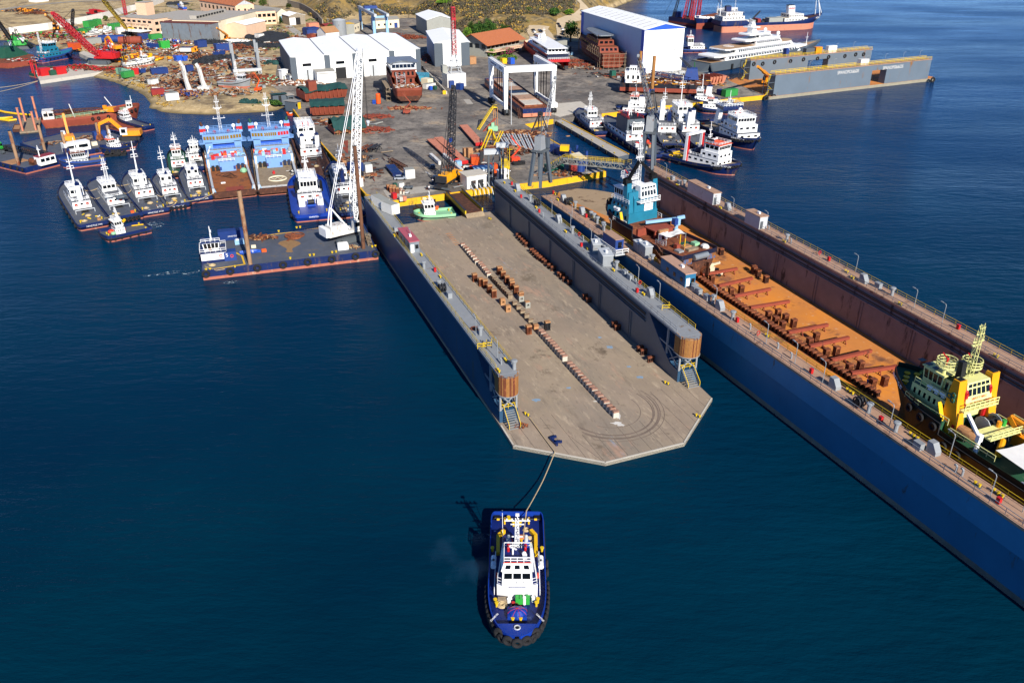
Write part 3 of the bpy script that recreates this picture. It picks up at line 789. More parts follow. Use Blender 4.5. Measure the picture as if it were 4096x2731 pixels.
for k,x0,y0 in (('Q',235,195),('O',1690,1490),('Q',185,205)):
 p=P(k,x0,y0,zt1);s=MB();c=(p[0]-O1[0],p[1]-O1[1],zt1)
 s.rail([(c[0]-.8,c[1]-.8,zt1),(c[0]+.8,c[1]-.8,zt1),(c[0]+.8,c[1]+.8,zt1)],1.1,1.6,.06);s.obj('stair_rail','rail_yellow',d1)
s=MB();p=P('Q',118,32,zt1);s.cyl((p[0]-O1[0],p[1]-O1[1],zt1),(p[0]-O1[0],p[1]-O1[1],zt1+.06),1.0,n=16);s.obj('round_hatch','rust',d1)
def cabin(name,label,fp,mats,h,w,z,O=None,roof_over=.15,door=True,cat='cabin',par=None,win=1,group=None):
 """box cabin: fp = near-left and far-left plan points of its visible long side; extends w to the right"""
 a,b=fp;ang=hd(a,b);L=(V(b[:2])-V(a[:2])).length
 t=par or T(name,label,cat,(a[0],a[1],z),ang,group)
 q=t
 if par:
  q=MB().box(0,L,-w,0,0,h).obj(name,mats[0],par,(a[0]-O[0],a[1]-O[1],z),ang)
 else:MB().box(0,L,-w,0,0,h).obj('wall',mats[0],t)
 MB().box(-roof_over,L+roof_over,-w-roof_over,roof_over,h,h+.18).obj('roof',mats[1],q)
 if door:
  MB().box(-.04,0,-w*.45,-w*.1,.05,2.05).obj('door',mats[2],q)
 if win:
  MB().box(-.05,0,-w*.92,-w*.58,.9,1.9).obj('window','glass',q)
  n=int(L/3)
  for i in range(n):MB().box(i*3+1,i*3+2,0,.04,.9,1.8).obj('window','glass',q)
 MB().box(L*.3,L*.3+.9,-w*.6,-w*.6+.5,h+.18,h+.7).obj('air_conditioner','white',q)
 return q
cabin('control_cabin',None,(P('N',690,1040,zt1),P('N',560,880,zt1)),('steel_sheet','tile_red','white'),2.7,2.3,zt1,O1,par=d1)
s=cabin('switch_cabin',None,(P('O',1050,1068,zt1),P('O',1000,990,zt1)),('grey','grey_light','grey'),2.6,2.4,zt1,O1,par=d1,win=0)
s=cabin('switch_cabin',None,(P('O',950,935,zt1),P('O',930,880,zt1)),('grey','grey_light','grey'),2.3,1.8,zt1,O1,par=d1,win=0)
t=T('steel_truss','dark blue steel frame lying on the apron by the tow line','frame',P('Q',880,1100,.6))
s=MB()
q=[P('Q',x,y,.6)-P('Q',880,1100,.6)+V((0,0,.25)) for x,y in ((825,1075),(880,1055),(850,1090),(890,1140),(860,1110),(935,1105))]
for i in (0,2,4):s.beam(q[i],q[i+1],.4)
s.beam(q[0],q[3],.35);s.obj('bar','navy',t)
tag(MB().leaf(P('Q',555,945,.75),1.4,1.0,.15,60,.25,RN).obj('chain_heap','rust'),'rusty chain heap beside the left stair tower on the apron','chain')
# ---- keel blocks
def block_mesh(kind):
 m=MB()
 if kind=='conc':m.box(-.3,.3,-.55,.55,0,1.05,0);m.box(-.34,.34,-.6,.6,1.05,1.22,1);m.box(-.3,.3,-.52,.52,1.22,1.36,2)
 elif kind=='tall':
  for q in (-.5,-.17,.17,.5):m.box(-.5,.5,q-.07,q+.07,0,1.7,1)
  m.box(-.55,.55,-.62,.62,0,.12,1);m.box(-.55,.55,-.62,.62,1.7,1.82,1);m.box(-.5,.5,-.6,.6,1.82,2.1,2)
 elif kind=='ring':
  m.box(-.55,.55,-.6,.6,0,.5,0);m.box(-.55,.55,-.6,-.3,.5,1.0,0);m.box(-.55,.55,.3,.6,.5,1.0,0);m.box(-.55,.55,-.6,.6,1.0,1.4,0);m.box(-.45,.45,-.55,.55,1.4,1.6,2)
 elif kind=='steel':
  m.box(-.32,.32,-.75,.75,0,.14,1)
  for q in (-.6,-.2,.2,.6):m.box(-.26,.26,q-.06,q+.06,.14,.9,1)
  m.box(-.34,.34,-.78,.78,.9,1.0,1);m.box(-.28,.28,-.74,.74,1.0,1.3,2)
 elif kind=='beam':
  m.box(-.35,.35,-5.2,5.2,1.05,1.7,1)
  for q in (-4.4,-1.5,1.5,4.4):
   m.box(-.5,.5,q-.08,q+.08,0,.12,1);m.beam((-.45,q,0),(0,q,1.1),.14,mi=1);m.beam((.45,q,0),(0,q,1.1),.14,mi=1)
  m.box(-.5,.5,3.3,4.2,0,.5,2)
 return m
BM={}
def block(kind,p,z,ang,label,group,mats,zs=1.0):
 key=kind+mats[0]
 if key not in BM:
  o=block_mesh(kind).obj('keel_block',mats);BM[key]=o.data
  bpy.data.objects.remove(o)
 o=link(BM[key],{'beam': 'bilge_beam','tall': 'side_block','ring': 'side_block'}.get(kind,'keel_block'),None,(p[0],p[1],z),ang+RN.uniform(-.04,.04))
 o.scale=(1,1,zs)
 tag(o,label,'keel block' if kind!='beam' else 'bilge beam',group)
a1b=a1
def row(k0,x0,y0,k1,x1,y1,n,z,kind,label,group,mats,ang):
 a,b=P(k0,x0,y0,z),P(k1,x1,y1,z)
 for i in range(n):block(kind,a.lerp(b,i/max(1,n-1)),z,ang,label,group,mats,RN.uniform(.93,1.07))
CB=('conc_light','cap','cap');RB_=('conc_light','cap','cap');GB=('planks','rust_dark','planks');mt('cap','#94705f',.85,.3,1.2,.3)
l1='squat keel block in the single centre row along the grey dock deck'
g1='centre keel blocks on the grey dock'
row('N',1295,975,'N',1455,1165,8,.6,'conc',l1,g1,RB_,a1);row('N',1495,1195,'N',1592,1312,6,.6,'conc',l1,g1,CB,a1)
row('N',1635,1345,'N',1835,1560,11,.6,'conc',l1,g1,GB,a1);row('W',1182,703,'W',1228,752,6,.6,'conc',l1,g1,GB,a1)
row('Q',735,90,'Q',958,335,11,.6,'conc',l1,g1,CB,a1);row('Q',1005,395,'Q',1437,865,17,.6,'conc',l1,g1,CB,a1)
l2='tall slatted side block left of the centre row on the grey dock';l3='tall slatted side block right of the centre row on the grey dock'
g2='side blocks on the grey dock'
for x,y in ((1430,1360),(1500,1412),(1548,1430),(1600,1490),(1650,1545)):block('tall',P('N',x,y,.6),.6,a1,l2,g2,('rust_red','rust','timber'))
for x,y in ((1712,1280),(1755,1330),(1798,1385),(1850,1420),(1858,1450),(1903,1500),(1960,1575)):block('tall',P('N',x,y,.6),.6,a1,l3,g2,('rust_red','rust','timber'))
for x,y in ((0,1120),(25,1450),(80,1520)):block('ring',P('O',x,y,.6),.6,a1,'stubby side block with a round hole, left of the centre row','holed side blocks on the grey dock',('timber','rust','timber'))
for x,y in ((213,1415),(277,1480)):block('ring',P('O',x,y,.6),.6,a1,'stubby side block with a round hole, right of the centre row','holed side blocks on the grey dock',('wall_grey','rust','timber'))
block('tall',P('Q',622,80,.6),.6,a1,'red brown slatted block standing alone left of the row',None,('rust_red','rust_red','timber'))
block('conc',P('Q',690,45,.6),.6,a1,'pale yellowish block at the head of the second keel row',None,('timber','rust','timber'))
block('tall',P('Q',797,42,.6),.6,a1,'grey slatted block standing alone right of the row',None,('wall_grey','dark_steel','timber'))
for k,pts in (('N',((1930,860),(1955,890),(1980,915),(2005,940),(2030,965),(2090,1035),(2115,1060),(2140,1085),(2165,1110),(2190,1125),(2225,1150),(2250,1170),(2290,1210),(2330,1240))),('O',((610,1165),(635,1180),(665,1215),(715,1250),(872,1395),(908,1430))),('Q',((1430,15),(1455,45),(1668,245),(1702,275),(1768,345)))):
 for x,y in pts:block('steel',P(k,x,y,.6),.6,a1,'dark spare block stowed in the shade along the right wall of the grey dock','spare blocks along the dock wall',('rust_dark','rust_dark','rust'))
# ---- blue dock
O2=V((60,150,0));zt2=11.0;zd2=1.0
d2=T('floating_dry_dock','long blue sided floating dry dock with rust orange floor holding two ships','dry dock',O2)
A2=P('U',792,608,zt2);B2=P('O',425,340,zt2)
A2=A2+(A2-B2).normalized()*26
C2=P('R',1639,578,zt2);D2=P('J',1500,900,zt2)
C2=C2+(C2-D2).normalized()*60
L2M,L2L,_=wing_wall(d2,A2,B2,O2,-1,3.8,-1.2,zt2,'dock_blue','dock_brown','dock_tan',cut=False)
R2M,R2L,_=wing_wall(d2,C2,D2,O2,1,3.8,-1.2,zt2,'dock_blue','dock_brown','dock_tan',cut=False)
rails(d2,L2M,L2L,3.8,zt2,('grey','rail_yellow'));rails(d2,R2M,R2L,3.8,zt2,('rail_yellow','grey'))
tip=[P('J',x,y,zd2) for x,y in ((1040,1215),(800,1175),(600,1160),(480,1180),(390,1195))]
MB().prism([(p[0]-O2[0],p[1]-O2[1]) for p in [A2,C2,D2]+tip+[B2]],-1.6,zd2,1,0).obj('pontoon_deck',['rust_deck','boot'],d2)
ap=tip+[P('J',430,1260,zd2),P('J',1000,1500,zd2),P('J',1300,1230,zd2)]
MB().prism([(p[0]-O2[0],p[1]-O2[1]) for p in ap],.5,zd2+.006).obj('apron_plating','dock_apron' if 'dock_apron' in MT else mt('dock_apron','#9a8468',.85,.2,.2,.35,'#6e5640',.2),d2)
m=MB();m.box(0,L2L,-.06,-.003,6.6,zt2-.5);xf(m,L2M).obj('upper_strake','blue_strake' if 'blue_strake' in MT else mt('blue_strake','#35789c',.5,.18,.12,.14,'#5a4a3c',.7,5),d2)
a2=math.radians(112.5)
items(d2,O2,[('bollard','T',((960,905),(1810,1480),(1840,1500))),('vent','T',((395,555),(600,725))),('hatch','T',((470,620),(1665,1440))),('lamp','T',((420,585),(950,975),(1250,1185),(1540,1385))),
 ('red_box','T',((648,755),(1420,1290))),('ring','T',((865,905),)),('pipe_vent','T',((785,830),(1075,1030),(1215,1135),(210,410),(250,480))),('locker','T',((200,430),(330,520))),
 ('vent','R',((172,1060),(425,1240))),('lamp','R',((370,1190),(935,1475))),('reel','R',((80,1000),)),('bollard','R',((580,1280),(615,1305))),('hatch','R',((780,1440),)),('red_box','R',((285,1145),)),('locker','R',((640,1395),)),
 ('lamp','U',((655,490),(785,545))),('bollard','U',((605,440),(680,470),(695,482))),('red_box','U',((688,510),)),('pipe_vent','U',((520,385),(545,400))),
 ('vent','O',((770,465),(930,570),(960,590),(995,625),(1055,680),(1555,1020),(1060,700))),('hatch','O',((650,400),(840,530))),('reel','O',((710,425),(690,430))),('bollard','O',((560,330),(590,390))),('lamp','O',((1130,750),(735,580))),('red_box','O',((545,325),(880,565))),('locker','O',((1990,1290),(2030,1340)))],zt2,a2)
items(d2,O2,[('vent','P',((965,275),(2140,905))),('hatch','P',((1465,545),)),('locker','P',((905,250),(830,200))),('lamp','P',((755,175),(1520,580),(1905,745))),('bollard','P',((785,195),(885,270),(1380,530),(2110,915))),('pipe_vent','P',((1935,775),(2190,930))),
 ('hatch','T',((1970,340),)),('locker','T',((2120,395),)),('vent','T',((2265,475),)),('lamp','T',((1885,235),)),('bollard','T',((1850,300),(1790,235))),('red_box','T',((1605,115),)),('ring','T',((1508,60),)),('lamp','R',((600,75),(865,215))),('red_box','R',((1015,275),)),('bollard','R',((470,45),(1370,535)))],zt2,a2)
cabin('deck_cabin',None,(P('P',1290,490,zt2),P('P',1000,335,zt2)),('grey_light','dock_tan','grey_dark'),3.2,2.4,zt2,O2,par=d2,win=0)
cabin('deck_cabin',None,(P('P',1820,770,zt2),P('P',1655,685,zt2)),('grey_light','dock_tan','grey_dark'),3.2,2.4,zt2,O2,par=d2,win=0)
cabin('control_cabin',None,(P('P',970,1435,zt2),P('P',690,1230,zt2)),('dock_blue','tan_sheet','white'),3.0,2.5,zt2,O2,par=d2,win=1)
for k,x0,y0,x1,y1,h in (('O',1480,985,1415,930,2.8),('O',1410,930,1360,885,2.2)):
 cabin('switch_cabin',None,(P(k,x0,y0,zt2),P(k,x1,y1,zt2)),('grey','grey_light','grey'),h,1.8,zt2,O2,par=d2,win=0)
p0,p1=P('O',1270,905,zt2),P('O',1110,795,zt2);a=hd(p0,p1);L_=(p1-p0).length
pl=MB().box(-1.5,L_+2,-.5,3.2,-.35,0).obj('side_platform','grey_light',d2,(p0[0]-O2[0],p0[1]-O2[1],zt2),a)
MB().rail([(-1.4,-.3,0),(-1.4,3.0,0),(L_+1.8,3.0,0)],1.1,1.5,.07).obj('railing','white',pl)
MB().box(1,L_-.5,-.3,1.9,0,2.6).obj('cabin_wall','blue_cont',pl);MB().box(.9,L_-.4,-.4,2.0,2.6,2.75).obj('cabin_roof','dock_tan',pl);MB().box(.96,1,.2,1.2,.5,2).obj('cabin_window','glass',pl)
ga,la='keel blocks on the orange dock floor','rusty keel block in the long row on the orange floor of the blue dock'
RD=('rust_dark','rust','rust')
row('T',230,300,'T',320,362,4,zd2,'steel',la,ga,RD,a2);row('T',350,385,'T',450,462,5,zd2,'steel',la,ga,RD,a2);row('T',490,480,'T',1710,1285,34,zd2,'steel',la,ga,RD,a2)
row('T',1760,1315,'T',2100,1530,8,zd2,'steel','shaded keel block beside the green ship bow on the orange floor','keel blocks in the shade by the green ship',RD,a2)
for x,y in ((380,345),(580,478),(687,455),(970,725),(1070,705),(1043,780),(1147,755),(1115,832),(1232,808),(1468,955),(1397,1012),(1678,1100),(1573,1122),(1928,1252),(1808,1282),(2180,1415),(2055,1440)):
 block('tall',P('T',x,y,zd2),zd2,a2,'slatted rust brown block standing between the bilge beams on the orange floor','slatted blocks on the orange dock floor',('rust','rust','rust'))
for x0,y0,x1,y1 in ((330,305,590,255),(495,415,755,360),(670,525,930,475),(845,650,1120,600),(1235,910,1525,850),(1455,1050,1745,990),(1680,1195,1980,1130),(1925,1340,2210,1290)):
 a,b=P('T',x0,y0,zd2),P('T',x1,y1,zd2)
 block('beam',(a+b)/2,zd2,hd(a,b)+PI/2,'long rusty bilge beam on trestles lying across the orange dock floor','bilge beams across the orange floor',('rust','rust_red','timber'),1)
for k,pts in (('T',((825,250),(865,280),(945,340))),('P',((1385,1060),(1760,1260),(1810,1310)))):
 for x,y in pts:block('tall',P(k,x,y,zd2),zd2,a2,'dark block against the right wall of the blue dock','blocks against the far wall of the blue dock',('rust_dark','rust_dark','rust'),.9)
# ---- far grey dock
A3,B3,C3,E3=P('E',1408,1120,.8),P('F',565,935,.8),P('F',862,890,.8),P('F',1345,835,.8)
O3=V((A3[0],A3[1],0));M3=FR(A3,E3,O3);L3=(E3-A3).length
d3=T('floating_dry_dock','grey floating dry dock with yellow railings moored at the right pier','dry dock',O3)
q=M3.inverted() @ V((P('E',1075,905,1.4)-O3));dep=q[1]
xb=q[0]
MB().prism([(-2,-.4),(L3+4,-.4),(L3+6,2),(L3+6,dep+3),(xb-2,dep+3.6),(-14,dep-6),(-12,8)],-1,1.4,1,0).obj('pontoon_deck',['rust_deck','boot'],d3,(0,0,0),hd(A3,E3))
h3=11.2
def wall3(x0,x1,y,w0,w1,t_=4.0):
 n='wing_wall'
 s=MB()
 for a,b,z0 in ((x0,w0,1.4),(w0,w1,8.6),(w1,x1,1.4)):s.box(a,b,y,y+t_,z0,h3)
 w=s.obj(n,'dock_grey3',d3,(0,0,0),hd(A3,E3))
 MB().box(x0-.2,x1+.2,y-.2,y+t_+.2,h3,h3+.25).obj('walkway','dock_tan',w)
 for yy in (y+.2,y+t_-.2):MB().rail([(x0,yy,h3+.25),(x1,yy,h3+.25)],1.2,3,.07).obj('railing','rail_yellow',w)
 return w
mt('dock_grey3','#5f6b75',.5,.12,.12,.22,'#8a6030',.25,5)
wf=(M3.inverted() @ (P('F',580,860,1.4)-O3))[0],(M3.inverted() @ (P('F',850,870,1.4)-O3))[0]
w1=wall3(0,L3-1,0,wf[0],wf[1])
bk=lambda x,y,z:M3.inverted() @ (P('F',x,y,z)-O3)
hb=5.0
ba,bb,bc=bk(160,640,9)[0],bk(425,630,9)[0],bk(895,525,h3)[0]
w2=wall3(xb,L3-3,dep-4,ba,bb)
for i,xx in enumerate((2,8,16,27,36,46,54,66,74,80,86,92,100)):
 if xb+xx<L3-4:o=put(w2,'tyre',(xb+xx,dep-4.2,h3-1.8-(i % 2)*.3),0,1.25)
a3=hd(A3,E3)
tx=text(w1,'SPANOPOULOS',2.3,'mark_white',((M3.inverted() @ (P('F',485,755,9)-O3))[0],-.03,9.2),(PI/2,0,0),sx=.9)
text(w1,'GROUP',1.2,'mark_white',((M3.inverted() @ (P('F',560,750,9)-O3))[0],-.03,8.9),(PI/2,0,0),sx=.9)
text(w1,'SPANOPOULOS',2.3,'mark_white',((M3.inverted() @ (P('F',960,708,9)-O3))[0],-.03,9.2),(PI/2,0,0),sx=.9)
text(w1,'GROUP',1.2,'mark_white',((M3.inverted() @ (P('F',1030,708,9)-O3))[0],-.03,8.9),(PI/2,0,0),sx=.9)
for yy,xx in ((0,-1.6),(dep-4,xb-1.6)):       # stair frames on the wall ends
 s=MB()
 for y in (yy+.4,yy+3.6):s.beam((xx-2,y,1.4),(xx-2,y,h3),.3)
 for z in (4.5,7.8,h3):s.beam((xx-2,yy+.4,z),(xx-2,yy+3.6,z),.25);s.beam((xx-2,yy+.4,z),(xx+2,yy+.4,z),.25)
 f_=s.obj('stair_frame','slate',d3,(0,0,0),a3)
 s=MB();s.beam((xx-2,yy+1,1.4),(xx+1,yy+3,4.5),.9,.15);s.beam((xx+1,yy+1,4.5),(xx-2,yy+3,7.8),.9,.15);s.beam((xx-2,yy+1,7.8),(xx+1,yy+3,h3),.9,.15)
 s.obj('stair_flight','rail_yellow',f_)
for nm,col,x0,w,hh,yy in (('deck_unit','grey_dark',46,6,3.2,dep-3.2),('deck_unit','amber',53,4.4,3.4,dep-3.2),('deck_unit','white',62,6,3.4,dep-3.2),('deck_unit','blue_cont',32,2,4,dep-3.2)):
 MB().box(xb+x0-8,xb+x0-8+w,yy,yy+2.4,h3+.25,h3+.25+hh).obj(nm,col,d3,(0,0,0),a3)
MB().box(wf[0]-8,wf[0]-2.5,1,3.4,h3+.25,h3+3.2).obj('deck_unit','cont_white',d3,(0,0,0),a3)
for i,(xx,hh) in enumerate(((10,4),(24,4),(40,4),(62,4),(75,4.5),(88,4.5),(100,4.5))):
 if xx<L3-2:put(d3,'lamp',(M3 @ V((xx,3.5,h3+.25))),a3)
 if xx<L3-xb-4:put(d3,'lamp',(M3 @ V((xb+xx,dep-.6,h3+.25))),a3)
for x,y in ((1330,1130),(1375,1115),(1415,1115)):
 o=MB().torus((0,0,0),(0,1,0),1.1,.5,16,7).obj('fender_tyre','tyre',d3,P('E',x,y,.9)-O3,a3)
o=MB().torus((0,0,0),(0,1,0),1.1,.5,16,7).obj('fender_tyre','tyre',d3,P('F',1388,838,1.2)-O3,a3)
t=T('link_bridge','vehicle ramp bridge with yellow side girders between quay and grey dock','ramp',P('N',1200,370,2))
o_=P('N',1200,370,2)
q=[P('N',1105,360,2.4),P('N',1285,335,2.4),P('N',1520,555,2.0),P('N',1328,590,2.0)]
s=MB();s.prism([(p[0]-o_[0],p[1]-o_[1]) for p in q],-.6,.15);s.obj('roadway','rust_dark',t)
s=MB();e=[P('N',1325,592,2.0),P('N',1525,558,2.0),P('N',1552,608,.7),P('N',1345,640,.7)]
s.add([p-o_ for p in e]+[p-o_-V((0,0,.2)) for p in e],[(0,1,2,3),(7,6,5,4),(0,4,5,1),(1,5,6,2),(2,6,7,3),(3,7,4,0)]);s.obj('ramp_flap','planks',t)
for i,j in ((0,3),(1,2)):
 s=MB();a,b=q[i]-o_,q[j]-o_;s.beam(a+V((0,0,.3)),b+V((0,0,.3)),.35,1.3,0);s.beam(a+V((0,0,1.0)),b+V((0,0,1.0)),.6,.12,1);s.beam(a+V((0,0,-.35)),b+V((0,0,-.35)),.6,.12,1)
 s.obj('side_girder',['rail_yellow','dark_steel'],t)
t=T('floating_pier','long narrow floating pier with yellow edge beside the tugs','pier',P('J',360,380,1.6));o_=P('J',360,380,1.6)
q=[P('J',358,385,1.6),P('J',1070,798,1.6),P('J',1190,768,1.6),P('J',415,362,1.6)]
MB().prism([(p[0]-o_[0],p[1]-o_[1]) for p in q],-2,0,1,0).obj('pontoon',['concrete','slate'],t)
s=MB();s.beam(q[3]-o_+V((0,0,.12)),q[2]-o_+V((0,0,.12)),.4,.25);s.obj('edge_beam','yellow_kerb',t)
for i in range(9):
 p=q[0].lerp(q[1],(i+.5)/9)-o_;put(t,'tyre',(p[0]-.2,p[1]-.3,-.7),hd(q[0],q[1]),.8)
for i in range(6):
 p=q[0].lerp(q[1],(i+.5)/6)-o_;put(t,'bollard',(p[0]+.8,p[1]+.3,0),hd(q[0],q[1]),.8)
t=T('footbridge','truss footbridge with yellow handrail from the pier to the blue dock','footbridge',P('J',450,810,9));o_=P('J',450,810,9)
a,b=V((0,0,0)),P('J',1210,880,10.6)-o_
a0=P('J',260,945,3)-o_
s=MB();s.lat(a+V((0,0,-.9)),b+V((0,0,-.9)),1.6,1.6,14,.09);s.lat(a0,a+V((0,0,-.3)),1.4,1.4,6,.08);s.beam(a,b,1.4,.1);s.beam(a0+V((0,0,.5)),a,1.2,.1);s.obj('truss','wall_grey',t)
d=(b-a).normalized();n=V((-d[1],d[0],0))*.7
s=MB();s.rail([a+n,b+n],1.2,2,.05);s.rail([a-n,b-n],1.2,2,.05);s.rail([a0+n+V((0,0,.6)),a+n],1.2,1.5,.05);s.rail([a0-n+V((0,0,.6)),a-n],1.2,1.5,.05);s.obj('handrail','rail_yellow',t)
s=MB()
for x,y in ((590,800),(700,870)):
 p=P('J',x,y+60,2)-o_
 s.cyl((p[0],p[1],p[2]),(p[0],p[1],-.9),.5,n=10)
s.obj('support_post','blue_cont',t)
# ---------------------------------------------------------------- vessels
class Hull:
 def __init__(s,par,L,B,fb=1.3,sheer=1.4,bw=.8,bow=.32,p=2.2,rake=.05,stern=.8,sr=.07,fl=.88,mats=('navy','antifoul','navy_deck'),fc=None,n=26,dr=1.8,strake=True,boot=.35,aft=0,bwf=None,inner=None,sheer0=.35,bq=None):
  s.__dict__.update(L=L,B=B,fb=fb,sh=sheer,bw=bw,bow=bow,p=p,rake=rake,stern=stern,sr=sr,fl=fl,fc=fc,aft=aft,bwf=bwf,s0=sheer0,bq=bq)
  ts=sorted(set([i/n for i in range(n+1)]+[.005,sr*.3,sr*.6,sr,.98,.992]+([fc[0]-.001,fc[0]+.001] if fc else [])))
  m,inn,dk,capm=MB(),MB(),MB(),MB()
  rows,ir,dr_=[],[[],[]],[]
  st=[]
  for t in ts:
   w,zd,zr=s.w(t),s.zd(t),s.zr(t)
   ww=max(.03,w*(fl if t>.2 else .97)*(1-.25*max(0,(t-.8)/.2)))
   x=t*L;xw=x-L*rake*max(0,(t-(1-bow))/bow)**1.5+(L*.02*(1-t/.1) if t<.1 else 0)
   r=[(x,w,zr),(x,w,zd-.05),(x,w*1.0,zd-.25),(xw,ww,boot),(xw,ww*.985,-.4),(xw,ww*.75,-dr)]
   rows.append(r+[(a,-b,c) for a,b,c in r[::-1]])
   wi=max(.02,w-.14)
   ir[0].append([(x,w,zr),(x,wi,zr),(x,wi,zd)]);ir[1].append([(x,-wi,zd),(x,-wi,zr),(x,-w,zr)])
   dr_.append([(x,wi+.02,zd),(x,wi*.4,zd+.05),(x,-wi*.4,zd+.05),(x,-wi-.02,zd)])
   st.append((x,w,zd))
  m.loft(rows,mis=[0,2,0,1,1,1,1,1,0,2,0])
  k=len(rows[0])
  m.add(rows[0],[(0,1,10,11)[::-1]],0);m.add(rows[0],[(1,2,3,8,9,10)[::-1]],0);m.add(rows[0],[(3,4,5,6,7,8)[::-1]],1)
  for q in ir:m.loft(q,3 if inner else 0)
  x0=.0;m.add([(x0+.14,s.w(.005),s.zr(0)),(x0+.14,-s.w(.005),s.zr(0)),(x0+.14,-s.w(.005),s.zd(0)),(x0+.14,s.w(.005),s.zd(0))],[(0,1,2,3)],3 if inner else 0)
  if strake:
   for sg in (1,-1):m.tube([(x,sg*(w+.02),zd-.15) for x,w,zd in st],.16,5,2)
  s.hull=m.obj('hull',[mats[0],mats[1],'rubber' if strake else mats[0],inner or mats[0]],par)
  dk.loft(dr_)
  s.deck=dk.obj('deck',mats[2],par)
 def w(s,t):
  b=s.B/2
  if t<s.sr:b*=s.stern+(1-s.stern)*math.sqrt(max(0,1-(1-t/s.sr)**2))
  u=(t-(1-s.bow))/s.bow
  if u>0:b*=max(.012,1-u**s.p)**(s.bq or (.75 if s.p>2 else 1))
  return max(b,.03)
 def zd(s,t):
  z=s.fb+s.sh*max(0,(t-s.s0)/(1-s.s0))**2+s.aft*max(0,(.2-t)/.2)**2
  if s.fc and t>s.fc[0]:z+=s.fc[1]
  return z
 def zr(s,t):
  b=s.bw
  if s.bwf:b=s.bwf(t)
  return s.zd(t)+b
 def tyres(s,ts,sides=(1,-1),r=.62,dz=-.35,name='tyre',stern=0,mat='tyre'):
  me=None
  def one(loc,rz):
   nonlocal me
   if me is None:
    o=MB().torus((0,0,0),(0,1,0),r*.68,r*.34,14,6).obj(name,mat,s.hull,loc,rz);me=o.data
   else:link(me,name,s.hull,loc,rz)
  for t in ts:
   for sg in sides:
    w=s.w(t);d=.01;w2=s.w(min(1,t+d));a=math.atan2((w2-w)*sg,d*s.L)
    nx,ny=-math.sin(a)*sg,math.cos(a)*sg
    one((t*s.L+nx*r*.42,sg*w+ny*r*.42,s.zd(t)+dz),a)
  for i in range(stern):
   y=(i+.5)/stern*2-1
   one((-r*.3,y*s.B*.4*s.stern,s.zd(0)+dz),PI/2)
def winq(par,q,n,v0=.35,v1=.8,gap=.18,mat='glass',name='window',t=.035,u0=.04,u1=.96):
 q=[V(p) for p in q]
 nn=(q[1]-q[0]).cross(q[3]-q[0]).normalized()*t
 def at(u,v):return q[0].lerp(q[1],u).lerp(q[3].lerp(q[2],u),v)
 for i in range(n):
  a=u0+(u1-u0)*(i+gap/2)/n;b=u0+(u1-u0)*(i+1-gap/2)/n
  c=[at(a,v0),at(b,v0),at(b,v1),at(a,v1)]
  MB().hexa([p-nn*.5 for p in c]+[p+nn for p in c]).obj(name,mat,par)
def house(par,x0,x1,hw,z0,h,mat='white',roof=None,fs=0,bs=0,ti=0,nf=0,ns=0,nb=0,v=(.4,.78),name='deckhouse',over=.0,y=0,glass='glass',gap=.22,wn='window'):
 """block with optional sloped front (fs) / back (bs) and tumblehome (ti); windows front/side/back"""
 m=MB().tap(x0,x1,hw,z0,x0+bs,x1+fs,hw-ti,z0+h,cy=y)
 o=m.obj(name,mat,par)
 if roof or over:MB().tap(x0+bs-over,x1+fs+over,hw-ti+over,z0+h,x0+bs-over,x1+fs+over,hw-ti+over,z0+h+.14,cy=y).obj('roof',roof or mat,o)
 A=[V((x1,y-hw,z0)),V((x1,y+hw,z0)),V((x1+fs,y+hw-ti,z0+h)),V((x1+fs,y-hw+ti,z0+h))]
 B_=[V((x0,y+hw,z0)),V((x0,y-hw,z0)),V((x0+bs,y-hw+ti,z0+h)),V((x0+bs,y+hw-ti,z0+h))]
 if nf:winq(o,A,nf,*v,gap,glass,wn)
 if nb:winq(o,B_,nb,*v,gap,glass,wn)
 if ns:
  winq(o,[A[1],B_[0],B_[3],A[2]],ns,*v,gap,glass,wn);winq(o,[B_[1],A[0],A[3],B_[2]],ns,*v,gap,glass,wn)
 return o
def mast(par,x,z,h,kind='pole',mat='white',y=0,r=.14,bars=(.55,.75),bw=2.2,ant=True):
 m=MB()
 if kind=='pole':m.cyl((x,y,z),(x,y,z+h),r*1.6,r*.6,7)
 elif kind=='rake':m.cyl((x,y,z),(x-h*.12,y,z+h),r*2.2,r*.7,8)
 elif kind=='lat':m.lat((x,y,z),(x,y,z+h),.9,.55,max(4,int(h/1.2)),.035)
 elif kind=='tri':
  m.cyl((x,y,z),(x,y,z+h),r*1.3,r*.6,6)
  for sy in (-1,1):m.cyl((x-h*.14,y+sy*h*.12,z),(x,y,z+h*.72),r*.8,r*.6,5)
 xo=-h*.12 if kind=='rake' else 0
 for i,f in enumerate(bars):
  b=bw*(1-.3*i);m.beam((x+xo*f,y-b/2,z+h*f),(x+xo*f,y+b/2,z+h*f),.14)
  if ant:
   for sy in (-1,1):m.cyl((x+xo*f,y+sy*b*.42,z+h*f),(x+xo*f,y+sy*b*.42,z+h*f+.8),.05,n=4)
 m.beam((x+xo*.62+.2,y-.9,z+h*.62),(x+xo*.62+.2,y+.9,z+h*.62),.3,.16)
 o=m.obj('mast',mat,par)
 return o
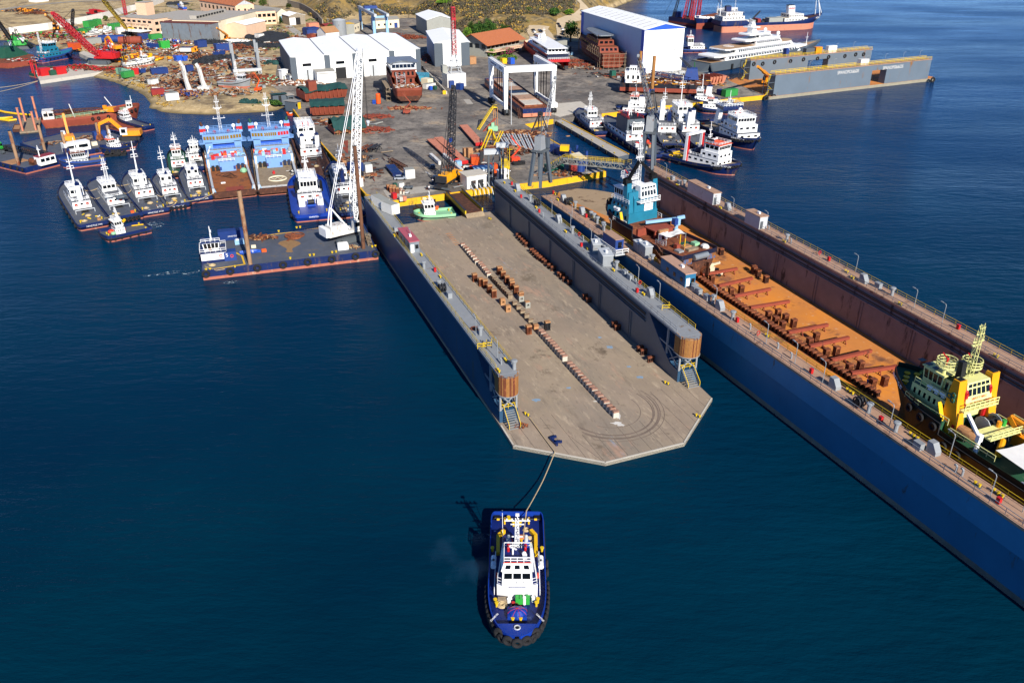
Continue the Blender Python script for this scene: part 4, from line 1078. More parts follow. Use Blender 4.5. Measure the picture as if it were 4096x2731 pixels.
def funnel(par,x,y,z,w,l,h,mat='white',top='black',rnd=False,rk=.15,band=None):
 m=MB()
 if rnd:m.cyl((x,y,z),(x-rk*h,y,z+h),w/2,w/2*.85,12)
 else:m.tap(x-l/2,x+l/2,w/2,z,x-l/2-rk*h,x+l/2-rk*h*.5,w/2*.85,z+h,cy=y)
 o=m.obj('funnel',mat,par)
 m=MB()
 if rnd:m.cyl((x-rk*h,y,z+h),(x-rk*h*1.2,y,z+h+.5),w/2*.85,w/2*.8,12);m.cyl((x-rk*h*1.1,y,z+h+.4),(x-rk*h*1.5,y,z+h+.9),w*.22,n=8)
 else:
  m.tap(x-l/2-rk*h,x+l/2-rk*h*.5,w/2*.86,z+h,x-l/2-rk*h*1.15,x+l/2-rk*h*.7,w/2*.8,z+h+.45,cy=y)
  for q in (-.2,.2):m.cyl((x-rk*h+q*l,y,z+h+.4),(x-rk*h+q*l-.2,y,z+h+1.0),.16,n=7)
 m.obj('funnel_top',top,o)
 return o
def ringbuoy(par,loc,ax='y',mat='orange_red'):
 return MB().torus((0,0,0),(0,1,0) if ax=='y' else (1,0,0),.34,.1,10,5).obj('life_ring',mat,par,loc)
def winch(par,x,y,z,r=.7,w=1.6,mat='dark_steel',drum='black'):
 m=MB();m.cyl((x,y-w/2,z+r),(x,y+w/2,z+r),r*.75,n=10,mi=1)
 for q in (-w/2,w/2):m.cyl((x,y+q-.06,z+r),(x,y+q+.06,z+r),r,n=12)
 m.box(x-r,x+r,y-w/2-.2,y+w/2+.2,z,z+.25)
 return m.obj('winch',[mat,drum],par)
def monitor(par,x,y,z,mat='red'):
 m=MB();m.cyl((x,y,z),(x,y,z+.9),.18,n=6);m.ball((x,y,z+1.0),.26,nu=7,nv=5);m.cyl((x,y,z+1.0),(x+1.1,y,z+1.6),.14,.1,6)
 return m.obj('fire_monitor',mat,par)
def raftcan(par,x,y,z,ax=0,mat='white'):
 m=MB();d=(.6,0,0) if ax==0 else (0,.6,0)
 c=V((x,y,z+.55));d=V(d);m.cyl(c-d,c+d,.38,n=10);m.box(x-.3,x+.3,y-.3,y+.3,z,z+.2)
 return m.obj('raft_canister',mat,par)
def bits(par,pts,z,mat='yellow',h=.6,r=.2,name='bollard'):
 for x,y in pts:MB().cyl((x,y,z),(x,y,z+h),r*.8,n=8).cyl((x,y,z+h),(x,y,z+h+.14),r*1.3,n=8).obj(name,mat,par)
def coil(par,x,y,z,r,mat='rope',n=5):
 m=MB()
 for i in range(n):m.torus((x,y,z+.09+.08*(i % 2)),(0,0,1),r*(.35+.65*i/(n-1)),.1,14,4)
 return m.obj('rope_coil',mat,par)
def vessel(name,label,cat,ps,pb,B,group=None,z=0,**kw):
 ps,pb=V((ps[0],ps[1],z)),V((pb[0],pb[1],z))
 t=T(name,label,cat,ps,hd(ps,pb),group)
 H=Hull(t,(pb-ps).length,B,**kw)
 return t,H
def tug(label,ps,pb,B,hullm='navy',deckm='navy_deck',roofc='white',h1=(.4,.76,.3,2.2),wheel=(.53,.68,.22,2.3),mst=('pole',.5,9),fun=(('r',.4,0,1.5,4),),ty=10,name='tugboat',group='harbour tugs',aftw=True,mon=0,glass='glass',nw=(5,3,3),fb=1.4,stext=None,btext=None,rings=2,tier=None,hm='white',radar=True,tyrs=None,mastm='white',cat='tugboat',sternty=0,z=0,rail='white',extra=None,**kw):
 kw.setdefault('sheer',1.5)
 t,H=vessel(name,label,cat,ps,pb,B,group,z=z,fb=fb,mats=(hullm,'antifoul',deckm),**kw)
 L=H.L;k=L/26.0
 x0,x1,hf,hh=h1;zb=H.zd((x0+x1)/2)-.05
 hs=house(t,x0*L,x1*L,B*hf,zb,hh,hm,'navy_deck' if deckm!='green_deck' else 'green_deck',0,0,.1,3,5,3,(.5,.75),gap=.55,over=.05)
 z1=zb+hh+.12
 if tier:
  house(t,tier[0]*L,tier[1]*L,B*tier[2],z1,tier[3],hm,None,0,.2,.1,3,3,2,(.45,.75),gap=.5,over=.05);z1w=z1+tier[3]+.1
 else:z1w=z1
 a,b,wf,wh=wheel
 house(t,a*L,b*L,B*wf,z1w,wh,hm,roofc,.35,.1,.05,*nw,(.42,.85),'wheelhouse',.25,0,glass,.16)
 zt=z1w+wh+.14
 MB().rail([(a*L+.2,-B*wf,zt),(b*L,-B*wf,zt),(b*L,B*wf,zt),(a*L+.2,B*wf,zt),(a*L+.2,-B*wf,zt)],.8,1.5,.05).obj('railing',rail,t)
 MB().rail([(x0*L+.1,B*hf-.15,z1),(x0*L+.1,-B*hf+.15,z1),(a*L,-B*hf+.15,z1)],.95,1.4,.05).rail([(x0*L+.1,B*hf-.15,z1),(a*L,B*hf-.15,z1)],.95,1.4,.05).obj('railing',rail,t)
 ms=mast(t,mst[1]*L,zt if mst[1]*L>a*L-.5 else z1,mst[2],mst[0],mastm)
 if radar:MB().box(-.2,.2,-1.2,1.2,0,.25).ball((0,1.5,.3),.45,nu=8,nv=6).ball((0,-1.6,.2),.3,nu=8,nv=5).obj('radar','white',t,(a*L+1.0,0,zt+.6))
 for f in fun:
  kd,fx,fy,fw,fh=f[:5];fm=f[5] if len(f)>5 else 'white'
  funnel(t,fx*L,fy*B,z1,fw,fw*1.4,fh,fm,f[6] if len(f)>6 else 'navy',kd=='r')
 for i in range(rings):
  ringbuoy(t,(x0*L-.12,(-1)**i*B*hf*.6,zb+hh*.55),'x');
 if aftw:
  winch(t,(x0-.09)*L,0,H.zd(.2),.65,1.8)
  m=MB();m.tube([(x0*L-4.8,-B*.3,H.zd(.1)),(x0*L-4.8,-B*.3,H.zd(.1)+1.1),(x0*L-4.8,B*.3,H.zd(.1)+1.1),(x0*L-4.8,B*.3,H.zd(.1))],.13,6);m.obj('tow_bar','grey_light',t)
  coil(t,L*.12,B*.2,H.zd(.1),.8)
  m=MB();rr=random.Random(int(L*100));
  MB().box(L*.08,L*.08+1,-B*.28,-B*.28+.9,H.zd(.1),H.zd(.1)+.6).obj('deck_box',rr.choice(('timber','grey','orange')),t)
 bits(t,[(L*.1,B*.33),(L*.1,-B*.33),(L*.86,B*.1),(L*.86,-B*.1)],H.zd(.1) if False else H.zd(.08),'rail_yellow')
 raftcan(t,x0*L+1,B*hf-.6,z1);raftcan(t,x0*L+1,-B*hf+.6,z1)
 for i in range(mon):monitor(t,a*L+.5,(i*2-(mon-1))*1.0,zt)
 if ty:
  q=tyrs or [.08+.88*i/(ty-1) for i in range(ty)]
  H.tyres(q,r=.5*k**.5,stern=sternty)
 if stext:text(H.hull,stext,.62,'white',(-.03,0,H.zd(0)-.05),(PI/2,0,-PI/2))
 if btext:
  tt=.86
  for sg in (1,-1):
   w1,w2=H.w(tt-.05),H.w(tt+.05);an=math.atan2((w2-w1)*sg,.1*L)
   text(H.hull,btext,.9,'white',(tt*L,sg*(H.w(tt)+.1),H.zr(tt)-.5),(PI/2,0,an if sg<0 else an+PI))
 if extra:extra(t,H,zb,z1,zt)
 return t,H
# ---- the towing tug in the foreground
def hero():
 ps,pb=P('S',602,222,2.0),P('S',602,1335,3.0)
 ps=V((ps[0],ps[1],0));pb=V((pb[0],pb[1],0))
 t,H=vessel('tugboat','royal blue harbour tug alone in the foreground towing the dock by a line','tugboat',ps,pb,7.9,fb=1.3,sheer=1.0,bw=.8,bow=.4,p=2.3,rake=.07,bq=.5,boot=.05,stern=.86,sr=.06,mats=('royal','antifoul','royal_deck'),aft=.15,sheer0=.45)
 L=H.L;R0=Matrix.Rotation(-hd(ps,pb),4,'Z')
 def lc(x,y,z): 
  p=R0 @ (P('S',x,y,z)-V((ps[0],ps[1],0)));return V((p[0],p[1],z))
 H.tyres([.6+.036*i for i in range(11)],sides=(1,-1),r=.66,dz=-.3)
 H.tyres([.4,.47,.57],sides=(1,),r=.62,dz=-.2)
 for i,y in enumerate((-2.3,-1.15,0,1.15,2.3)):
  tt=next(q/500 for q in range(500,0,-1) if H.w(q/500)>=abs(y))
  MB().torus((0,0,0),(1,0,0),.5,.27,16,8).obj('tyre','tyre',H.hull,(tt*L+.22,y,H.zd(1)-.15),y*.2)
 zb=H.zd(.6)
 f=lc(597,1012,zb)[0];
 x1=f;hw=2.72
 xb=x1-7.8
 h=2.35
 poly=[(xb,-hw+.5),(x1-.7,-hw),(x1,-hw*.35),(x1,hw*.35),(x1-.7,hw),(xb,hw-.5)]
 dh=MB().prism(poly,zb-.1,zb+h).obj('deckhouse','white',t)
 MB().prism([(x*1.0,y*.99) for x,y in poly],zb+h,zb+h+.06).obj('upper_deck','royal_deck',dh)
 z1=zb+h+.06
 MB().rail([(xb+.3,-hw+.7,z1),(x1-.8,-hw+.08,z1),(x1-.1,-hw*.35,z1),(x1-.1,hw*.35,z1),(x1-.8,hw-.08,z1),(xb+.3,hw-.7,z1)],1.0,1.25,.03,nr=3).obj('railing','white',t)
 wf=lc(597,885,z1)[0];wb=wf-4.3;ww=2.05;wh=2.5
 w=house(t,wb,wf,ww,z1,wh,'white',None,-.25,.1,.12,0,3,2,(.45,.85),'wheelhouse',0,gap=.2)
 A=[V((wf,-ww,z1)),V((wf,ww,z1)),V((wf-.25,ww-.12,z1+wh)),V((wf-.25,-ww+.12,z1+wh))]
 winq(w,A,3,.5,.85,.14)
 zt=z1+wh
 MB().tap(wb,wf-.1,ww+.1,zt,wb+.2,wf-1.1,ww-.25,zt+.55).obj('roof','white',w)
 B_=[V((wf-.1,-ww-.1,zt)),V((wf-.1,ww+.1,zt)),V((wf-1.1,ww-.25,zt+.55)),V((wf-1.1,-ww+.25,zt+.55))]
 winq(w,B_,3,.3,.75,.45)
 MB().box(wf-1.25,wf-1.1,-ww+.2,ww-.2,zt+.5,zt+.62).obj('roof_edge','orange_red',w)
 text(w,'Spanopoulos',.42,'cloth_navy',(wf-.08,.75,z1+.72),(PI/2-.1,0,PI/2),sx=1.0)
 zr=zt+.55
 MB().box(wb+.2,wf-1.2,-ww+.3,ww-.3,zr-.02,zr+.02).obj('roof_deck','royal_deck',w)
 MB().rail([(wf-1.2,-ww+.3,zr),(wf-1.2,ww-.3,zr),(wb+.2,ww-.3,zr)],.9,1.0,.05).rail([(wb+.2,ww-.3,zr),(wb+.2,-ww+.3,zr),(wf-1.2,-ww+.3,zr)],.9,1.2,.05).obj('railing','white',w)
 for x,y in ((wb+.9,-1.2),(wb+.9,1.1)):monitor(w,x,y,zr)
 MB().beam((wb+1.2,-1.2,zr+1.2),(wb+1.9,-.1,zr+1.2),.22,.12).cyl((wb+1.5,-.6,zr),(wb+1.5,-.6,zr+1.2),.12).obj('radar','white',w)
 MB().ball((wb+2.0,.9,zr+.6),.32,nu=8,nv=6).cyl((wb+2.0,.9,zr),(wb+2.0,.9,zr+.5),.08).obj('antenna_dome','white',w)
 MB().box(wf-2.2,wf-1.6,.7,1.3,zr,zr+.6).obj('search_light','white',w)
 mz=zr-.5;mx=wb-.1
 m=MB();m.lat((mx,-.05,mz),(mx,-.05,mz+5.2),.6,.4,12,.04)
 for q,b in ((4.9,3.4),(4.3,1.8),(2.2,1.5)):m.beam((mx,-b/2,mz+q),(mx,b/2,mz+q),.12)
 for y in (-1.4,-.7,.7,1.4):m.box(mx-.12,mx+.12,y-.1,y+.1,mz+4.9,mz+5.2)
 m.cyl((mx,0,mz+5.2),(mx,0,mz+5.9),.06,n=5);m.box(mx-.2,mx+.2,-.25,.25,mz+5.8,mz+6.0)
 m.obj('mast','white',t)
 for y in (-1.25,1.25):
  MB().cyl((xb-.1,y,z1-.4),(xb-.1,y,z1+1.1),.55,.5,10).obj('funnel','royal',t)
  MB().cyl((xb-.1,y,z1+1.1),(xb-.15,y,z1+1.9),.3,.24,10).ball((xb-.15,y,z1+1.9),.24,nu=8,nv=5).obj('exhaust_pipe','grey_light',t)
 for sg in (-1,1):
  MB().rail([(x1-1,sg*(hw+.35),zb),(x1-8.5,sg*(hw+.35),zb)],1.0,1.3,.05,nr=2).obj('railing','white',t)
  raftcan(t,xb+2.2,sg*(hw+.55),z1-.9);raftcan(t,xb+3.0,sg*(hw+.55),z1-.9)
  ringbuoy(t,(xb+4.6,sg*(hw+.1),z1-.9))
 zf=H.zd(.8)
 cv=lc(602,1115,zf+.6)[0]
 m=MB();m.ball((cv,0,zf+.45),1.1,1.35,.85,0,9,6);m.box(cv-.9,cv+.9,-1.25,1.25,zf,zf+.7)
 cvr=m.obj('winch_cover','royal',t)
 m=MB()
 for a in range(4):
  an=a*PI/4+.3;pts=[(cv+1.12*math.cos(an)*math.cos(q),1.37*math.sin(an)*math.cos(q),zf+.45+.88*abs(math.sin(q))) for q in (PI*i/8 for i in range(9))]
  m.tube(pts,.025,4)
 m.obj('lashing','red',cvr)
 bits(t,[tuple(lc(x,y,zf)[:2]) for x,y in ((562,1196),(633,1196),(406,1028),(418,1058),(787,1022),(773,1055))],zf-.15,'rail_yellow',.7,.2)
 MB().box(lc(600,1215,zf)[0]-.15,lc(600,1215,zf)[0]+.15,-1.05,1.05,zf,zf+.3).obj('fairlead','black',t)
 q=lc(597,1268,zf+.9);MB().torus((q[0],0,H.zr(.95)+.02),(0,0,1),.36,.1,14,5).cyl((q[0],0,H.zr(.95)-.1),(q[0],0,H.zr(.95)),.34,n=14,mi=1).obj('hawse_ring',['grey_light','black'],t)
 c=lc(468,1052,zf);coil(t,c[0],c[1],zf,.62)
 MB().box(c[0]-1.1,c[0]-.5,c[1]-.6,c[1]+.7,zf,zf+.5).obj('pallet','planks',t)
 for x in (604,636,697):
  c=lc(x,1030,zf);MB().box(c[0]-.35,c[0]+.35,c[1]-.24,c[1]+.24,zf,zf+.95).box(c[0]-.38,c[0]+.38,c[1]-.27,c[1]+.27,zf+.95,zf+1.05).obj('bin','green',t)
 c=lc(666,1040,zf);MB().cyl((c[0],c[1],zf),(c[0],c[1],zf+1.1),.22,n=9).cyl((c[0],c[1],zf+1.1),(c[0],c[1],zf+1.3),.2,n=9).obj('fire_extinguisher','white',t)
 c=lc(567,1045,zf);MB().cyl((c[0],c[1],zf),(c[0],c[1],zf+.4),.25,n=9).obj('deck_valve','red',t)
 for x,y in ((527,1030),(745,1015)):
  c=lc(x,y,zf);MB().cyl((c[0],c[1],zf),(c[0],c[1],zf+.75),.26,n=9).obj('pipe_vent','white',t)
 n=10;xs=[L*(.905+.095*i/n) for i in range(n+1)]
 MB().loft([[(x,H.w(x/L)-.05,H.zr(x/L)-.02),(x,0,H.zr(x/L)+.02),(x,-H.w(x/L)+.05,H.zr(x/L)-.02)] for x in xs]).obj('foredeck','royal',t)
 for sg in (-1,1):
  tt=.86;w1,w2=H.w(.83),H.w(.89)
  text(H.hull,'CHRISTOS',.34,'white',(tt*L,sg*(H.w(tt)-.2),H.zr(tt)+.02),(0,0,PI/2+sg*-.95))
 MB().box(L*.855,L*.9,-.0,2.3,H.zd(.87)+.02,H.zd(.87)+.05).obj('wet_patch','grey',t) if False else None
 za=H.zd(.2)
 for sg in (-1,1):
  pts=[lc(x,y,za) for x,y in (((486,405),(432,452),(430,610)) if sg<0 else ((724,402),(768,450),(770,622)))]
  m=MB()
  for a,b in zip(pts,pts[1:]):m.beam((a[0],a[1],za+.38),(b[0],b[1],za+.38),.5,.62)
  m.obj('guard_rail','yellow',t)
 m=MB();a,b=lc(400,272,za+.7),lc(800,285,za+.7);m.tube([(a[0],a[1],za+.75),(b[0],b[1],za+.75)],.1,6)
 m.obj('tow_beam','dark_steel',t)
 for x in (432,527,545,660,767):c=lc(x,285,za+.75);MB().cyl((c[0],c[1]-.2,za+.8),(c[0],c[1]+.2,za+.8),.17,n=8).obj('roller','yellow',t)
 for x in (491,706):c=lc(x,315,za);MB().box(c[0]-.45,c[0]+.45,c[1]-.12,c[1]+.12,za,za+.75).obj('tow_pin','yellow',t)
 bits(t,[tuple(lc(x,y,za)[:2]) for x,y in ((570,345),(628,345),(525,300))],za,'rail_yellow',.8,.22)
 c=lc(720,480,za);coil(t,c[0],c[1],za,.95,n=7)
 c=lc(715,530,za);MB().leaf((c[0],c[1],za+.15),.5,.5,.2,50,.2,RN).obj('net_heap','green_pale',t)
 c=lc(735,600,za);coil(t,c[0],c[1],za,.6)
 c=lc(682,380,za);coil(t,c[0],c[1],za,.45)
 c=lc(645,450,za);MB().box(c[0]-.35,c[0]+.35,c[1]-.5,c[1]+.5,za,za+.35).obj('crate','salmon',t)
 for x,y in ((650,480),(670,515)):c=lc(x,y,za);MB().box(c[0]-.4,c[0]+.4,c[1]-.35,c[1]+.35,za+.06,za+.12).obj('hatch_mark','yellow',t)
 c=lc(632,545,za);MB().box(c[0]-.55,c[0]+.55,c[1]-.45,c[1]+.45,za,za+.9).obj('tow_hook','yellow',t)
 m=MB();a,b=lc(556,470,za),lc(550,505,za);m.cyl((a[0],a[1],za+.2),(b[0],b[1],za+.2),.12,n=6).obj('fender','orange',t)
 a,b=lc(470,450,za),lc(478,640,za);MB().beam((a[0],a[1],za+5.2),(b[0],b[1],za+.5),.05).obj('whip_antenna','white',t)
 for sg in (-1,1):
  MB().box(.25,1.3,sg*3.1-.5,sg*3.1+.5,za+.3,za+.42).obj('stern_grating','black',t)
 bits(t,[(L*.33,3.55),(L*.33,-3.55)],za+.5,'rail_yellow',.6,.22)
 return t,H,ps,R0
hero()
def rope(label,pts,r=.09,mat='rope',sag=0,name='mooring_rope',group=None):
 out=[]
 for a,b in zip(pts,pts[1:]):
  a,b=V(a),V(b)
  out+=[a.lerp(b,i/8)-V((0,0,sag*4*(i/8)*(1-i/8))) for i in range(8)]
 out.append(V(pts[-1]))
 o=MB().tube([p-out[0] for p in out],r,5).obj(name,mat,None,out[0])
 return tag(o,label,'rope',group)
a=P('S',655,440,2.6);b=P('S',685,205,2.6);c=P('Q',755,1465,1.1);d=P('Q',870,1190,.9)
rope('pale towing line running from the tug stern to the dock apron',[a,b,c,d,P('Q',640,875,1.0)],.085,sag=.12,name='tow_line')
# ---- moored tugs, left row
NV='navy'
def yb(t,H,zb,z1,zt):          # yellow-black deck gear heap
 L=H.L;z=H.zd(.1);r=random.Random(int(L*31))
 for i in range(9):
  x,y=L*r.uniform(.06,.26),H.B*r.uniform(-.3,.3)
  MB().beam((x,y,z+.15),(x+r.uniform(-.9,.9),y+r.uniform(-.9,.9),z+r.uniform(.15,.5)),.28).obj('deck_gear',r.choice(('rail_yellow','black','grey_dark','timber','grey','white_worn')),t)
 MB().ball((L*.2,0,z+.4),.7,.9,.45,0,7,5).obj('rope_heap','rope',t)
tug('moored navy tug farthest left in the stern-out row, white raked mast',P('L',520,905,.3),P('L',215,470,0),8.8,mst=('rake',.56,11),fun=(('r',.42,0,1.7,5),),stext='ΧΡΗΣΤΟΣ ΧΧΙΙ',group=None,extra=yb,ty=9)
def launch(t,H,zb,z1,zt):
 L=H.L;z=zb+2.0
 MB().cyl((L*.36,1.6,z+.5),(L*.36+.1,1.6,z+1.0),1.5,n=14).obj('satellite_dish','grey_light',t)
 MB().ball((L*.33,-1.6,z+.4),1.1,1.8,.6,0,9,6).obj('rescue_boat','slate',t)
tug('moored navy tug with wide flat stern deck and skeleton mast in the left row',P('L',900,815,.3),P('L',575,430,0),9.4,mst=('lat',.55,8),fun=(),h1=(.36,.72,.26,2.2),stern=.93,sr=.03,sternty=6,group=None,extra=launch,ty=9,p=3,bow=.2)
tug('moored navy tug with yellow chains on its aft deck and tall raked mast',P('L',1222,752,.3),P('L',945,350,0),9.2,mst=('rake',.58,11.5),fun=(('r',.44,0,1.8,5.2),),stext='ΧΡΗΣΤΟΣ ΧΧΧΙ',group=None,extra=yb,ty=9)
tug('moored navy tug with twin yellow black stairs, fourth in the left row',P('L',1480,685,.3),P('L',1275,360,0),7.9,mst=('pole',.6,9),fun=(('r',.5,0,1.1,3.4),),h1=(.4,.74,.3,2.2),stext='ΧΡΗΣΤΟΣ VIII',group=None,extra=yb,sternty=4,ty=7)
tug('moored navy tug with white and yellow striped house beside the rusty supply ship',P('L',1745,600,.3),P('L',1600,280,0),8.2,mst=('pole',.62,6),fun=(('r',.5,0,1.3,2.6),),stext='ΧΡΗΣΤΟΣ XIX',group=None,extra=yb,ty=7)
tug('small green decked tug with white house behind the left tug row',P('L',1505,320,.3),P('L',1455,75,0),7.0,hullm='hull_black',deckm='green_deck',roofc='salmon',mst=('pole',.55,6),fun=(),h1=(.36,.7,.34,2.2),group=None,ty=8)
tug('small navy tug half hidden behind the striped tug and supply ship',P('L',1715,250,.3),P('L',1650,30,0),6.6,mst=('tri',.5,6),fun=(),group=None,ty=6)
tug('big white multi deck tug moored between the light blue ship and the quay',P('H',1690,1095,.3),P('H',1440,560,0),10.5,hullm='hull_black',deckm='rust_dark',h1=(.42,.82,.36,2.6),tier=(.5,.8,.33,2.5),wheel=(.58,.76,.3,2.5),mst=('tri',.56,9),fun=(('b',.44,-.25,1.6,4.5),('b',.44,.25,1.6,4.5)),mon=2,group=None,fb=2,sheer=2.2,ty=8,extra=yb)
def bbex(t,H,zb,z1,zt):
 L,B=H.L,H.B
 for sg in (-1,1):MB().box(L*.24,L*.3,sg*B*.22-.9,sg*B*.22+.9,H.zd(.25),H.zd(.25)+2.2).obj('vent_house','white',t)
 winch(t,L*.27,0,H.zd(.27),1.0,2.2,'blue_bright','black')
 MB().tube([(L*.36,-1.5,z1),(L*.3,-1.5,H.zd(.3))],.2).tube([(L*.36,-.9,z1),(L*.3,-.9,H.zd(.3))],.2).obj('ladder','white',t)
 for sg in (-1,1):MB().tap(L*.38,L*.44,.5,z1,L*.36,L*.4,.35,z1+3.5,cy=sg*B*.3).obj('exhaust','black',t)
tug('bright blue tug with big dark bridge windows beside the crane barge',P('H',1600,1535,.3),P('H',1500,1085,0),12.5,hullm='royal',deckm='royal',h1=(.36,.78,.3,2.4),wheel=(.42,.64,.22,3.4),nw=(5,3,5),mst=('tri',.62,6),fun=(),stern=.8,sr=.16,group=None,ty=8,tyrs=[.1,.2,.3,.4,.5,.6,.7],fb=1.7,aftw=False,extra=bbex,stext='CHRISTOS')
tug('navy and white tug squeezed between the crane barge and the quay',P('H',2040,1500,.3),P('H',1830,960,0),9.0,mst=('pole',.55,9),fun=(('b',.46,0,1.6,4,'navy'),),h1=(.4,.8,.3,2.4),group=None,ty=7,extra=yb)
def wbex(t,H,zb,z1,zt):
 L=H.L;z=H.zd(.5)
 m=MB();m.cyl((L*.52,-.9,z),(L*.52,-.9,z+2.2),.35,n=8);m.beam((L*.52,-.9,z+2.1),(L*.4,-1.6,z+2.9),.5);m.beam((L*.4,-1.6,z+2.9),(L*.5,-1.9,z+1.4),.45)
 m.obj('deck_crane','yellow',t)
 MB().ball((L*.76,-.8,z+.6),.9,.8,.6,0,8,6).obj('buoy_heap','orange_red',t);MB().ball((L*.76,.9,z+.5),.7,.7,.5,0,8,6).obj('net_heap','green_pale',t)
 MB().beam((.4,-1.5,z+.3),(3.4,-2.6,z+.3),.25).obj('boom','yellow',t)
tug('short blue workboat under way with a folded yellow deck crane',P('L',1120,905,.3),P('L',600,1040,0),7.6,hullm='navy',deckm='navy_deck',h1=(.52,.72,.22,1.9),wheel=(.55,.7,.2,1.9),mst=('tri',.6,3.5),fun=(),name='workboat',cat='workboat',stern=.98,sr=.01,bow=.08,p=3.5,group=None,ty=6,tyrs=[.15,.32,.5,.68,.82,.93],fb=1.1,sheer=.3,aftw=False,rings=1,radar=False,extra=wbex)
# ---- right cluster
tug('dark blue tug with wire cage mast, left end of the right hand cluster',P('K',335,700,.3),P('K',45,470,0),9.0,mst=('lat',.56,7),fun=(),h1=(.28,.68,.34,2.5),wheel=(.46,.6,.24,2.5),group=None,ty=10,mon=1)
def fifi(t,H,zb,z1,zt):
 L,B=H.L,H.B
 house(t,L*.44,L*.64,B*.34,z1,5.2,'slate','black',0,0,.2,0,0,0,name='machinery_casing')
 for sg in (-1,1):monitor(t,L*.5,sg*2,z1+5.4)
 MB().rail([(L*.44,-3,z1+5.3),(L*.64,-3,z1+5.3),(L*.64,3,z1+5.3),(L*.44,3,z1+5.3)],1,1.5,.06).obj('railing','red',t)
 for x,y,c in ((.33,-.25,'orange_red'),(.3,.2,'red'),(.22,-.1,'timber'),(.26,.3,'white'),(.18,.15,'grey')):MB().box(L*x,L*x+1.4,B*y-.6,B*y+.6,H.zd(.25),H.zd(.25)+1.2).obj('deck_box',c,t)
 MB().ball((L*.26,-1.5,H.zd(.25)+.9),1.7,.8,.6,0,10,6).obj('rescue_boat','orange_red',t)
tug('long navy fire tug with white bridge and orange rescue boat by the floating pier',P('K',985,975,.3),P('K',350,590,0),11.0,h1=(.42,.78,.38,2.6),wheel=(.4,.52,.22,3.2),mst=('tri',.56,8),fun=(),fb=1.6,sheer=2.4,group=None,ty=9,extra=fifi,aftw=False,nw=(3,2,5))
tug('white tug with orange topped bridge moored at the yellow quay behind the cage mast tug',P('K',900,470,.3),P('K',465,455,0),9.0,roofc='orange',mst=('pole',.5,7),fun=(('b',.34,0,1.8,4.5),),h1=(.22,.8,.36,2.4),tier=(.34,.66,.3,2.3),wheel=(.42,.6,.26,2.4),btext='CHRISTOS VI',group=None,ty=6)
tug('navy tug stern with two tall white funnels behind the grey portal crane',P('K',1130,855,.3),P('K',930,470,0),10.0,mst=('pole',.6,10),fun=(('b',.55,.12,2.0,7.5,'white','white'),('b',.52,-.16,1.8,3.0,'navy')),h1=(.36,.76,.36,2.5),stext='ΧΡΗΣΤΟΣ',group=None,ty=6,sternty=7,fb=1.7,extra=yb)
tug('white and navy tug with the tallest white pole mast amid the right cluster',P('K',1530,880,.3),P('K',1085,520,0),10.0,mst=('pole',.74,11),fun=(('b',.5,-.1,1.8,5.5),('b',.36,.28,1.3,6.5)),h1=(.44,.86,.36,2.6),tier=(.56,.82,.32,2.6),wheel=(.62,.78,.3,2.6),fb=1.8,sheer=2.2,group=None,ty=6,mon=1)
tug('navy tug with round white bridge at the yellow quay under the stranded dredger',P('K',1815,350,.3),P('K',1300,330,0),9.5,mst=('pole',.72,7),fun=(('b',.58,.1,1.6,4.2),),h1=(.54,.86,.34,2.3),wheel=(.68,.82,.24,2.4),group=None,ty=5,sheer=2,extra=yb)
tug('low navy tug with white tapered house and tyre fringe right of the quay',P('K',1800,430,.3),P('K',1385,420,0),8.0,roofc='orange',mst=('pole',.62,4),fun=(('b',.5,0,1.3,2.0),),h1=(.38,.82,.32,2.4),group=None,ty=12,sheer=1.2,rings=2)
def xlvi(t,H,zb,z1,zt):
 L,B=H.L,H.B
 m=MB()
 for sg in (-1,1):m.tap(L*.36,L*.43,.9,z1,L*.4,L*.46,.7,z1+6.2,cy=sg*B*.3)
 m.obj('funnel_leg','white',t)
 MB().box(L*.36,L*.52,-B*.36,B*.36,z1+6.2,z1+7.4).obj('bridge_deck','navy',t)
 MB().rail([(L*.36,-B*.36,z1+7.4),(L*.52,-B*.36,z1+7.4),(L*.52,B*.36,z1+7.4),(L*.36,B*.36,z1+7.4),(L*.36,-B*.36,z1+7.4)],1.1,1.3,.07).obj('railing','white',t)
 MB().ball((L*.6,1.2,zt+1.2),.8,nu=10,nv=7).obj('antenna_dome','white',t)
tug('big navy tug heading out with tyre ringed bow and roofed funnel platform',P('K',1490,590,.3),P('K',2065,880,0),12.0,h1=(.5,.86,.4,2.7),tier=(.54,.82,.36,2.7),wheel=(.6,.78,.33,2.7),mst=('pole',.44,13),fun=(),fb=2.2,sheer=2.2,btext='CHRISTOS XLVI',group=None,ty=12,tyrs=[.8,.835,.87,.905,.935,.96,.982],mon=2,nw=(6,3,2),extra=xlvi,deckm='planks')
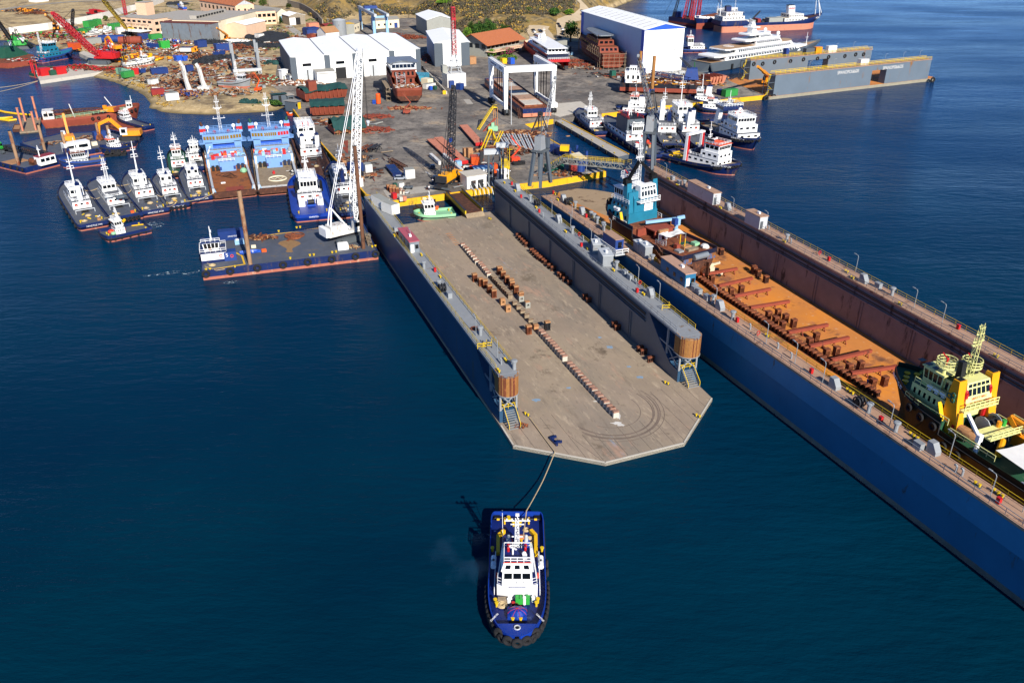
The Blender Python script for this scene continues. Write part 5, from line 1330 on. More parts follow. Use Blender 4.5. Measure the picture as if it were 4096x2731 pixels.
def gantry(t,H,zb,z1,zt):
 L,B=H.L,H.B
 m=MB()
 for sg in (-1,1):m.tap(L*.36,L*.4,.8,H.zd(.3),L*.37,L*.4,.55,H.zd(.3)+9.5,cy=sg*B*.36)
 o=m.obj('gantry_leg','white',t)
 MB().box(L*.36,L*.41,-B*.4,B*.4,H.zd(.3)+9.5,H.zd(.3)+10.1).obj('gantry_beam','white',t)
 for sg in (-1,1):MB().tap(L*.4,L*.405,.6,H.zd(.3),L*.4,L*.405,.4,H.zd(.3)+9.4,cy=sg*B*.36).obj('gantry_stripe','red',t)
 MB().ball((L*.5,0,z1+1),3,2.2,1.2,0,10,6).obj('net_heap','cloth_navy',t)
 r=random.Random(4)
 for i in range(8):MB().beam((L*r.uniform(.05,.3),B*r.uniform(-.35,.35),H.zd(.1)+.3),(L*r.uniform(.05,.3),B*r.uniform(-.35,.35),H.zd(.1)+.6),.35).obj('deck_gear','yellow',t)
 funnel(t,L*.66,-B*.2,z1,1.6,2,6,'navy','black')
tug('navy salvage tug nearest the blue dock with white gantry legs and orange bridge visor',P('K',1040,925,.3),P('K',1880,1165,0),11.0,h1=(.38,.8,.36,2.6),tier=(.56,.8,.34,2.4),wheel=(.6,.78,.3,2.6),roofc='orange',mst=('pole',.58,12),fun=(),fb=1.5,sheer=2.6,bow=.3,btext='CHRISTOS XXXIV',group=None,ty=10,tyrs=[.06,.2,.34,.8,.83,.86,.92,.945,.965,.985],nw=(7,3,2),extra=gantry,aftw=False,deckm='planks')
# ---- boats among the left barges
tug('old blue hulled work boat with grey cabin beside the spud barges',P('G',1215,850,.3),P('G',700,925,0),7.0,hullm='blue_cont',deckm='planks',hm='grey_light',roofc='rust',h1=(.38,.76,.3,1.2),wheel=(.42,.72,.26,2.2),mst=('pole',.6,5),fun=(('r',.36,0,.6,1.6,'grey_light','grey'),),name='work_boat',cat='boat',group=None,ty=0,nw=(3,6,2),radar=False,rings=0,aftw=False)
tug('small tug covered with oversized black fender tyres beside the excavator barge',P('G',1470,700,.3),P('G',1165,770,0),5.5,deckm='navy_deck',roofc='orange',h1=(.3,.7,.3,1.6),wheel=(.48,.68,.24,1.9),mst=('pole',.55,3.5),fun=(('r',.32,0,.5,1.8),),group=None,ty=9,radar=False,aftw=False)
tug('open navy boat with pale stern and small cabin at the rusty barge',P('G',1725,490,.3),P('G',1370,400,0),5.2,h1=(.66,.84,.3,1.0),wheel=(.7,.84,.26,1.7),mst=('pole',.7,2.5),fun=(),name='work_boat',cat='boat',group=None,ty=3,radar=False,aftw=False,rings=0)
tug('white hulled boat with a fringe of tyres hauled out in the scrap yard',P('A',1430,790,2.2),P('A',1790,740,2.2),5.5,hullm='white_worn',deckm='planks',h1=(.4,.7,.26,1.2),wheel=(.58,.72,.24,2.0),mst=('pole',.6,3),fun=(),name='hauled_boat',cat='boat',group=None,ty=10,radar=False,aftw=False,z=2.8,rings=0)
tug('bare grey steel boat with red deck standing ashore on blocks',P('B',520,990,2),P('B',880,1010,2),6.0,hullm='grey',deckm='rust_red',h1=(.6,.82,.3,1.0),wheel=(.64,.8,.26,2.2),mst=('lat',.58,9),fun=(),name='grey_boat',cat='boat',group=None,ty=0,radar=False,aftw=False,z=2.6,hm='grey_light',rings=0,sheer=2.2)
tug('pale green workboat with white wheelhouse moored behind the grey dock deck',P('N',1195,605,.3),P('N',735,655,0),6.2,hullm='green_pale',deckm='green_pale',h1=(.48,.76,.26,1.4),wheel=(.5,.74,.25,2.3),roofc='white',mst=('pole',.6,3.2),fun=(('b',.44,.1,.6,1.2,'orange'),),name='workboat',cat='workboat',group=None,ty=3,tyrs=[.82,.9,.96],radar=False,aftw=False,stern=.95,sr=.02,fb=1.1,sheer=.8,nw=(3,3,2),rings=0)
tug('blue tug barge with white house and orange lifeboat behind the blue edged hall',P('E',640,590,.3),P('E',330,600,0),9,h1=(.1,.62,.3,2.6),wheel=(.52,.72,.24,5),roofc='orange',mst=('pole',.62,4),fun=(),name='workboat',cat='workboat',group=None,ty=5,stern=.98,sr=.01,bow=.15,hullm='blue_cont',deckm='rust_dark',sheer=.5)
tug('teal and white supply tug with tyre ringed bow in the far left basin',P('A',420,720,.3),P('A',845,650,0),9.5,hullm='blue_cont',deckm='teal',h1=(.16,.62,.34,2.6),hm='teal',tier=(.2,.56,.3,2.4),wheel=(.3,.52,.28,2.8),mst=('lat',.2,12),fun=(('b',.22,.2,1.6,4.0,'teal'),),group=None,ty=10,tyrs=[.12,.22,.32,.42,.52,.62,.72,.8,.88,.95],fb=2.2,sheer=2.4)
tug('little blue boat with white cuddy parked on the dirt road',P('B',120,125,2),P('B',45,105,2),3.6,h1=(.3,.6,.3,.8),wheel=(.35,.6,.26,1.8),mst=('pole',.5,2),fun=(),name='hauled_boat',cat='boat',group=None,ty=0,radar=False,aftw=False,z=2.6,rings=0,hullm='blue_bright')
tug('white motor cruiser laid up ashore beside the green containers',P('A',1185,395,2),P('A',1285,375,2),3.8,hullm='white',deckm='white',h1=(.2,.7,.3,.8),wheel=(.3,.6,.28,1.2),mst=('pole',.4,1.2),fun=(),name='motor_cruiser',cat='boat',group=None,ty=0,radar=False,aftw=False,z=2.4,rings=0)
tug('old white yacht hull laid up ashore with yellow cockpit',P('A',1010,430,2),P('A',1190,405,2),4.4,hullm='white_worn',deckm='cream',h1=(.2,.8,.3,.9),wheel=(.35,.65,.26,1.0),mst=('pole',.4,1.2),fun=(),name='motor_cruiser',cat='boat',group=None,ty=0,radar=False,aftw=False,z=2.4,rings=0)
tug('grey dinghy hull dumped ashore by the blue tanks',P('A',1195,465,2),P('A',1300,450,2),3.6,hullm='grey',deckm='grey_light',h1=(.4,.6,.2,.4),wheel=(.45,.55,.15,.5),mst=('pole',.4,.8),fun=(),name='boat_hull',cat='boat',group=None,ty=0,radar=False,aftw=False,z=2.2,rings=0)
def speed(name,label,ps,pb,B,m1,m2):
 t,H=vessel(name,label,'boat',ps,pb,B,fb=.75,sheer=.35,bw=.15,bow=.5,p=1.8,stern=.95,sr=.02,mats=(m1,m1,m2),strake=False,dr=.4)
 MB().tap(H.L*.35,H.L*.6,B*.3,.8,H.L*.4,H.L*.52,B*.24,1.35).obj('windscreen','glass',t)
 MB().box(-.5,.1,-.25,.25,.2,1.4).obj('outboard_motor','black',t)
 for q in (.15,.25):MB().box(H.L*q,H.L*q+.5,-B*.3,B*.3,.75,1.1).obj('seat','white',t)
speed('speedboat','small white and red speedboat moored at the yellow quay',P('N',965,470,0),P('N',800,465,0),2.3,'red','white')
speed('dinghy','small orange boat moored at the corner of the beach',P('H',1355,320,0),P('H',1278,315,0),2.6,'orange','orange')
speed('dinghy','small navy raft boat tied under the white container on the dock wall',P('N',550,540,0),P('N',475,555,0),2.8,'navy','navy_deck')
# ---------------------------------------------------------------- larger ships, barges, cranes
def heap(par,name,mats,c,rx,ry,n,rnd,h=.6,ln=2.5,th=.25):
 m=MB()
 for i in range(n):
  x,y=c[0]+rnd.gauss(0,rx*.5),c[1]+rnd.gauss(0,ry*.5)
  a=rnd.uniform(0,PI);l=ln*rnd.uniform(.3,1)/2;z=c[2]+rnd.uniform(.1,h)
  m.beam((x-l*math.cos(a),y-l*math.sin(a),z),(x+l*math.cos(a),y+l*math.sin(a),z+rnd.uniform(-.3,.3)),th*rnd.uniform(.5,1.6),th*rnd.uniform(.4,1.2),rnd.randrange(len(mats)))
 return m.obj(name,mats,par)
def barge(name,label,pts,zd,mats=('navy','antifoul','navy_deck'),cat='barge',kerb=.3,ty=(),tyr=.7,boot=.5,z0=-1.2,group=None):
 o=V((pts[0][0],pts[0][1],0));pl=[(p[0]-o[0],p[1]-o[1]) for p in pts]
 ang=hd(pts[0],pts[1])
 t=T(name,label,cat,o,ang,group)
 Mi=Matrix.Rotation(-ang,4,'Z');pl=[tuple((Mi @ V((x,y,0)))[:2]) for x,y in pl]
 n=len(pl)
 m=MB()
 for a,b,mi in ((z0,boot,1),(boot,zd+kerb,0)):m.add([(x,y,a) for x,y in pl]+[(x,y,b) for x,y in pl],[(i,(i+1) % n,n+(i+1) % n,n+i) for i in range(n)],mi)
 cx,cy=sum(p[0] for p in pl)/n,sum(p[1] for p in pl)/n
 inn=[]
 for x,y in pl:
  d=math.hypot(x-cx,y-cy);inn.append((cx+(x-cx)*(1-.45/d),cy+(y-cy)*(1-.45/d)))
 m.add([(x,y,zd+kerb) for x,y in pl]+[(x,y,zd+kerb) for x,y in inn]+[(x,y,zd-.02) for x,y in inn],[(i,(i+1) % n,n+(i+1) % n,n+i) for i in range(n)]+[(n+i,n+(i+1) % n,2*n+(i+1) % n,2*n+i) for i in range(n)],0)
 hl=m.obj('hull',mats[:2],t)
 MB().add([(x,y,zd) for x,y in inn],[tuple(range(n))]).obj('deck',mats[2],t)
 me=None
 for e,fr in ty:
  a,b=V(pl[e]),V(pl[(e+1) % n]);d=(b-a).normalized();nn=V((d[1],-d[0]))
  for f in fr:
   p=a.lerp(b,f)+nn*.3
   loc,rz=(p[0],p[1],zd-tyr*.75),math.atan2(d[1],d[0])
   if me is None:me=MB().torus((0,0,0),(0,1,0),tyr*.72,tyr*.32,18,8).obj('tyre','tyre',hl,loc,rz).data
   else:link(me,'tyre',hl,loc,rz)
 def L(k,x,y,z):
  p=Mi @ (P(k,x,y,z)-o);return V((p[0],p[1],z))
 return t,L,pl
def spud(par,p,top,r,mat,z0=-2.0):
 MB().cyl((p[0],p[1],z0),(p[0],p[1],top),r,n=14).cyl((p[0],p[1],top-.02),(p[0],p[1],top),r*1.02,n=14).obj('spud_pile',mat,par)
mt('rust_pile','#9a7a5c',.8,.3,.25,.5,'#7a3a1c',.3,2);mt('rust_pile_dark','#6a4630',.85,.3,.3,.5,'#2a2220',.25,2)
rnd=random.Random(21)
# ---- crane barge
c0,c1,c3=P('M',185,1062,.1),P('M',2190,822,.1),P('M',108,640,2.3)
ax=(c1-c0);ax=V((ax[0],ax[1],0));nn=V((-ax[1],ax[0],0)).normalized()*22
bt,BL,bpl=barge('crane_barge','dark blue deck barge with two rusty spud piles and a pilot house',[c0,c1,c1+nn,c0+nn],2.5,ty=((0,(.018,.15,.3,.445,.585,.725,.865,.985)),),tyr=1.0,kerb=.15,boot=.75)
spud(bt,BL('M',722,885,2.5),22,.52,'rust_pile');spud(bt,BL('M',2020,700,2.5),30,.5,'rust_pile_dark')
for a,b in (((300,935),(655,880)),((655,880),(625,785)),((625,785),(555,748)),((640,585),(1545,462))):
 p,q=BL('M',*a,2.51),BL('M',*b,2.51);MB().beam((p[0],p[1],2.515),(q[0],q[1],2.515),.45,.02).obj('deck_line','yellow',bt)
q=BL('M',310,855,2.5)
h_=house(bt,q[0]-3.0,q[0]+3.2,2.6,2.5,2.6,'white','navy',0,0,0,0,0,0,y=q[1]+2.3,over=.2)
MB().box(q[0]-3.05,q[0]+3.25,q[1]-.34,q[1]+4.95,2.5,3.2).obj('base_band','navy',h_)
MB().rail([(q[0]-3.1,q[1]-.4,5.25),(q[0]+3.3,q[1]-.4,5.25),(q[0]+3.3,q[1]+5,5.25),(q[0]-3.1,q[1]+5,5.25),(q[0]-3.1,q[1]-.4,5.25)],1,1.4,.05).obj('railing','white',bt)
w_=MB().tap(q[0]-2,q[0]+1.6,1.6,5.25,q[0]-2.3,q[0]+1.9,1.9,7.6,cy=q[1]+2.3).obj('wheelhouse','white',bt)
MB().box(q[0]-2.6,q[0]+2.2,q[1]+.2,q[1]+4.4,7.6,7.8).obj('roof','navy',w_)
X0,X1,Y0,Y1=q[0]-2,q[0]+1.6,q[1]+.7,q[1]+3.9
winq(w_,[(X0,Y0,5.25),(X1,Y0,5.25),(X1+.3,Y0-.3,7.6),(X0-.3,Y0-.3,7.6)],4,.35,.92);winq(w_,[(X1,Y0,5.25),(X1,Y1,5.25),(X1+.3,Y1+.3,7.6),(X1+.3,Y0-.3,7.6)],3,.35,.92);winq(w_,[(X0,Y1,5.25),(X0,Y0,5.25),(X0-.3,Y0-.3,7.6),(X0-.3,Y1+.3,7.6)],3,.35,.92)
MB().box(X0+1.1,X0+1.8,Y0-.14,Y0+.02,5.35,7.2).obj('door','timber',w_)
MB().rail([(X0-.5,Y0-.3,7.8),(X1+.5,Y0-.3,7.8)],.9,1.2,.05).obj('railing','white',w_);mast(bt,q[0],7.8,3.6,y=q[1]+2.3,bars=(.6,),bw=1.6)
ringbuoy(bt,(q[0]+1.8,q[1]-.45,4.2),'y')
q2=BL('M',500,840,2.5);o=MB().box(q2[0]-1.5,q2[0]+1.5,q2[1],q2[1]+2.4,2.5,4.9).obj('deck_locker','blue_cont',bt);text(o,'S',1.3,'white',(q2[0]-.8,q2[1]-.03,4.1),(PI/2,0,0));ringbuoy(o,(q2[0]+.4,q2[1]-.1,3.8))
for a,nm in (((215,950),'bollard'),((260,945),'bollard'),((545,915),'bollard'),((1180,820),'bollard'),((1405,785),'bollard'),((1450,780),'bollard'),((1660,752),'bollard'),((1705,745),'bollard'),((2120,685),'bollard'),((2155,680),'bollard'),((1253,468),'bollard'),((1293,463),'bollard'),((1047,510),'bollard')):
 p=BL('M',*a,2.5);bits(bt,[(p[0],p[1])],2.5,'rail_yellow',.35,.25)
p=BL('M',285,895,2.5);coil(bt,p[0],p[1],2.5,.8);
for a,b in (((160,790),(180,850)),((180,850),(280,890)),((430,935),(330,950)),((330,950),(200,905))):
 p,q=BL('M',*a,2.55),BL('M',*b,2.55);MB().beam(p,q,.12).obj('deck_rope','rope',bt)
def onbarge(name,label,cat,k,x,y,z=2.5):return T(name,label,cat,P(k,x,y,z),bt.rotation_euler[2])
t=onbarge('storage_container','blue container behind the pilot house on the crane barge','container','M',520,590)
MB().box(-3.6,3.6,-1.2,1.2,.1,2.7).obj('body','cont_blue',t);MB().box(3.6,3.66,-1.1,1.1,.2,2.6).obj('door','blue_cont',t);text(t,'ΧΡΗΣΤΟΣ',.5,'white',(0,-1.24,1.2),(PI/2,0,0))
t=onbarge('generator','small white generator box near the left spud pile','generator','M',600,650);MB().box(-1.2,1.2,-.6,.6,.1,1.3).obj('casing','lt_blue',t);MB().box(-.9,.9,-.5,.5,1.3,1.5).obj('lid','white',t)
t=onbarge('rowing_boat','light blue open rowing boat lying on the crane barge deck','boat','M',720,760)
MB().loft([[(x,w,.8),(x,w*.6,.2),(x,0,.05),(x,-w*.6,.2),(x,-w,.8)] for x,w in ((-2.6,.55),(-1.8,.8),(0,.9),(1.6,.65),(2.7,.05))]).obj('hull','blue_bright',t);MB().box(-1.5,-1.1,-.75,.75,.6,.68).box(.5,.9,-.75,.75,.6,.68).obj('seat','white',t)
tag(heap(None,'scrap_pile',('rust','timber','rust_dark'),P('M',870,590,2.5),4.2,1.8,60,rnd,1.0,2.2),'rusty frames and timbers heaped near the left spud on the barge','scrap pile')
c_=P('M',1230,560,2.6);
m=MB();
for i in range(8):m.torus((c_[0]+rnd.uniform(-1.5,1.5),c_[1]+rnd.uniform(-1,1),2.7),(0,rnd.uniform(-.2,.2),1),rnd.uniform(.7,1.9),.17,16,4)
m.beam((c_[0]-.5,c_[1],2.7),(c_[0]-1.2,c_[1]-3.5,2.6),.5,.3)
tag(m.obj('chain_heap','rust'),'rusty anchor chain heaped in the middle of the barge deck','chain')
tag(MB().prism([(p[0],p[1]) for p in (P('M',1170+150*math.cos(a)*(.6+.4*math.sin(3*a)),670-75*math.sin(a),2.5) for a in (i*PI/9 for i in range(18)))],2.4,2.508).obj('rust_stain',mt('stain','#8a6a45',.9,.2,.8)),None,None,kind='structure')
for x,y,c,l in ((1785,705,'white','white ballast block with red dots at the front edge of the crane barge'),(880,735,'orange','orange gas bottle crate on the crane barge deck'),(760,690,'cream','cream coloured bag heap behind the blue rowing boat')):
 t=onbarge('deck_crate',l,'crate','M',x,y);s_=1.4 if x==1785 else .6
 MB().box(-s_,s_,-s_*.6,s_*.6,0,s_*1.1).obj('body',c,t);MB().box(-s_*.9,s_*.9,-s_*.5,s_*.5,s_*1.1,s_*1.25).obj('lid',c,t)
tag(heap(None,'rope_heap',('rope','rust','timber'),P('M',1895,695,2.5),2,1,30,rnd,.5,1.6,.15),'tangle of ropes and chain by the right spud pile','rope')
t=onbarge('gangway','short aluminium gangway propped by the right spud pile','gangway','M',2080,640);MB().lat((0,-2.5,.3),(0,2.5,1.6),1,1,6,.06).obj('truss','planks',t)
def crawler(label,base,hdg,boom_top,mats,scale=1.0,boomw=1.6,nb=24,z=0,mast_=None,boomr=.09,name='crawler_crane',tracks=True,boomfoot=1.5,stays=True,hook=None,tipm=None,cabc=None,cw='white',truck=False):
 bm,gm=mats
 t=T(name,label,'crane',base,hdg)
 k=scale
 if tracks:
  for s_ in (-1,1):
   m=MB()
   pts=[(-3.6*k,.9*k)]+[(-3.6*k-.9*k*math.sin(a),.9*k-.9*k*math.cos(a)+0) for a in ()]
   m.box(-3.4*k,3.4*k,s_*2.3*k-.55*k,s_*2.3*k+.55*k,.12*k,1.35*k)
   for q in (-3.4,3.4):m.cyl((q*k,s_*2.3*k-.55*k,.73*k),(q*k,s_*2.3*k+.55*k,.73*k),.62*k,n=12)
   for i in range(14):m.box((-3.5+i*.5)*k,(-3.3+i*.5)*k,s_*2.3*k-.6*k,s_*2.3*k+.6*k,1.3*k,1.42*k)
   m.obj('track','grey_dark' if gm!='white' else 'white_worn',t)
  MB().box(-1.8*k,1.8*k,-1.8*k,1.8*k,.7*k,1.5*k).cyl((0,0,1.4*k),(0,0,1.8*k),1.3*k,n=14).obj('undercarriage','dark_steel',t)
 z0=1.8*k if tracks else (1.9 if truck else .3)
 MB().box(-5.2*k,2.2*k,-1.6*k,1.6*k,z0,z0+.6*k).tap(-4.8*k,-.6*k,1.5*k,z0+.6*k,-4.6*k,-.8*k,1.3*k,z0+2.2*k).obj('machinery_house',gm,t)
 MB().box(-6.0*k,-5.0*k,-1.7*k,1.7*k,z0+.2*k,z0+2.0*k).obj('counterweight',cw,t)
 cb=MB().tap(.6*k,2.4*k,.6*k,z0+.5*k,.7*k,2.2*k,.55*k,z0+2.4*k,cy=-1.3*k).obj('cab',cabc or gm,t)
 MB().box(2.25*k,2.48*k,-1.75*k,-.85*k,z0+1.3*k,z0+2.2*k).obj('window','glass',cb);MB().box(.9*k,2.0*k,-1.96*k,-1.86*k,z0+1.3*k,z0+2.2*k).obj('window','glass',cb)
 Mi=Matrix.Rotation(-hdg,4,'Z');bt_=Mi @ (V(boom_top)-V(base));ft=V((boomfoot*k,0,z0+.8*k))
 d=(bt_-ft);L_=d.length;dn=d.normalized()
 m=MB();a=ft+dn*L_*.12;b=ft+dn*L_*.93
 up=(0,1,0) if abs(dn[2])>.7 else None
 m.lat(a,b,boomw,boomw*.8,nb,boomr,0,up=up)
 m.lat(ft,a,boomw*.4,boomw,4,boomr,0,up=up);m.lat(b,bt_,boomw*.8,boomw*.35,3,boomr,0,up=up)
 bo=m.obj('boom',bm,t)
 if tipm:
  m=MB();m.lat(ft+dn*L_*.62,b,boomw*.95,boomw*.85,8,boomr*1.1,0,up=up);m.obj('boom_section',tipm,bo)
 m=MB();m.cyl(bt_+V((0,-.5*k,0)),bt_+V((0,.5*k,0)),.55*k,n=12);m.obj('sheave',bm,bo)
 if stays:
  g=V((-3.6*k,0,z0+6*k))
  m=MB()
  for s_ in (-.8,.8):m.beam((-4.5*k,s_*k,z0+.8*k),g+V((0,s_*.5*k,0)),.22*k);m.beam((0,s_*k,z0+.8*k),g+V((0,s_*.5*k,0)),.2*k)
  m.obj('gantry_frame',bm,t)
  m=MB()
  for s_ in (-.6,.6):m.tube([g+V((0,s_*k*.6,0)),bt_+V((0,s_*k*.7,0))],.09,4)
  m.obj('pendant',bm if bm=='white' else 'dark_steel',t)
 if hook:
  hx=bt_+dn*.3+V((.8*k,0,0));m=MB()
  for s_ in (-.25,.25):m.tube([hx+V((0,s_,0)),V((hx[0],hx[1]+s_,hook))],.06,4)
  m.obj('hoist_rope','black',t);MB().cyl((hx[0],hx[1]-.3,hook),(hx[0],hx[1]+.3,hook),.5,n=10).box(hx[0]-.2,hx[0]+.2,hx[1]-.1,hx[1]+.1,hook-1.2,hook).obj('hook_block','grey_light',t)
 return t
wb_=P('M',1850,590,2.5);wtop=P('B',2110,575,47)
crawler('white crawler crane with very tall lattice boom standing on the barge',wb_,math.radians(38),wtop,('white','white_worn'),1.25,2.0,34,boomr=.1,name='crawler_crane',hook=24)
kb=P('I',1140,1105,2);ktop=P('C',1185,1000,34)
t=crawler('yellow truck crane with black lattice boom beside the link bridge',kb,math.radians(68),ktop,('dark_steel','gold'),1.1,2.0,22,tracks=False,truck=True,boomfoot=.8,boomr=.1,cw='dark_steel',hook=None)
MB().box(-8,5.5,-1.3,1.3,1.0,1.6).box(-9,-7,-1.35,1.35,.9,1.5).obj('chassis','dark_steel',t)
for x in (-7.4,-6,-4.6,1.6,3,4.4):
 for s_ in (-1,1):MB().cyl((x,s_*1.0,.6),(x,s_*1.45,.6),.6,n=12).obj('wheel','tyre',t)
for x in (-8.3,5):
 MB().beam((x,-4.2,1.0),(x,4.2,1.0),.5,.5).obj('outrigger','grey_dark',t)
 for s_ in (-1,1):MB().cyl((x,s_*4,0),(x,s_*4,1.2),.2,n=8).cyl((x,s_*4,0),(x,s_*4,.15),.6,n=8).obj('outrigger_foot','rust_dark',t)
MB().box(5.5,7.4,-1.3,1.3,.9,2.9).obj('driver_cab','gold',t)
MB().box(-1,1,-1.35,-.9,14,15.2).obj('boom_winch','blue_bright',t)
p=P('C',1195,985,2);a=math.radians(24)
t=T('tower_crane','slim red and white lattice tower crane on a white block base','crane',p,a)
MB().box(-5,5,-4,4,0,6.5).obj('base_block','cont_white',t);MB().box(-4.5,-2,-5.8,-4,0,3.5).obj('base_cabinet','blue_cont',t)
MB().box(-5.5,-3,1,4,6.5,10).obj('machine_cabin','wall_grey',t)
m=MB()
for sx,sy in ((-1,-1),(1,-1),(1,1),(-1,1)):m.beam((sx*3+.5,sy*2.4,6.5),(sx*.9+.5,sy*.9,15),.4)
for z,s_ in ((9,.72),(12,.45)):
 for i in range(4):
  q=[(-1,-1),(1,-1),(1,1),(-1,1)];A,B_=q[i],q[(i+1) % 4];w_=3*s_+.3;m.beam((A[0]*w_+.5,A[1]*w_*.85,z),(B_[0]*w_+.5,B_[1]*w_*.85,z),.25)
m.obj('portal','grey_light',t)
zt_=HT('C',1155,130,p)
MB().lat((.5,0,14.5),(.5,0,27),2.0,1.9,11,.1).obj('mast_section','white_worn',t);MB().lat((.5,0,15),(.5,0,zt_),2.05,1.6,18,.12).obj('boom','red_crane',t)
MB().box(-.6,1.6,-1.1,1.1,zt_-6,zt_-5).box(-.4,1.4,-1,1,zt_-.5,zt_).obj('boom_head','red_crane',t)
def portal(label,base,hdg,h,jib,mats=('slate','grey_dark'),k=1.0):
 t=T('portal_crane',label,'crane',base,hdg)
 m=MB();hl=h*.48
 for sx,sy in ((-1,-1),(1,-1),(1,1),(-1,1)):m.beam((sx*3.2*k,sy*1.8*k,0),(sx*1.5*k,sy*1.2*k,hl),.85*k)
 m.beam((-2.6*k,-1.6*k,hl*.35),(2.6*k,-1.6*k,hl*.35),.3);m.beam((-2.6*k,1.6*k,hl*.35),(2.6*k,1.6*k,hl*.35),.3)
 m.obj('portal_leg',mats[0],t)
 MB().box(-2.3*k,2.3*k,-1.9*k,1.9*k,hl,hl+.6).obj('slew_ring',mats[1],t)
 MB().tap(-2.0*k,1.1*k,1.1*k,hl+.6,-1.8*k,.6*k,1.0*k,hl+h*.22).obj('machinery_house','grey',t)
 c=MB().box(1.2*k,2.6*k,-1.7*k,-.4*k,hl+.8,hl+3.4*k).obj('cab',mats[0],t);MB().box(2.6*k,2.64*k,-1.6*k,-.5*k,hl+1.6,hl+3.1*k).obj('window','glass',c)
 m=MB();top=V((-.5*k,0,h))
 for s_ in (-1,1):
  m.beam((-2.8*k,s_*1.6*k,hl+h*.28),top+V((0,s_*.35*k,0)),.3*k);m.beam((1.2*k,s_*1.6*k,hl+h*.28),top+V((0,s_*.35*k,0)),.3*k)
  m.beam((-2.4*k,s_*1.4*k,h*.78),(.9*k,s_*1.3*k,h*.78),.2*k)
 m.cyl(top+V((0,-.6*k,0)),top+V((0,.6*k,0)),.6*k,n=10)
 m.obj('a_frame','dark_steel',t)
 Mi=Matrix.Rotation(-hdg,4,'Z');J=Mi @ (V(jib)-V(base));f=V((1.6*k,0,hl+h*.22))
 m=MB();m.lat(f,f.lerp(J,.95),1.3*k,.7*k,16,.07);m.cyl(J-V((0,.3,0)),J+V((0,.3,0)),.5,n=9);m.obj('jib','grey',t)
 m=MB()
 for s_ in (-.3,.3):m.tube([top+V((0,s_,0)),J+V((0,s_,0))],.06,4)
 m.tube([J,V((J[0],J[1],hl-2))],.06,4);m.obj('jib_rope','black',t)
 return t
portal('grey level luffing portal crane standing between the two docks',P('I',2180,1110,11),math.radians(60),20.5,P('C',2352,895,41),k=1.0)
portal('grey portal crane with black cable chute behind the teal ship',P('J',1400,920,11),math.radians(75),23,P('D',1300,645,47),k=1.05)
# ---- travel lift over a barge
p0=P('C',1785,1320,2);ang=math.radians(105)
t=T('travel_lift','huge white travel lift straddling a cargo barge on the yard','boat hoist',p0,ang)
Lx,Wy,Hh=26.0,-21.5,20.0
for y in (0,Wy):
 for x in (0,Lx):
  MB().tap(x-.9,x+.9,.7,2.4,x-1.2,x+1.2,1.0,Hh-1.8,cy=y).obj('leg','panel_white',t)
  w_=MB()
  for q in (-1.4,1.4):
   for s_ in (-.75,.75):w_.cyl((x+q,y+s_-.4,1.15),(x+q,y+s_+.4,1.15),1.15,n=14)
  w_.obj('wheel','tyre',t);MB().box(x-2.2,x+2.2,y-.35,y+.35,1.2,2.6).obj('bogie','grey_dark',t)
 MB().box(-1.6,Lx+1.6,y-1.0,y+1.0,Hh-2.2,Hh+.2).obj('top_beam','panel_white',t)
 MB().box(0,Lx,y-.45,y+.45,3.2,4.4).obj('sill_beam','panel_white',t)
 MB().rail([(-1.4,y,Hh+.2),(Lx+1.4,y,Hh+.2)],1,3,.04).obj('railing','grey_light',t)
 for i in range(6):
  x=3+i*4;m=MB();yy=y+(-2.2 if y==0 else 2.2)
  for q in (-.25,.25):m.tube([(x+q,yy,Hh-1.5),(x+q,yy,6)],.12,4)
  m.obj('sling','black',t);MB().box(x-.4,x+.4,yy-.3,yy+.3,Hh-3.4,Hh-2).obj('hoist_block','dark_steel',t)
MB().box(-1.4,1.4,Wy,0,Hh-2.0,Hh+.4).obj('cross_beam','panel_white',t);MB().box(Lx-1.4,Lx+1.4,Wy,0,Hh-2.0,Hh+.4).obj('cross_beam','panel_white',t) if False else None
text(t,'Spanopoulos Group',1.3,'blue_cont',(Lx*.68,1.03,Hh-1.0),(PI/2,0,PI));text(t,'CIMOLAI',1.3,'blue_cont',(Lx*.18,1.03,Hh-1.0),(PI/2,0,PI))
MB().box(-3.2,0,Wy-1.2,Wy+1.6,2.6,4.6).obj('power_unit','panel_white',t)
ps,pb=P('C',1985,1345,2.8),P('C',1545,975,2.8)
d_=(pb-ps).normalized();n_=V((d_[1],-d_[0],0))*12.6
bt2,L2_,bp2=barge('cargo_barge','navy and rust red cargo barge with open tan hold under the travel lift',[ps+n_,pb+n_,pb,ps],5.8,('navy','salmon','rust'),boot=4.2,z0=2.7,kerb=.3)
LB_=(pb-ps).length
MB().box(5,LB_-6,2.0,10.6,5.8,6.6).obj('hatch_coaming','rust',bt2)
for i in range(6):MB().box(5.5+i*(LB_-12)/6,5.5+(i+.93)*(LB_-12)/6,2.3,10.3,6.3 if i % 2 else 6.5,7.0 if i % 2 else 6.8).obj('hatch_cover','dock_tan' if i % 2 else 'conc_light',bt2)
for i in range(7):MB().box(4+i*LB_/8,5+i*LB_/8,3,10,2.0,2.75).obj('keel_support','timber',bt2)
MB().lat((.5,13.8,2),(4,13.8,6),1,1,7,.06).obj('access_ladder','rust_dark',bt2)
for i in range(10):MB().cyl((3+i*4,12.3,5.9),(3+i*4,12.3,6.6),.12,n=5).obj('stanchion','rust_dark',bt2)
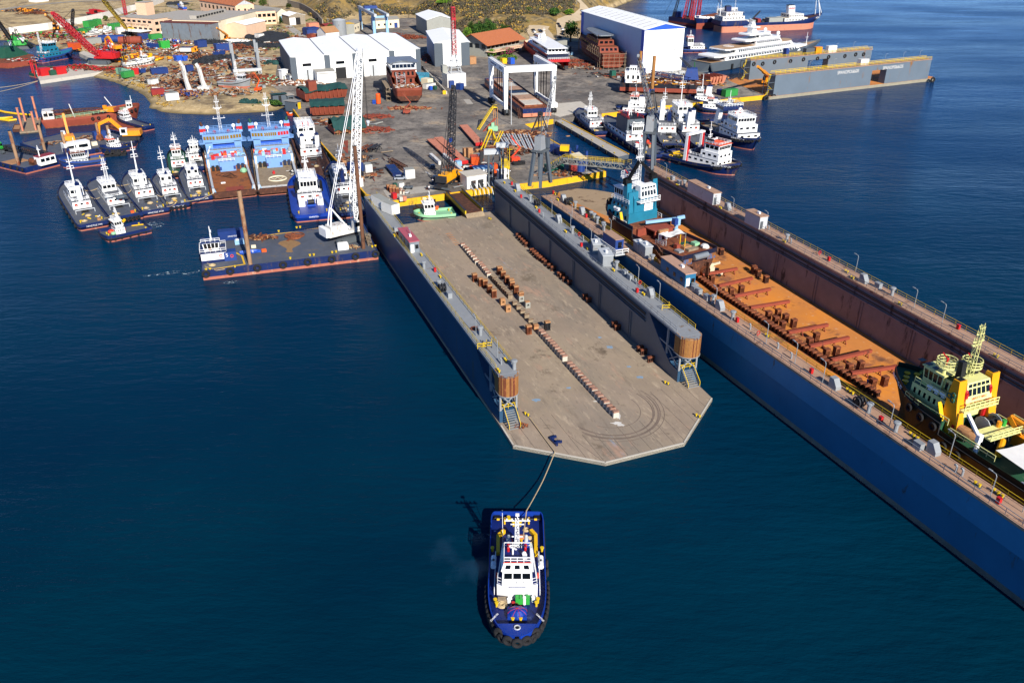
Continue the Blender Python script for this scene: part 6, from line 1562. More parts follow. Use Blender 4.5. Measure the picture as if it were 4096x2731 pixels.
# ---- teal supply ship in the blue dock
def dockship(label,ps,pb,B,zb,hm,deckm,fcs,dr=2.4,**kw):
 t,H=vessel('supply_ship',label,'ship',ps,pb,B,z=zb,fb=2.2,sheer=1.6,bw=.9,bow=.4,p=2.2,rake=.08,stern=.86,sr=.06,fl=.93,mats=hm+(deckm,),fc=fcs,dr=dr,**kw)
 return t,H
ps,pb=P('P',1150,1030,9.0),P('P',100,445,11.6)
t,H=dockship('teal and rust supply ship propped up in the far half of the blue dock',ps,pb,12.6,6.0,('hull_navy','rust_dark'),'rust',(.5,1.9),3.4)
L,B=H.L,H.B;zf=H.zd(.55);za=H.zd(.2)
h1=house(t,.600*L,.845*L,B*.39,zf,2.7,'teal',None,0,0,.2,4,5,0,(.4,.7),gap=.6)
h2=house(t,.607*L,.816*L,B*.37,zf+2.7,2.6,'teal',None,-.6,.3,.2,4,4,0,(.4,.7),gap=.6)
h3=house(t,.614*L,.686*L,B*.38,zf+5.3,2.8,'teal',None,0,.3,.3,0,0,0)
zz=zf+5.3
wh_=house(t,.701*L,.794*L,B*.33,zz,3.0,'white','white',.5,0,.15,6,4,0,(.45,.9),'wheelhouse',.2)
c_=MB().tap(.614*L-.9,.658*L,2.7,zz+1.2,.614*L-.3,.658*L,2.5,zz+4.2,cy=-1.2).obj('aft_bridge','white',t)
for z0_,z1_,nn_ in ((.1,.55,5),(.68,.9,5)):
 winq(c_,[(.614*L-.9,1.5,zz+1.2),(.614*L-.9,-3.9,zz+1.2),(.614*L-.3,-3.7,zz+4.2),(.614*L-.3,1.3,zz+4.2)],nn_,z0_+.05,z1_,.22)
MB().rail([(.614*L-1.6,-4.4,zz+.3),(.614*L-1.6,2,zz+.3)],1.1,1,.06).box(.614*L-1.7,.614*L,-4.5,2.1,zz+.1,zz+.25).obj('balcony','white',c_)
s_=MB().box(.614*L-.35,.614*L-.2,-3.2,-.4,zz-2.6,zz-.7).obj('sign_board','white',t)
text(s_,'SAFETY FIRST',.42,'red',(.614*L-.37,-1.8,zz-1.2),(PI/2,0,-PI/2));text(s_,'NO SMOKING',.42,'red',(.614*L-.37,-1.8,zz-2.0),(PI/2,0,-PI/2))
for y in (3.9,-4.6):fo=MB().tap(.629*L,.679*L,.9,zz+.5,.643*L,.679*L,.7,zz+5,cy=y).obj('exhaust_casing','teal',t);MB().tap(.643*L,.686*L,1.0,zz+4.6,.658*L,.686*L,.9,zz+6.2,cy=3.9).tap(.643*L,.686*L,1.0,zz+4.6,.658*L,.686*L,.9,zz+6.2,cy=-4.6).beam((.658*L,3.9,zz+6),(.679*L,0,zz+10),.7).beam((.658*L,-4.6,zz+6),(.679*L,0,zz+10),.7).obj('exhaust_top','black',fo)
for y in (2.9,-4.1):MB().tube([(.614*L-.25,y,zf),(.614*L-.25,y,zz+1),(.614*L+.6,y,zz+2.4),(.629*L,y,zz+3)],.28,7).obj('exhaust_duct','teal',t)
mast(t,.679*L,zz+4,11.5,'lat',bars=(.6,.8,.95),bw=2.6)
m=MB().cyl((.730*L,1.5,zz+3.1),(.730*L,1.5,zz+5.6),.35,n=8).cyl((.730*L,1.5,zz+5.5),(.730*L,1.5,zz+5.8),2.3,n=16).obj('monitor_platform','white',t)
MB().rail([(.730*L+2.2*math.cos(q),1.5+2.2*math.sin(q),zz+5.8) for q in (i*PI/6 for i in range(13))],1,1.2,.05).obj('railing','white',m)
monitor(m,.730*L,2.2,zz+5.8);monitor(m,.730*L,.6,zz+5.8)
MB().rail([(.586*L,B*.47,zf),(.730*L,B*.48,zf)],1.1,1.2,.06).rail([(.586*L,-B*.47,zf),(.730*L,-B*.48,zf)],1.1,1.2,.06).rail([(.607*L,B*.38,zf+5.3),(.802*L,B*.38,zf+5.3)],1,1.2,.05).obj('railing','white',t)
MB().beam((.629*L,B*.46,zf),(.658*L,B*.46,zf+2.9),.8,.15).beam((.586*L,B*.44,za),(.607*L,B*.44,zf),.8,.15).obj('stairway','yellow',t)
raftcan(t,.701*L,B*.44,zf+2.8);raftcan(t,.722*L,B*.44,zf+2.8)
text(h3,'S',1.3,'white',(.658*L,B*.41+.05,zz+1.3),(PI/2,0,PI))
MB().box(.38*L,.5*L,-B*.32,B*.2,za+2.0,za+2.25).box(.39*L,.4*L,-B*.3,B*.18,za,za+2).box(.48*L,.5*L,-B*.42,B*.4,za,za+2.0).obj('winch_house','rust_red',t)
for y in (-.5,1.4):MB().cyl((.36*L,y,za),(.36*L,y,za+2),.5,n=10).obj('tow_post','white',t)
MB().box(.35*L,.37*L,-1,2,za+2,za+2.6).obj('tow_crossbar','timber',t)
m=MB();cx,cy=.4*L,-B*.4;m.cyl((cx,cy,za),(cx,cy,za+3.4),.55,n=9);m.box(cx-.8,cx+.8,cy-.7,cy+.7,za+2.4,za+4.2);m.beam((cx+.2,cy,za+4),(.48*L,B*.22,za+3.6),.55,.7);m.beam((cx,cy-.2,za+4.2),(cx-1.0,cy-1.8,za+4.6),.6,.8)
m.obj('deck_crane','lt_blue',t);MB().box(cx-.9,cx+.5,cy+.2,cy+1.3,za+2.7,za+4.3).obj('crane_cab','blue_cont',t)
MB().loft([[(x,y,za+2.3+.25*math.sin(y*1.3+x)) for y in (-3.4,-1.7,0,1.7,3.2)] for x in (.245*L,.27*L,.3*L,.325*L)]).obj('canopy','tarp_white',t)
for x,y in ((.245,-3.3),(.245,3.1),(.325,-3.3),(.325,3.1)):MB().cyl((x*L,y,za),(x*L,y,za+2.4),.07,n=5).obj('canopy_post','grey',t)
MB().rail([(.3*L,B*.3,za+.5),(.2*L,B*.36,za+1.1)],1,.7,.06).rail([(.3*L,B*.38,za+.5),(.2*L,B*.44,za+1.1)],1,.7,.06).obj('gangway','grey_light',t)
for x,y,sx,sy,h,c in ((.14,.0,.8,1.2,.9,'timber'),(.17,.15,.6,.6,1.3,'rust_red'),(.1,-.05,.7,1.6,.6,'planks'),(.2,-.1,1.5,2.4,.15,'green_dark'),(.12,.22,.9,.8,.5,'grey'),(.16,-.3,.8,.8,.8,'green_pale')):MB().box(x*L-sx,x*L+sx,B*y-sy,B*y+sy,za,za+h).obj('deck_gear',c,t)
for x,y in ((.2,.0),(.13,.06)):MB().cyl((x*L,B*y,za),(x*L,B*y,za+3),.12,n=6).obj('tow_pin','yellow',t)
MB().ball((.08*L,-B*.34,za+.5),1.3,1,.7,0,7,5).obj('white_cover','tarp_white',t)
MB().cyl((-.25,-2.2,za-.1),(-.25,2.2,za-.1),.75,n=14).obj('stern_roller','steel_sheet',t)
MB().prism([(q*-.1,y) for q,y in ((0,-B*.42),(1,-B*.42),(1,-B*.2),(0,-B*.2))],za-1.6,za-.2).prism([(q*-.1,y) for q,y in ((0,B*.2),(1,B*.2),(1,B*.42),(0,B*.42))],za-1.6,za-.2).obj('stern_paint',mt('stern_worn','#35608c',.6,.3,1,.75,'#8a5a30',1.2,2),t)
for y in (-2.6,2.6):
 MB().loft([[(x,y+r*math.cos(q),-2.6+r*math.sin(q)) for q in (i*PI/9 for i in range(19))] for x,r in ((-.2,1.35),(1.6,1.25),(1.6,1.1),(-.2,1.2))]).obj('propeller_nozzle','rust',t)
 MB().box(-.9,.1,y-.08,y+.08,-4.4,0).obj('rudder','rust_dark',t)
s_=MB()
for i in range(4):s_.rail([(.16*L,B*.52+.3,-2+i*1.5),(.22*L,B*.52+.3,-2+i*1.5)],1.5,1.2,.05,nr=1);s_.beam((.16*L,B*.52+.4,-2+i*1.5),(.22*L,B*.52+.4,-.6+i*1.5),.5,.08)
s_.obj('scaffold_stair','rust_dark',t)
for i in range(6):MB().box(.06*L+i*.15*L,.06*L+i*.15*L+.8,-2,2,-5.0,-3.35).obj('keel_support','rust_dark',t)
# ---- green and yellow ship in the near half
dd_=(B2-A2).normalized();pb=P('R',350,660,12.3)+V((dd_[1],-dd_[0],0))*2.2;ps=pb-dd_*33
t,H=dockship('dark green ship with cream house and yellow funnels in the blue dock',ps,pb,10.8,6.8,('green_hull','green_hull'),'green_deck',(.55,2.0),4.4)
L,B=H.L,H.B;zf=H.zd(.6);za=H.zd(.2)
house(t,.6*L,.8*L,B*.34,zf,2.7,'lime','green_deck',0,0,.1,4,6,0,(.4,.75),gap=.6)
house(t,.54*L,.62*L,B*.35,zf,2.7,'lime',None,0,0,.1,0,2,0,(.4,.75),gap=.6)
zz=zf+2.8
wh_=house(t,.66*L,.77*L,B*.24,zz,3.0,'lime','lime',.5,0,.1,5,4,0,(.4,.88),'wheelhouse',.2)
house(t,.58*L,.66*L,B*.2,zz,2.6,'lime','green_deck',0,0,.1,0,3,0,(.3,.8),gap=.4)
for i in range(3):MB().box(.72*L+i*1.5,.72*L+i*1.5+.9,B*.1,B*.2,zz+3.14,zz+3.18).obj('roof_window','glass',wh_)
cb=MB().tap(.545*L-1.2,.6*L,2.8,zz+.8,.545*L-.3,.6*L,2.4,zz+3.9).obj('aft_bridge','lime',t)
q_=[(.545*L-1.2,2.8,zz+.8),(.545*L-1.2,-2.8,zz+.8),(.545*L-.3,-2.4,zz+3.9),(.545*L-.3,2.4,zz+3.9)]
winq(cb,q_,5,.34,.68,.2);winq(cb,q_,5,.76,.92,.2)
text(cb,'SAFETY FIRST',.55,'red',(.545*L-1.12,0,zz+1.35),(PI/2-.28,0,-PI/2));text(cb,'NO SMOKING',.4,'red',(.545*L-1.25,.6,zz+.7),(PI/2-.28,0,-PI/2))
MB().rail([(.545*L-1.9,-3.6,zz-.1),(.545*L-1.9,3.6,zz-.1)],1.1,1,.06).box(.545*L-2,.55*L,-3.7,3.7,zz-.3,zz-.12).obj('balcony','lime',t)
for y in (3.5,-3.5):
 s_=1 if y>0 else -1
 f_=MB().add([(x,y+s_*.8*w_,z) for w_ in (-1,1) for x,z in ((.48*L,za+.4),(.58*L,za+.4),(.58*L,zz+2),(.57*L,zz+4.6),(.535*L,zz+4.6),(.52*L,zz+1))],
  [(0,1,2,3,4,5),(11,10,9,8,7,6)]+[(i,6+i,6+(i+1) % 6,(i+1) % 6) for i in range(6)]).obj('funnel','gold',t)
 MB().box(.54*L,.565*L,y-.55,y+.55,zz+4.5,zz+4.75).obj('funnel_top','black',f_)
 for i in range(3):
  q=i*2*PI/3;MB().torus((.555*L+.5*math.cos(q),y+s_*.83,zz+1.6+.5*math.sin(q)),(0,1,0),.38,.12,10,4).obj('funnel_emblem','cont_dgreen',f_)
 MB().tube([(.535*L-.4,y*.72,za+2),(.535*L-.4,y*.72,zz+2.4),(.56*L,y*.72,zz+3.4)],.32,8).obj('exhaust_duct','red',t)
 MB().box(.5*L,.515*L,y+s_*.82-.03,y+s_*.82+.03,za+1,za+2.4).obj('door','red',f_)
for y in (-1.4,1.4):MB().tap(.585*L,.62*L,.55,zz+2.6,.6*L,.625*L,.45,zz+6.4,cy=y).obj('exhaust_casing','black',t)
mast(t,.595*L,zz+3.6,9.0,'lat','lime',bars=(.7,.84,.95),bw=2.4)
for x,y in ((.68,2.0),(.63,-1.6)):
 m=MB().cyl((x*L,y,zz+2.5),(x*L,y,zz+4.6),.3,n=8).cyl((x*L,y,zz+4.6),(x*L,y,zz+4.8),1.6,n=16).obj('monitor_platform','lime',t)
 MB().rail([(x*L+1.5*math.cos(q),y+1.5*math.sin(q),zz+4.8) for q in (i*PI/6 for i in range(13))],1,1.2,.06).obj('railing','lime',m);monitor(m,x*L,y,zz+4.8)
m=MB()
for s_ in (1,-1):m.rail([(.52*L,s_*B*.47,zf),(.7*L,s_*B*.48,zf),(.8*L,s_*B*.42,zf)],1.1,1.3,.06);m.rail([(.57*L,s_*B*.33,zz),(.79*L,s_*B*.33,zz)],1,1.3,.06);m.rail([(.25*L,s_*B*.47,za+1.2),(.5*L,s_*B*.48,za+1.2)],1,1.3,.06)
m.obj('railing','lime',t)
MB().beam((.56*L,B*.44,zf),(.6*L,B*.44,zz),.8,.15).obj('stairway','yellow',t)
for i in range(3):raftcan(t,(.62+.04*i)*L,B*.3,zz)
bits(t,[(.9*L,1.2),(.9*L,-1.2),(.87*L,2.4),(.93*L,0)],zf+.6,'yellow',.6,.4)
MB().ball((.46*L,B*.3,za+1.7),3.0,1.0,.8,0,12,6).obj('rescue_boat','timber',t)
m=MB();m.cyl((.36*L,B*.42,za),(.36*L,B*.42,za+3.2),.35,n=9);m.beam((.36*L,B*.42,za+3),(.46*L,B*.36,za+5.2),.45,.4);m.box(.35*L,.37*L,B*.38,B*.46,za+2.4,za+3.6);m.obj('deck_crane','white',t)
m=MB();m.box(.3*L,.36*L,-B*.36,-B*.28,za,za+2);m.beam((.33*L,-B*.32,za+2),(.4*L,-B*.3,za+4.2),.8);m.beam((.4*L,-B*.3,za+4.2),(.27*L,-B*.34,za+3.6),.6);m.obj('knuckle_crane','amber',t)
winch(t,.46*L,-1.5,za+.6,1.5,2.6,'grey_light','black');winch(t,.38*L,0,za,1.3,3)
MB().box(.33*L,.42*L,-B*.46,B*.3,za+2.6,za+2.8).rail([(.33*L,-B*.45,za+2.8),(.42*L,-B*.45,za+2.8)],1,1.2,.06).rail([(.33*L,-B*.45,za+2.8),(.33*L,B*.3,za+2.8)],1,1.2,.06).obj('aft_platform','lime',t)
for x,y,c in ((.4,-.3,'red'),(.4,-.2,'green'),(.4,-.1,'amber'),(.38,-.38,'red')):MB().cyl((x*L,B*y,za+2.8),(x*L,B*y,za+3.8),.35,n=9).obj('drum',c,t)
MB().tube([(.3*L,2,za+.3),(.3*L,2,za+1.4),(.34*L,0,za+1.8)],.5,9).obj('vent_pipe','gold',t)
MB().loft([[(x,y,za+2.6-.5*math.sin((y+5)*.3)+.06*x) for y in (-5,-2.5,0,2.5,5)] for x in (.05*L,.12*L,.2*L,.26*L)]).obj('canopy','tarp_white',t)
for sg in (1,):
 text(H.hull,'PROTUG 87',1.0,'white',(.9*L,H.w(.9)+.12,H.zr(.9)-.9),(PI/2,0,PI+math.atan2(H.w(.95)-H.w(.85),.1*L)))
H.tyres([.42,.5,.58,.66,.74],(1,-1),.75,-1.2)
m=MB()
for i in range(5):
 x=.36*L+i*.1*L
 for sg in (-1,1):m.beam((x,sg*(B*.48+.06),2.2),(x+.05*L,sg*(B*.48+.06),0),.1)
m.obj('hull_rib','green_dark',t)
for i in range(7):MB().box(.04*L+i*.13*L,.04*L+i*.13*L+.8,-2,2,-5.7,-4.3).obj('keel_support','rust_dark',t)
# ---- twin light blue supply ships
def twin(label,ps,q,deckm,logo=False):
 ps=V((ps[0],ps[1],0));d=V((q[0]-ps[0],q[1]-ps[1],0));pb=ps+d.normalized()*62
 t,H=vessel('supply_ship',label,'ship',ps,pb,14.6,fb=2.0,sheer=1.5,bw=.5,bow=.32,p=2.2,rake=.07,stern=.9,sr=.05,mats=('rust_dark','antifoul',deckm),fc=(.47,2.4))
 L,B=H.L,H.B;za=H.zd(.2);zf=H.zd(.5)
 MB().box(-.1,.9,-B*.43,B*.43,1.0,za+.75).obj('stern_bulwark','rust_dark',t)
 for s_ in (-1,1):
  MB().box(.03*L,.46*L,s_*B*.43-.35,s_*B*.43+.35,za,za+1.7).obj('cargo_rail','grey_light',t);MB().beam((.025*L,s_*B*.38,za+.2),(.07*L,s_*B*.43,za+1.7),.3).obj('rail_brace','lt_blue',t)
 house(t,.46*L,.85*L,B*.46,zf-1.0,2.6,'sky_blue','wall_grey',0,0,0,0,6,0,(.4,.7),gap=.7)
 MB().box(.43*L,.47*L,-B*.18,B*.18,za,zf+1.0).obj('winch_house','sky_blue',t)
 z1=zf+1.5
 house(t,.53*L,.82*L,B*.4,z1,2.1,'sky_blue','wall_grey',0,0,.1,0,5,0,(.4,.7),gap=.6)
 z2=z1+2.2
 house(t,.57*L,.78*L,B*.36,z2,2.1,'blue_bright',None,0,0,.1,0,4,0,(.4,.7),gap=.6)
 for s_ in (-1,1):MB().box(.55*L,.6*L,s_*B*.33-1.2,s_*B*.33+1.2,z1,z2+2.1).obj('side_casing','sky_blue',t)
 z3=z2+2.1
 MB().prism([(.55*L,-B*.2),(.565*L,-B*.54),(.62*L,-B*.56),(.72*L,-B*.4),(.74*L,B*.4),(.62*L,B*.56),(.565*L,B*.54),(.55*L,B*.2)],z3-.3,z3).obj('bridge_deck','sky_blue',t)
 pl=[(.56*L,-B*.16),(.575*L,-B*.45),(.64*L,-B*.46),(.71*L,-B*.34),(.725*L,B*.34),(.64*L,B*.46),(.575*L,B*.45),(.56*L,B*.16)]
 wh_=MB().prism(pl,z3,z3+2.7).obj('wheelhouse','sky_blue',t)
 for i,n in ((7,6),(0,4),(6,4),(1,2),(5,2)):
  a,b=pl[i],pl[(i+1) % 8];winq(wh_,[(a[0],a[1],z3),(b[0],b[1],z3),(b[0],b[1],z3+2.7),(a[0],a[1],z3+2.7)][::1],n,.35,.8,.2,'red' if (logo and i in (0,)) else 'gold_glass',t=-.05)
 MB().prism([(x,y*1.02) for x,y in pl],z3+2.7,z3+2.85).obj('roof','sky_blue',wh_)
 z4=z3+2.85
 for y in (-5,-3.6,3.4,4.8):MB().box(.455*L,.46*L,y-.5,y+.5,za+.1,za+2.0).obj('door','cloth_navy' if y<0 else 'black',t)
 for y in (-2.2,2.4):MB().box(.425*L,.43*L,y-.35,y+.35,za+.8,za+1.8).obj('vent_grille','blue_cont',t)
 for y in (-6.2,6.1):MB().beam((.44*L,y,za),(.46*L,y,zf+1.6),.5,.12).obj('ladder','white',t)
 MB().rail([(.43*L,-2.6,zf+1),(.43*L,2.6,zf+1)],1,1.2,.05).obj('railing','white',t)
 for s_ in (-1,1):
  f_=MB().tap(.59*L,.62*L,1.0,z4-.2,.595*L,.615*L,.9,z4+2.6,cy=s_*B*.42).obj('funnel','sky_blue',t)
  MB().box(.592*L-.05,.618*L,s_*B*.42-1.0,s_*B*.42+1.0,z4+.6,z4+1.7).obj('funnel_band','red',f_);MB().cyl((.6*L,s_*B*.42,z4+2.6),(.6*L,s_*(B*.42+.3),z4+4),.5,.35,8).obj('exhaust_pipe','rust_dark' if not logo else 'green_dark',f_)
  MB().ball((.63*L,s_*B*.3,z4+1.6),.7,nu=9,nv=6).cyl((.63*L,s_*B*.3,z4),(.63*L,s_*B*.3,z4+1),.2).obj('antenna_dome','white',t)
  MB().ball((.585*L,s_*B*.16,z4+.5),.6,nu=8,nv=5).obj('fender_ball','red',t)
 mast(t,.65*L,z4,12,'lat',bars=(.35,.65,.82),bw=4.2)
 MB().rail([(.57*L,-B*.4,z4),(.7*L,-B*.36,z4),(.7*L,B*.36,z4),(.57*L,B*.4,z4),(.57*L,-B*.4,z4)],1,1.6,.06).rail([(.53*L,-B*.38,z2),(.53*L,B*.38,z2)],1,1.6,.06).rail([(.46*L,-B*.44,z1),(.46*L,B*.44,z1)],1,1.6,.06).obj('railing','sky_blue',t)
 r=random.Random(9 if logo else 8)
 for i in range(38):
  x,y=L*r.uniform(.465,.53),B*r.uniform(-.42,.42);MB().box(x-r.uniform(.3,.9),x+r.uniform(.3,.9),y-r.uniform(.3,.8),y+r.uniform(.3,.8),z1,z1+r.uniform(.6,1.8)).obj('deck_gear',r.choice(('orange','sky_blue','grey','lt_blue','red','white')),t)
 if logo:
  tag(MB().torus((.2*L,0,za+.1),(0,0,1),2.9,.28,24,4).obj('deck_ring','cream',t),None,None);text(t,'W',3.4,'cream',(.2*L,0,za+.15),(0,0,-PI/2),sx=1.3)
  for i in range(14):MB().box(.44*L,.445*L,-4.6+i*.66,-4.3+i*.66,za+.09,za+.12).obj('hazard_dash','yellow',t)
  heap(t,'rope_heap',('white_worn','dark_steel'),(.3*L,-5.5,za),3,1.4,40,r,.5,1.5,.2)
  MB().box(.01*L,.08*L,-B*.38,B*.38,za+.08,za+.14).obj('worn_patch','white_worn',t);MB().box(.3*L,.315*L,.4,1.2,za,za+1.0).obj('drum','red',t)
 else:
  MB().box(.02*L,.12*L,-B*.22,B*.16,za+.08,za+.16).obj('deck_plate','rust_red',t)
  m=MB()
  for i in range(5):m.torus((L*(.3+.02*i),-1+i*.7,za+.12),(0,0,1),1.2+.3*i,.07,18,4)
  m.obj('cable_coil','black',t);MB().ball((.38*L,-B*.33,za+.7),1.4,1.2,1.0,0,7,5).obj('net_heap','green_pale',t);MB().box(.2*L,.21*L,2,3.4,za,za+.4).obj('deck_box','white',t)
  MB().beam((.51*L,B*.4,z1+1),(.56*L,B*.3,z1+3.5),.4).obj('davit','white',t);MB().ball((.5*L,B*.38,z1+.8),1.6,.8,.7,0,8,5).obj('rescue_boat','orange_red',t)
 return t
twin('light blue supply ship with bare rust brown aft deck, left of the pair',P('H',690,1235,1.5),P('H',605,920,2.6),'rust_plank')
twin('light blue supply ship with a ringed letter on its plank deck, right of the pair',P('H',1205,1190,1.5),P('H',1140,870,2.6),'planks',True)
# ---- superyacht
ps,pb=P('E',575,818,0),P('E',1940,545,3.0);pb=V((pb[0],pb[1],0))
t,H=vessel('superyacht','long dark grey hulled superyacht with white tiered decks behind the grey dock','yacht',ps,pb,15,fb=4.6,sheer=2.6,bw=.7,bow=.42,p=1.9,rake=.09,stern=.9,sr=.03,mats=('slate','hull_black','teak'),strake=False)
L,B=H.L,H.B;z=4.6
MB().prism([(-9,-5),(0,-6),(0,6),(-9,5)],.2,1.2).tap(-6,0,5.5,1.2,-1,0,6.5,4.6).obj('swim_platform','slate',t)
for x0_,x1_,w_,h_,s_,nm in ((.08,.74,.44,2.8,1.5,5),(.16,.68,.42,2.8,2,4),(.32,.58,.38,2.8,2.5,4),(.36,.5,.3,2.6,1.5,3)):
 o=house(t,x0_*L+4,x1_*L,B*w_,z,h_,'white',None,-s_,.4,.5,7,26 if x0_<.3 else 12,3,(.35,.75),'deckhouse',gap=.3)
 MB().prism([(x0_*L-5,-B*w_*.9),(x0_*L-3,-B*w_-.8),(x1_*L-4,-B*w_-.5),(x1_*L+1,-B*w_*.5),(x1_*L+2,0),(x1_*L+1,B*w_*.5),(x1_*L-4,B*w_+.5),(x0_*L-3,B*w_+.8),(x0_*L-5,B*w_*.9)],z+h_,z+h_+.7,0,1).obj('deck_overhang',['white','teak' if x0_==.16 else 'white'],t)
 z+=h_+.3
m=MB();m.tap(.36*L,.4*L,2.2,z,.35*L,.385*L,1.2,z+5);m.box(.34*L,.4*L,-3.5,3.5,z+3.4,z+4.0);m.tap(.36*L,.385*L,1.2,z+5,.355*L,.38*L,.9,z+6.4)
for y in (-2,-1,0,1,2):m.cyl((.365*L+y*.4,y,z+4),(.365*L+y*.4,y,z+8+y*.2),.08,n=5)
m.obj('mast','white',t)
for x,y,zz_ in ((.42,3,1.0),(.45,-3,1.0),(.53,2.5,-2),(.57,-2.5,-2)):MB().ball((x*L,y,z+zz_+.9),1.1,nu=10,nv=7).cyl((x*L,y,z+zz_-1),(x*L,y,z+zz_+.2),.4).obj('antenna_dome','white',t)
MB().torus((.2*L,0,4.6+6.95),(0,0,1),3,.12,20,4).obj('landing_circle','white',t);text(t,'H',3.2,'white',(.2*L,0,11.65),(0,0,0))
mast(t,.87*L,H.zd(.87),7,bars=(.5,),bw=1.6)
MB().box(.76*L,.84*L,-3,3,H.zd(.8),H.zd(.8)+1.1).obj('tender_cover','white',t)
for x in (.16,.26,.34,.42):MB().cyl((x*L,-H.w(x)-.5,.3),(x*L,-H.w(x)-.5,3.2),.6,n=9).obj('fender','black',t)
MB().tube([(-7,-2,1.2),(-8,-2.4,6)],.08).add([(-7.9,-2.4,5.8),(-7.3,-2.2,2.6),(-7.2,-1.6,2.6),(-7.8,-1.9,5.8)],[(0,1,2,3)]).obj('flag','green',t)
# ---- ships at the top right
ps,pb=P('E',745,368,0),P('E',1950,318,0)
t,H=vessel('coaster','blue and faded red coaster with bow to the right, farthest out','ship',ps,pb,15,fb=5.6,sheer=4.2,bw=1.0,bow=.22,p=2,rake=.07,stern=.8,sr=.06,fl=.97,mats=('navy','salmon','rust_dark'),boot=4.2,bwf=lambda q:1.0 if q>.8 else (2.6 if q<.25 else .6),strake=False,sheer0=.6)
L,B=H.L,H.B;z=5.6
for i,(a,b,w_,h_) in enumerate(((.02,.26,.46,2.6),(.02,.22,.42,2.6),(.05,.2,.4,2.6))):
 house(t,a*L,b*L,B*w_,z,h_,'white_worn','white_worn',0,0,.1,5,7,4,(.4,.7),gap=.6);z+=h_+.15
funnel(t,.1*L,0,z,3,4,3.5,'navy','black');mast(t,.16*L,z,8,bars=(.5,.8));mast(t,.03*L,z-3,11,r=.2,bars=(.8,))
z=H.zd(.6)
house(t,.6*L,.82*L,B*.4,z,2.6,'white_worn','cream',0,0,.1,4,7,4,(.4,.7),gap=.6);house(t,.64*L,.78*L,B*.38,z+2.7,2.6,'white_worn','white_worn',0,0,.1,4,6,3,(.4,.7),gap=.5)
funnel(t,.69*L,0,z+5.4,4,5,5.5,'white','black');text(t,'●●●',1.8,'red',(.685*L,-1.9,z+9),(PI/2,0,0))
for i in range(7):MB().box(L*(.28+.045*i),L*(.31+.045*i),-B*(.1+.04*(i % 3)),B*.3,H.zd(.4),H.zd(.4)+1+(i % 3)*.8).obj('deck_gear',('rust_dark','grey','cont_red','dark_steel','planks','rust','lt_blue')[i],t)
MB().box(L*.45,L*.58,-B*.44,-B*.05,H.zd(.4),H.zd(.4)+3.4).obj('cargo_house','wall_grey',t);MB().lat((.35*L,3,7),(.42*L,3,13),.8,.6,6,.1).obj('derrick','dark_steel',t)
m=MB()
for y in (-3,3):m.cyl((.955*L,y,H.zd(.95)),(.93*L,y*.4,H.zd(.95)+13),.3,.2,7)
m.cyl((.995*L,0,H.zd(1)),(.93*L,0,H.zd(.95)+13),.22,n=6);m.beam((.945*L,-2,H.zd(.95)+5),(.945*L,2,H.zd(.95)+5),.25);m.obj('bow_frame','white',t)
for sg in (1,-1):text(H.hull,'INTER I',1.7,'white',(.93*L,sg*(H.w(.93)+.1),H.zr(.93)-1.8),(PI/2,0,math.atan2((H.w(.96)-H.w(.9))*sg,.06*L)+(PI if sg>0 else 0)))
ps,pb=P('E',1000,240,0),P('E',500,345,0)
t,H=vessel('old_ship','white and blue old ship with rusty boot topping behind the coaster stern','ship',ps,pb,12,fb=6,sheer=3,bw=1,bow=.3,mats=('navy','rust_red','planks'),boot=4.2,strake=False,inner='white')
L=H.L
m=MB();m.loft([[(x,sg*(H.w(x/L)+.05),H.zr(x/L)+.02),(x,sg*(H.w(x/L)+.05),H.zr(x/L)-1.5)] for sg in (1,) for x in [L*(.55+.045*i) for i in range(11)]]);m.obj('bow_stripe','white',t)
house(t,.15*L,.4*L,4.5,6,5,'white_worn','white',0,0,.1,4,5,3);mast(t,.5*L,7,9,bars=(.7,));MB().box(.5*L,.8*L,-2.5,2.5,7,8.6).obj('hatch_cover','rust',t)
for sg in (1,-1):text(H.hull,'AGIA ZONI',1.8,'white',(.72*L,sg*(H.w(.72)+.1),H.zr(.72)-2.8),(PI/2,0,PI if sg>0 else 0))
q0,q1=P('E',210,250,.5),P('E',520,300,.5);n_=V((-(q1-q0)[1],(q1-q0)[0],0)).normalized()*16
t,BLs,_=barge('sheerlegs_barge','blue crane barge carrying tall red A frame sheerlegs at the top edge',[q0,q1,q1+n_,q0+n_],4,('navy','rust_red','rust_dark'),boot=1.5)
L=(q1-q0).length
m=MB()
for x0_,x1_ in ((L*.5,L*.62),(L*.78,L*.85)):
 for y in (2,12):m.lat((x0_ if y==2 else x0_-4,y,4),(x1_,7+(y-7)*.3,42),2.2,1.4,14,.22)
m.obj('a_frame','red_crane',t);MB().lat((L*.1,2,4),(L*.3,6,36),1.8,1.2,18,.12).obj('jib','dark_steel',t)
MB().box(L*.05,L*.2,3,9,4,8).obj('machinery_house','blue_cont',t)
m=MB();m.tube([(L*.62,7,42),(L+20,10,12)],.14);m.tube([(L*.62,7,41),(L+22,12,10)],.14);m.tube([(L*.3,6,36),(-10,4,5)],.1);m.obj('stay','dark_steel',t)
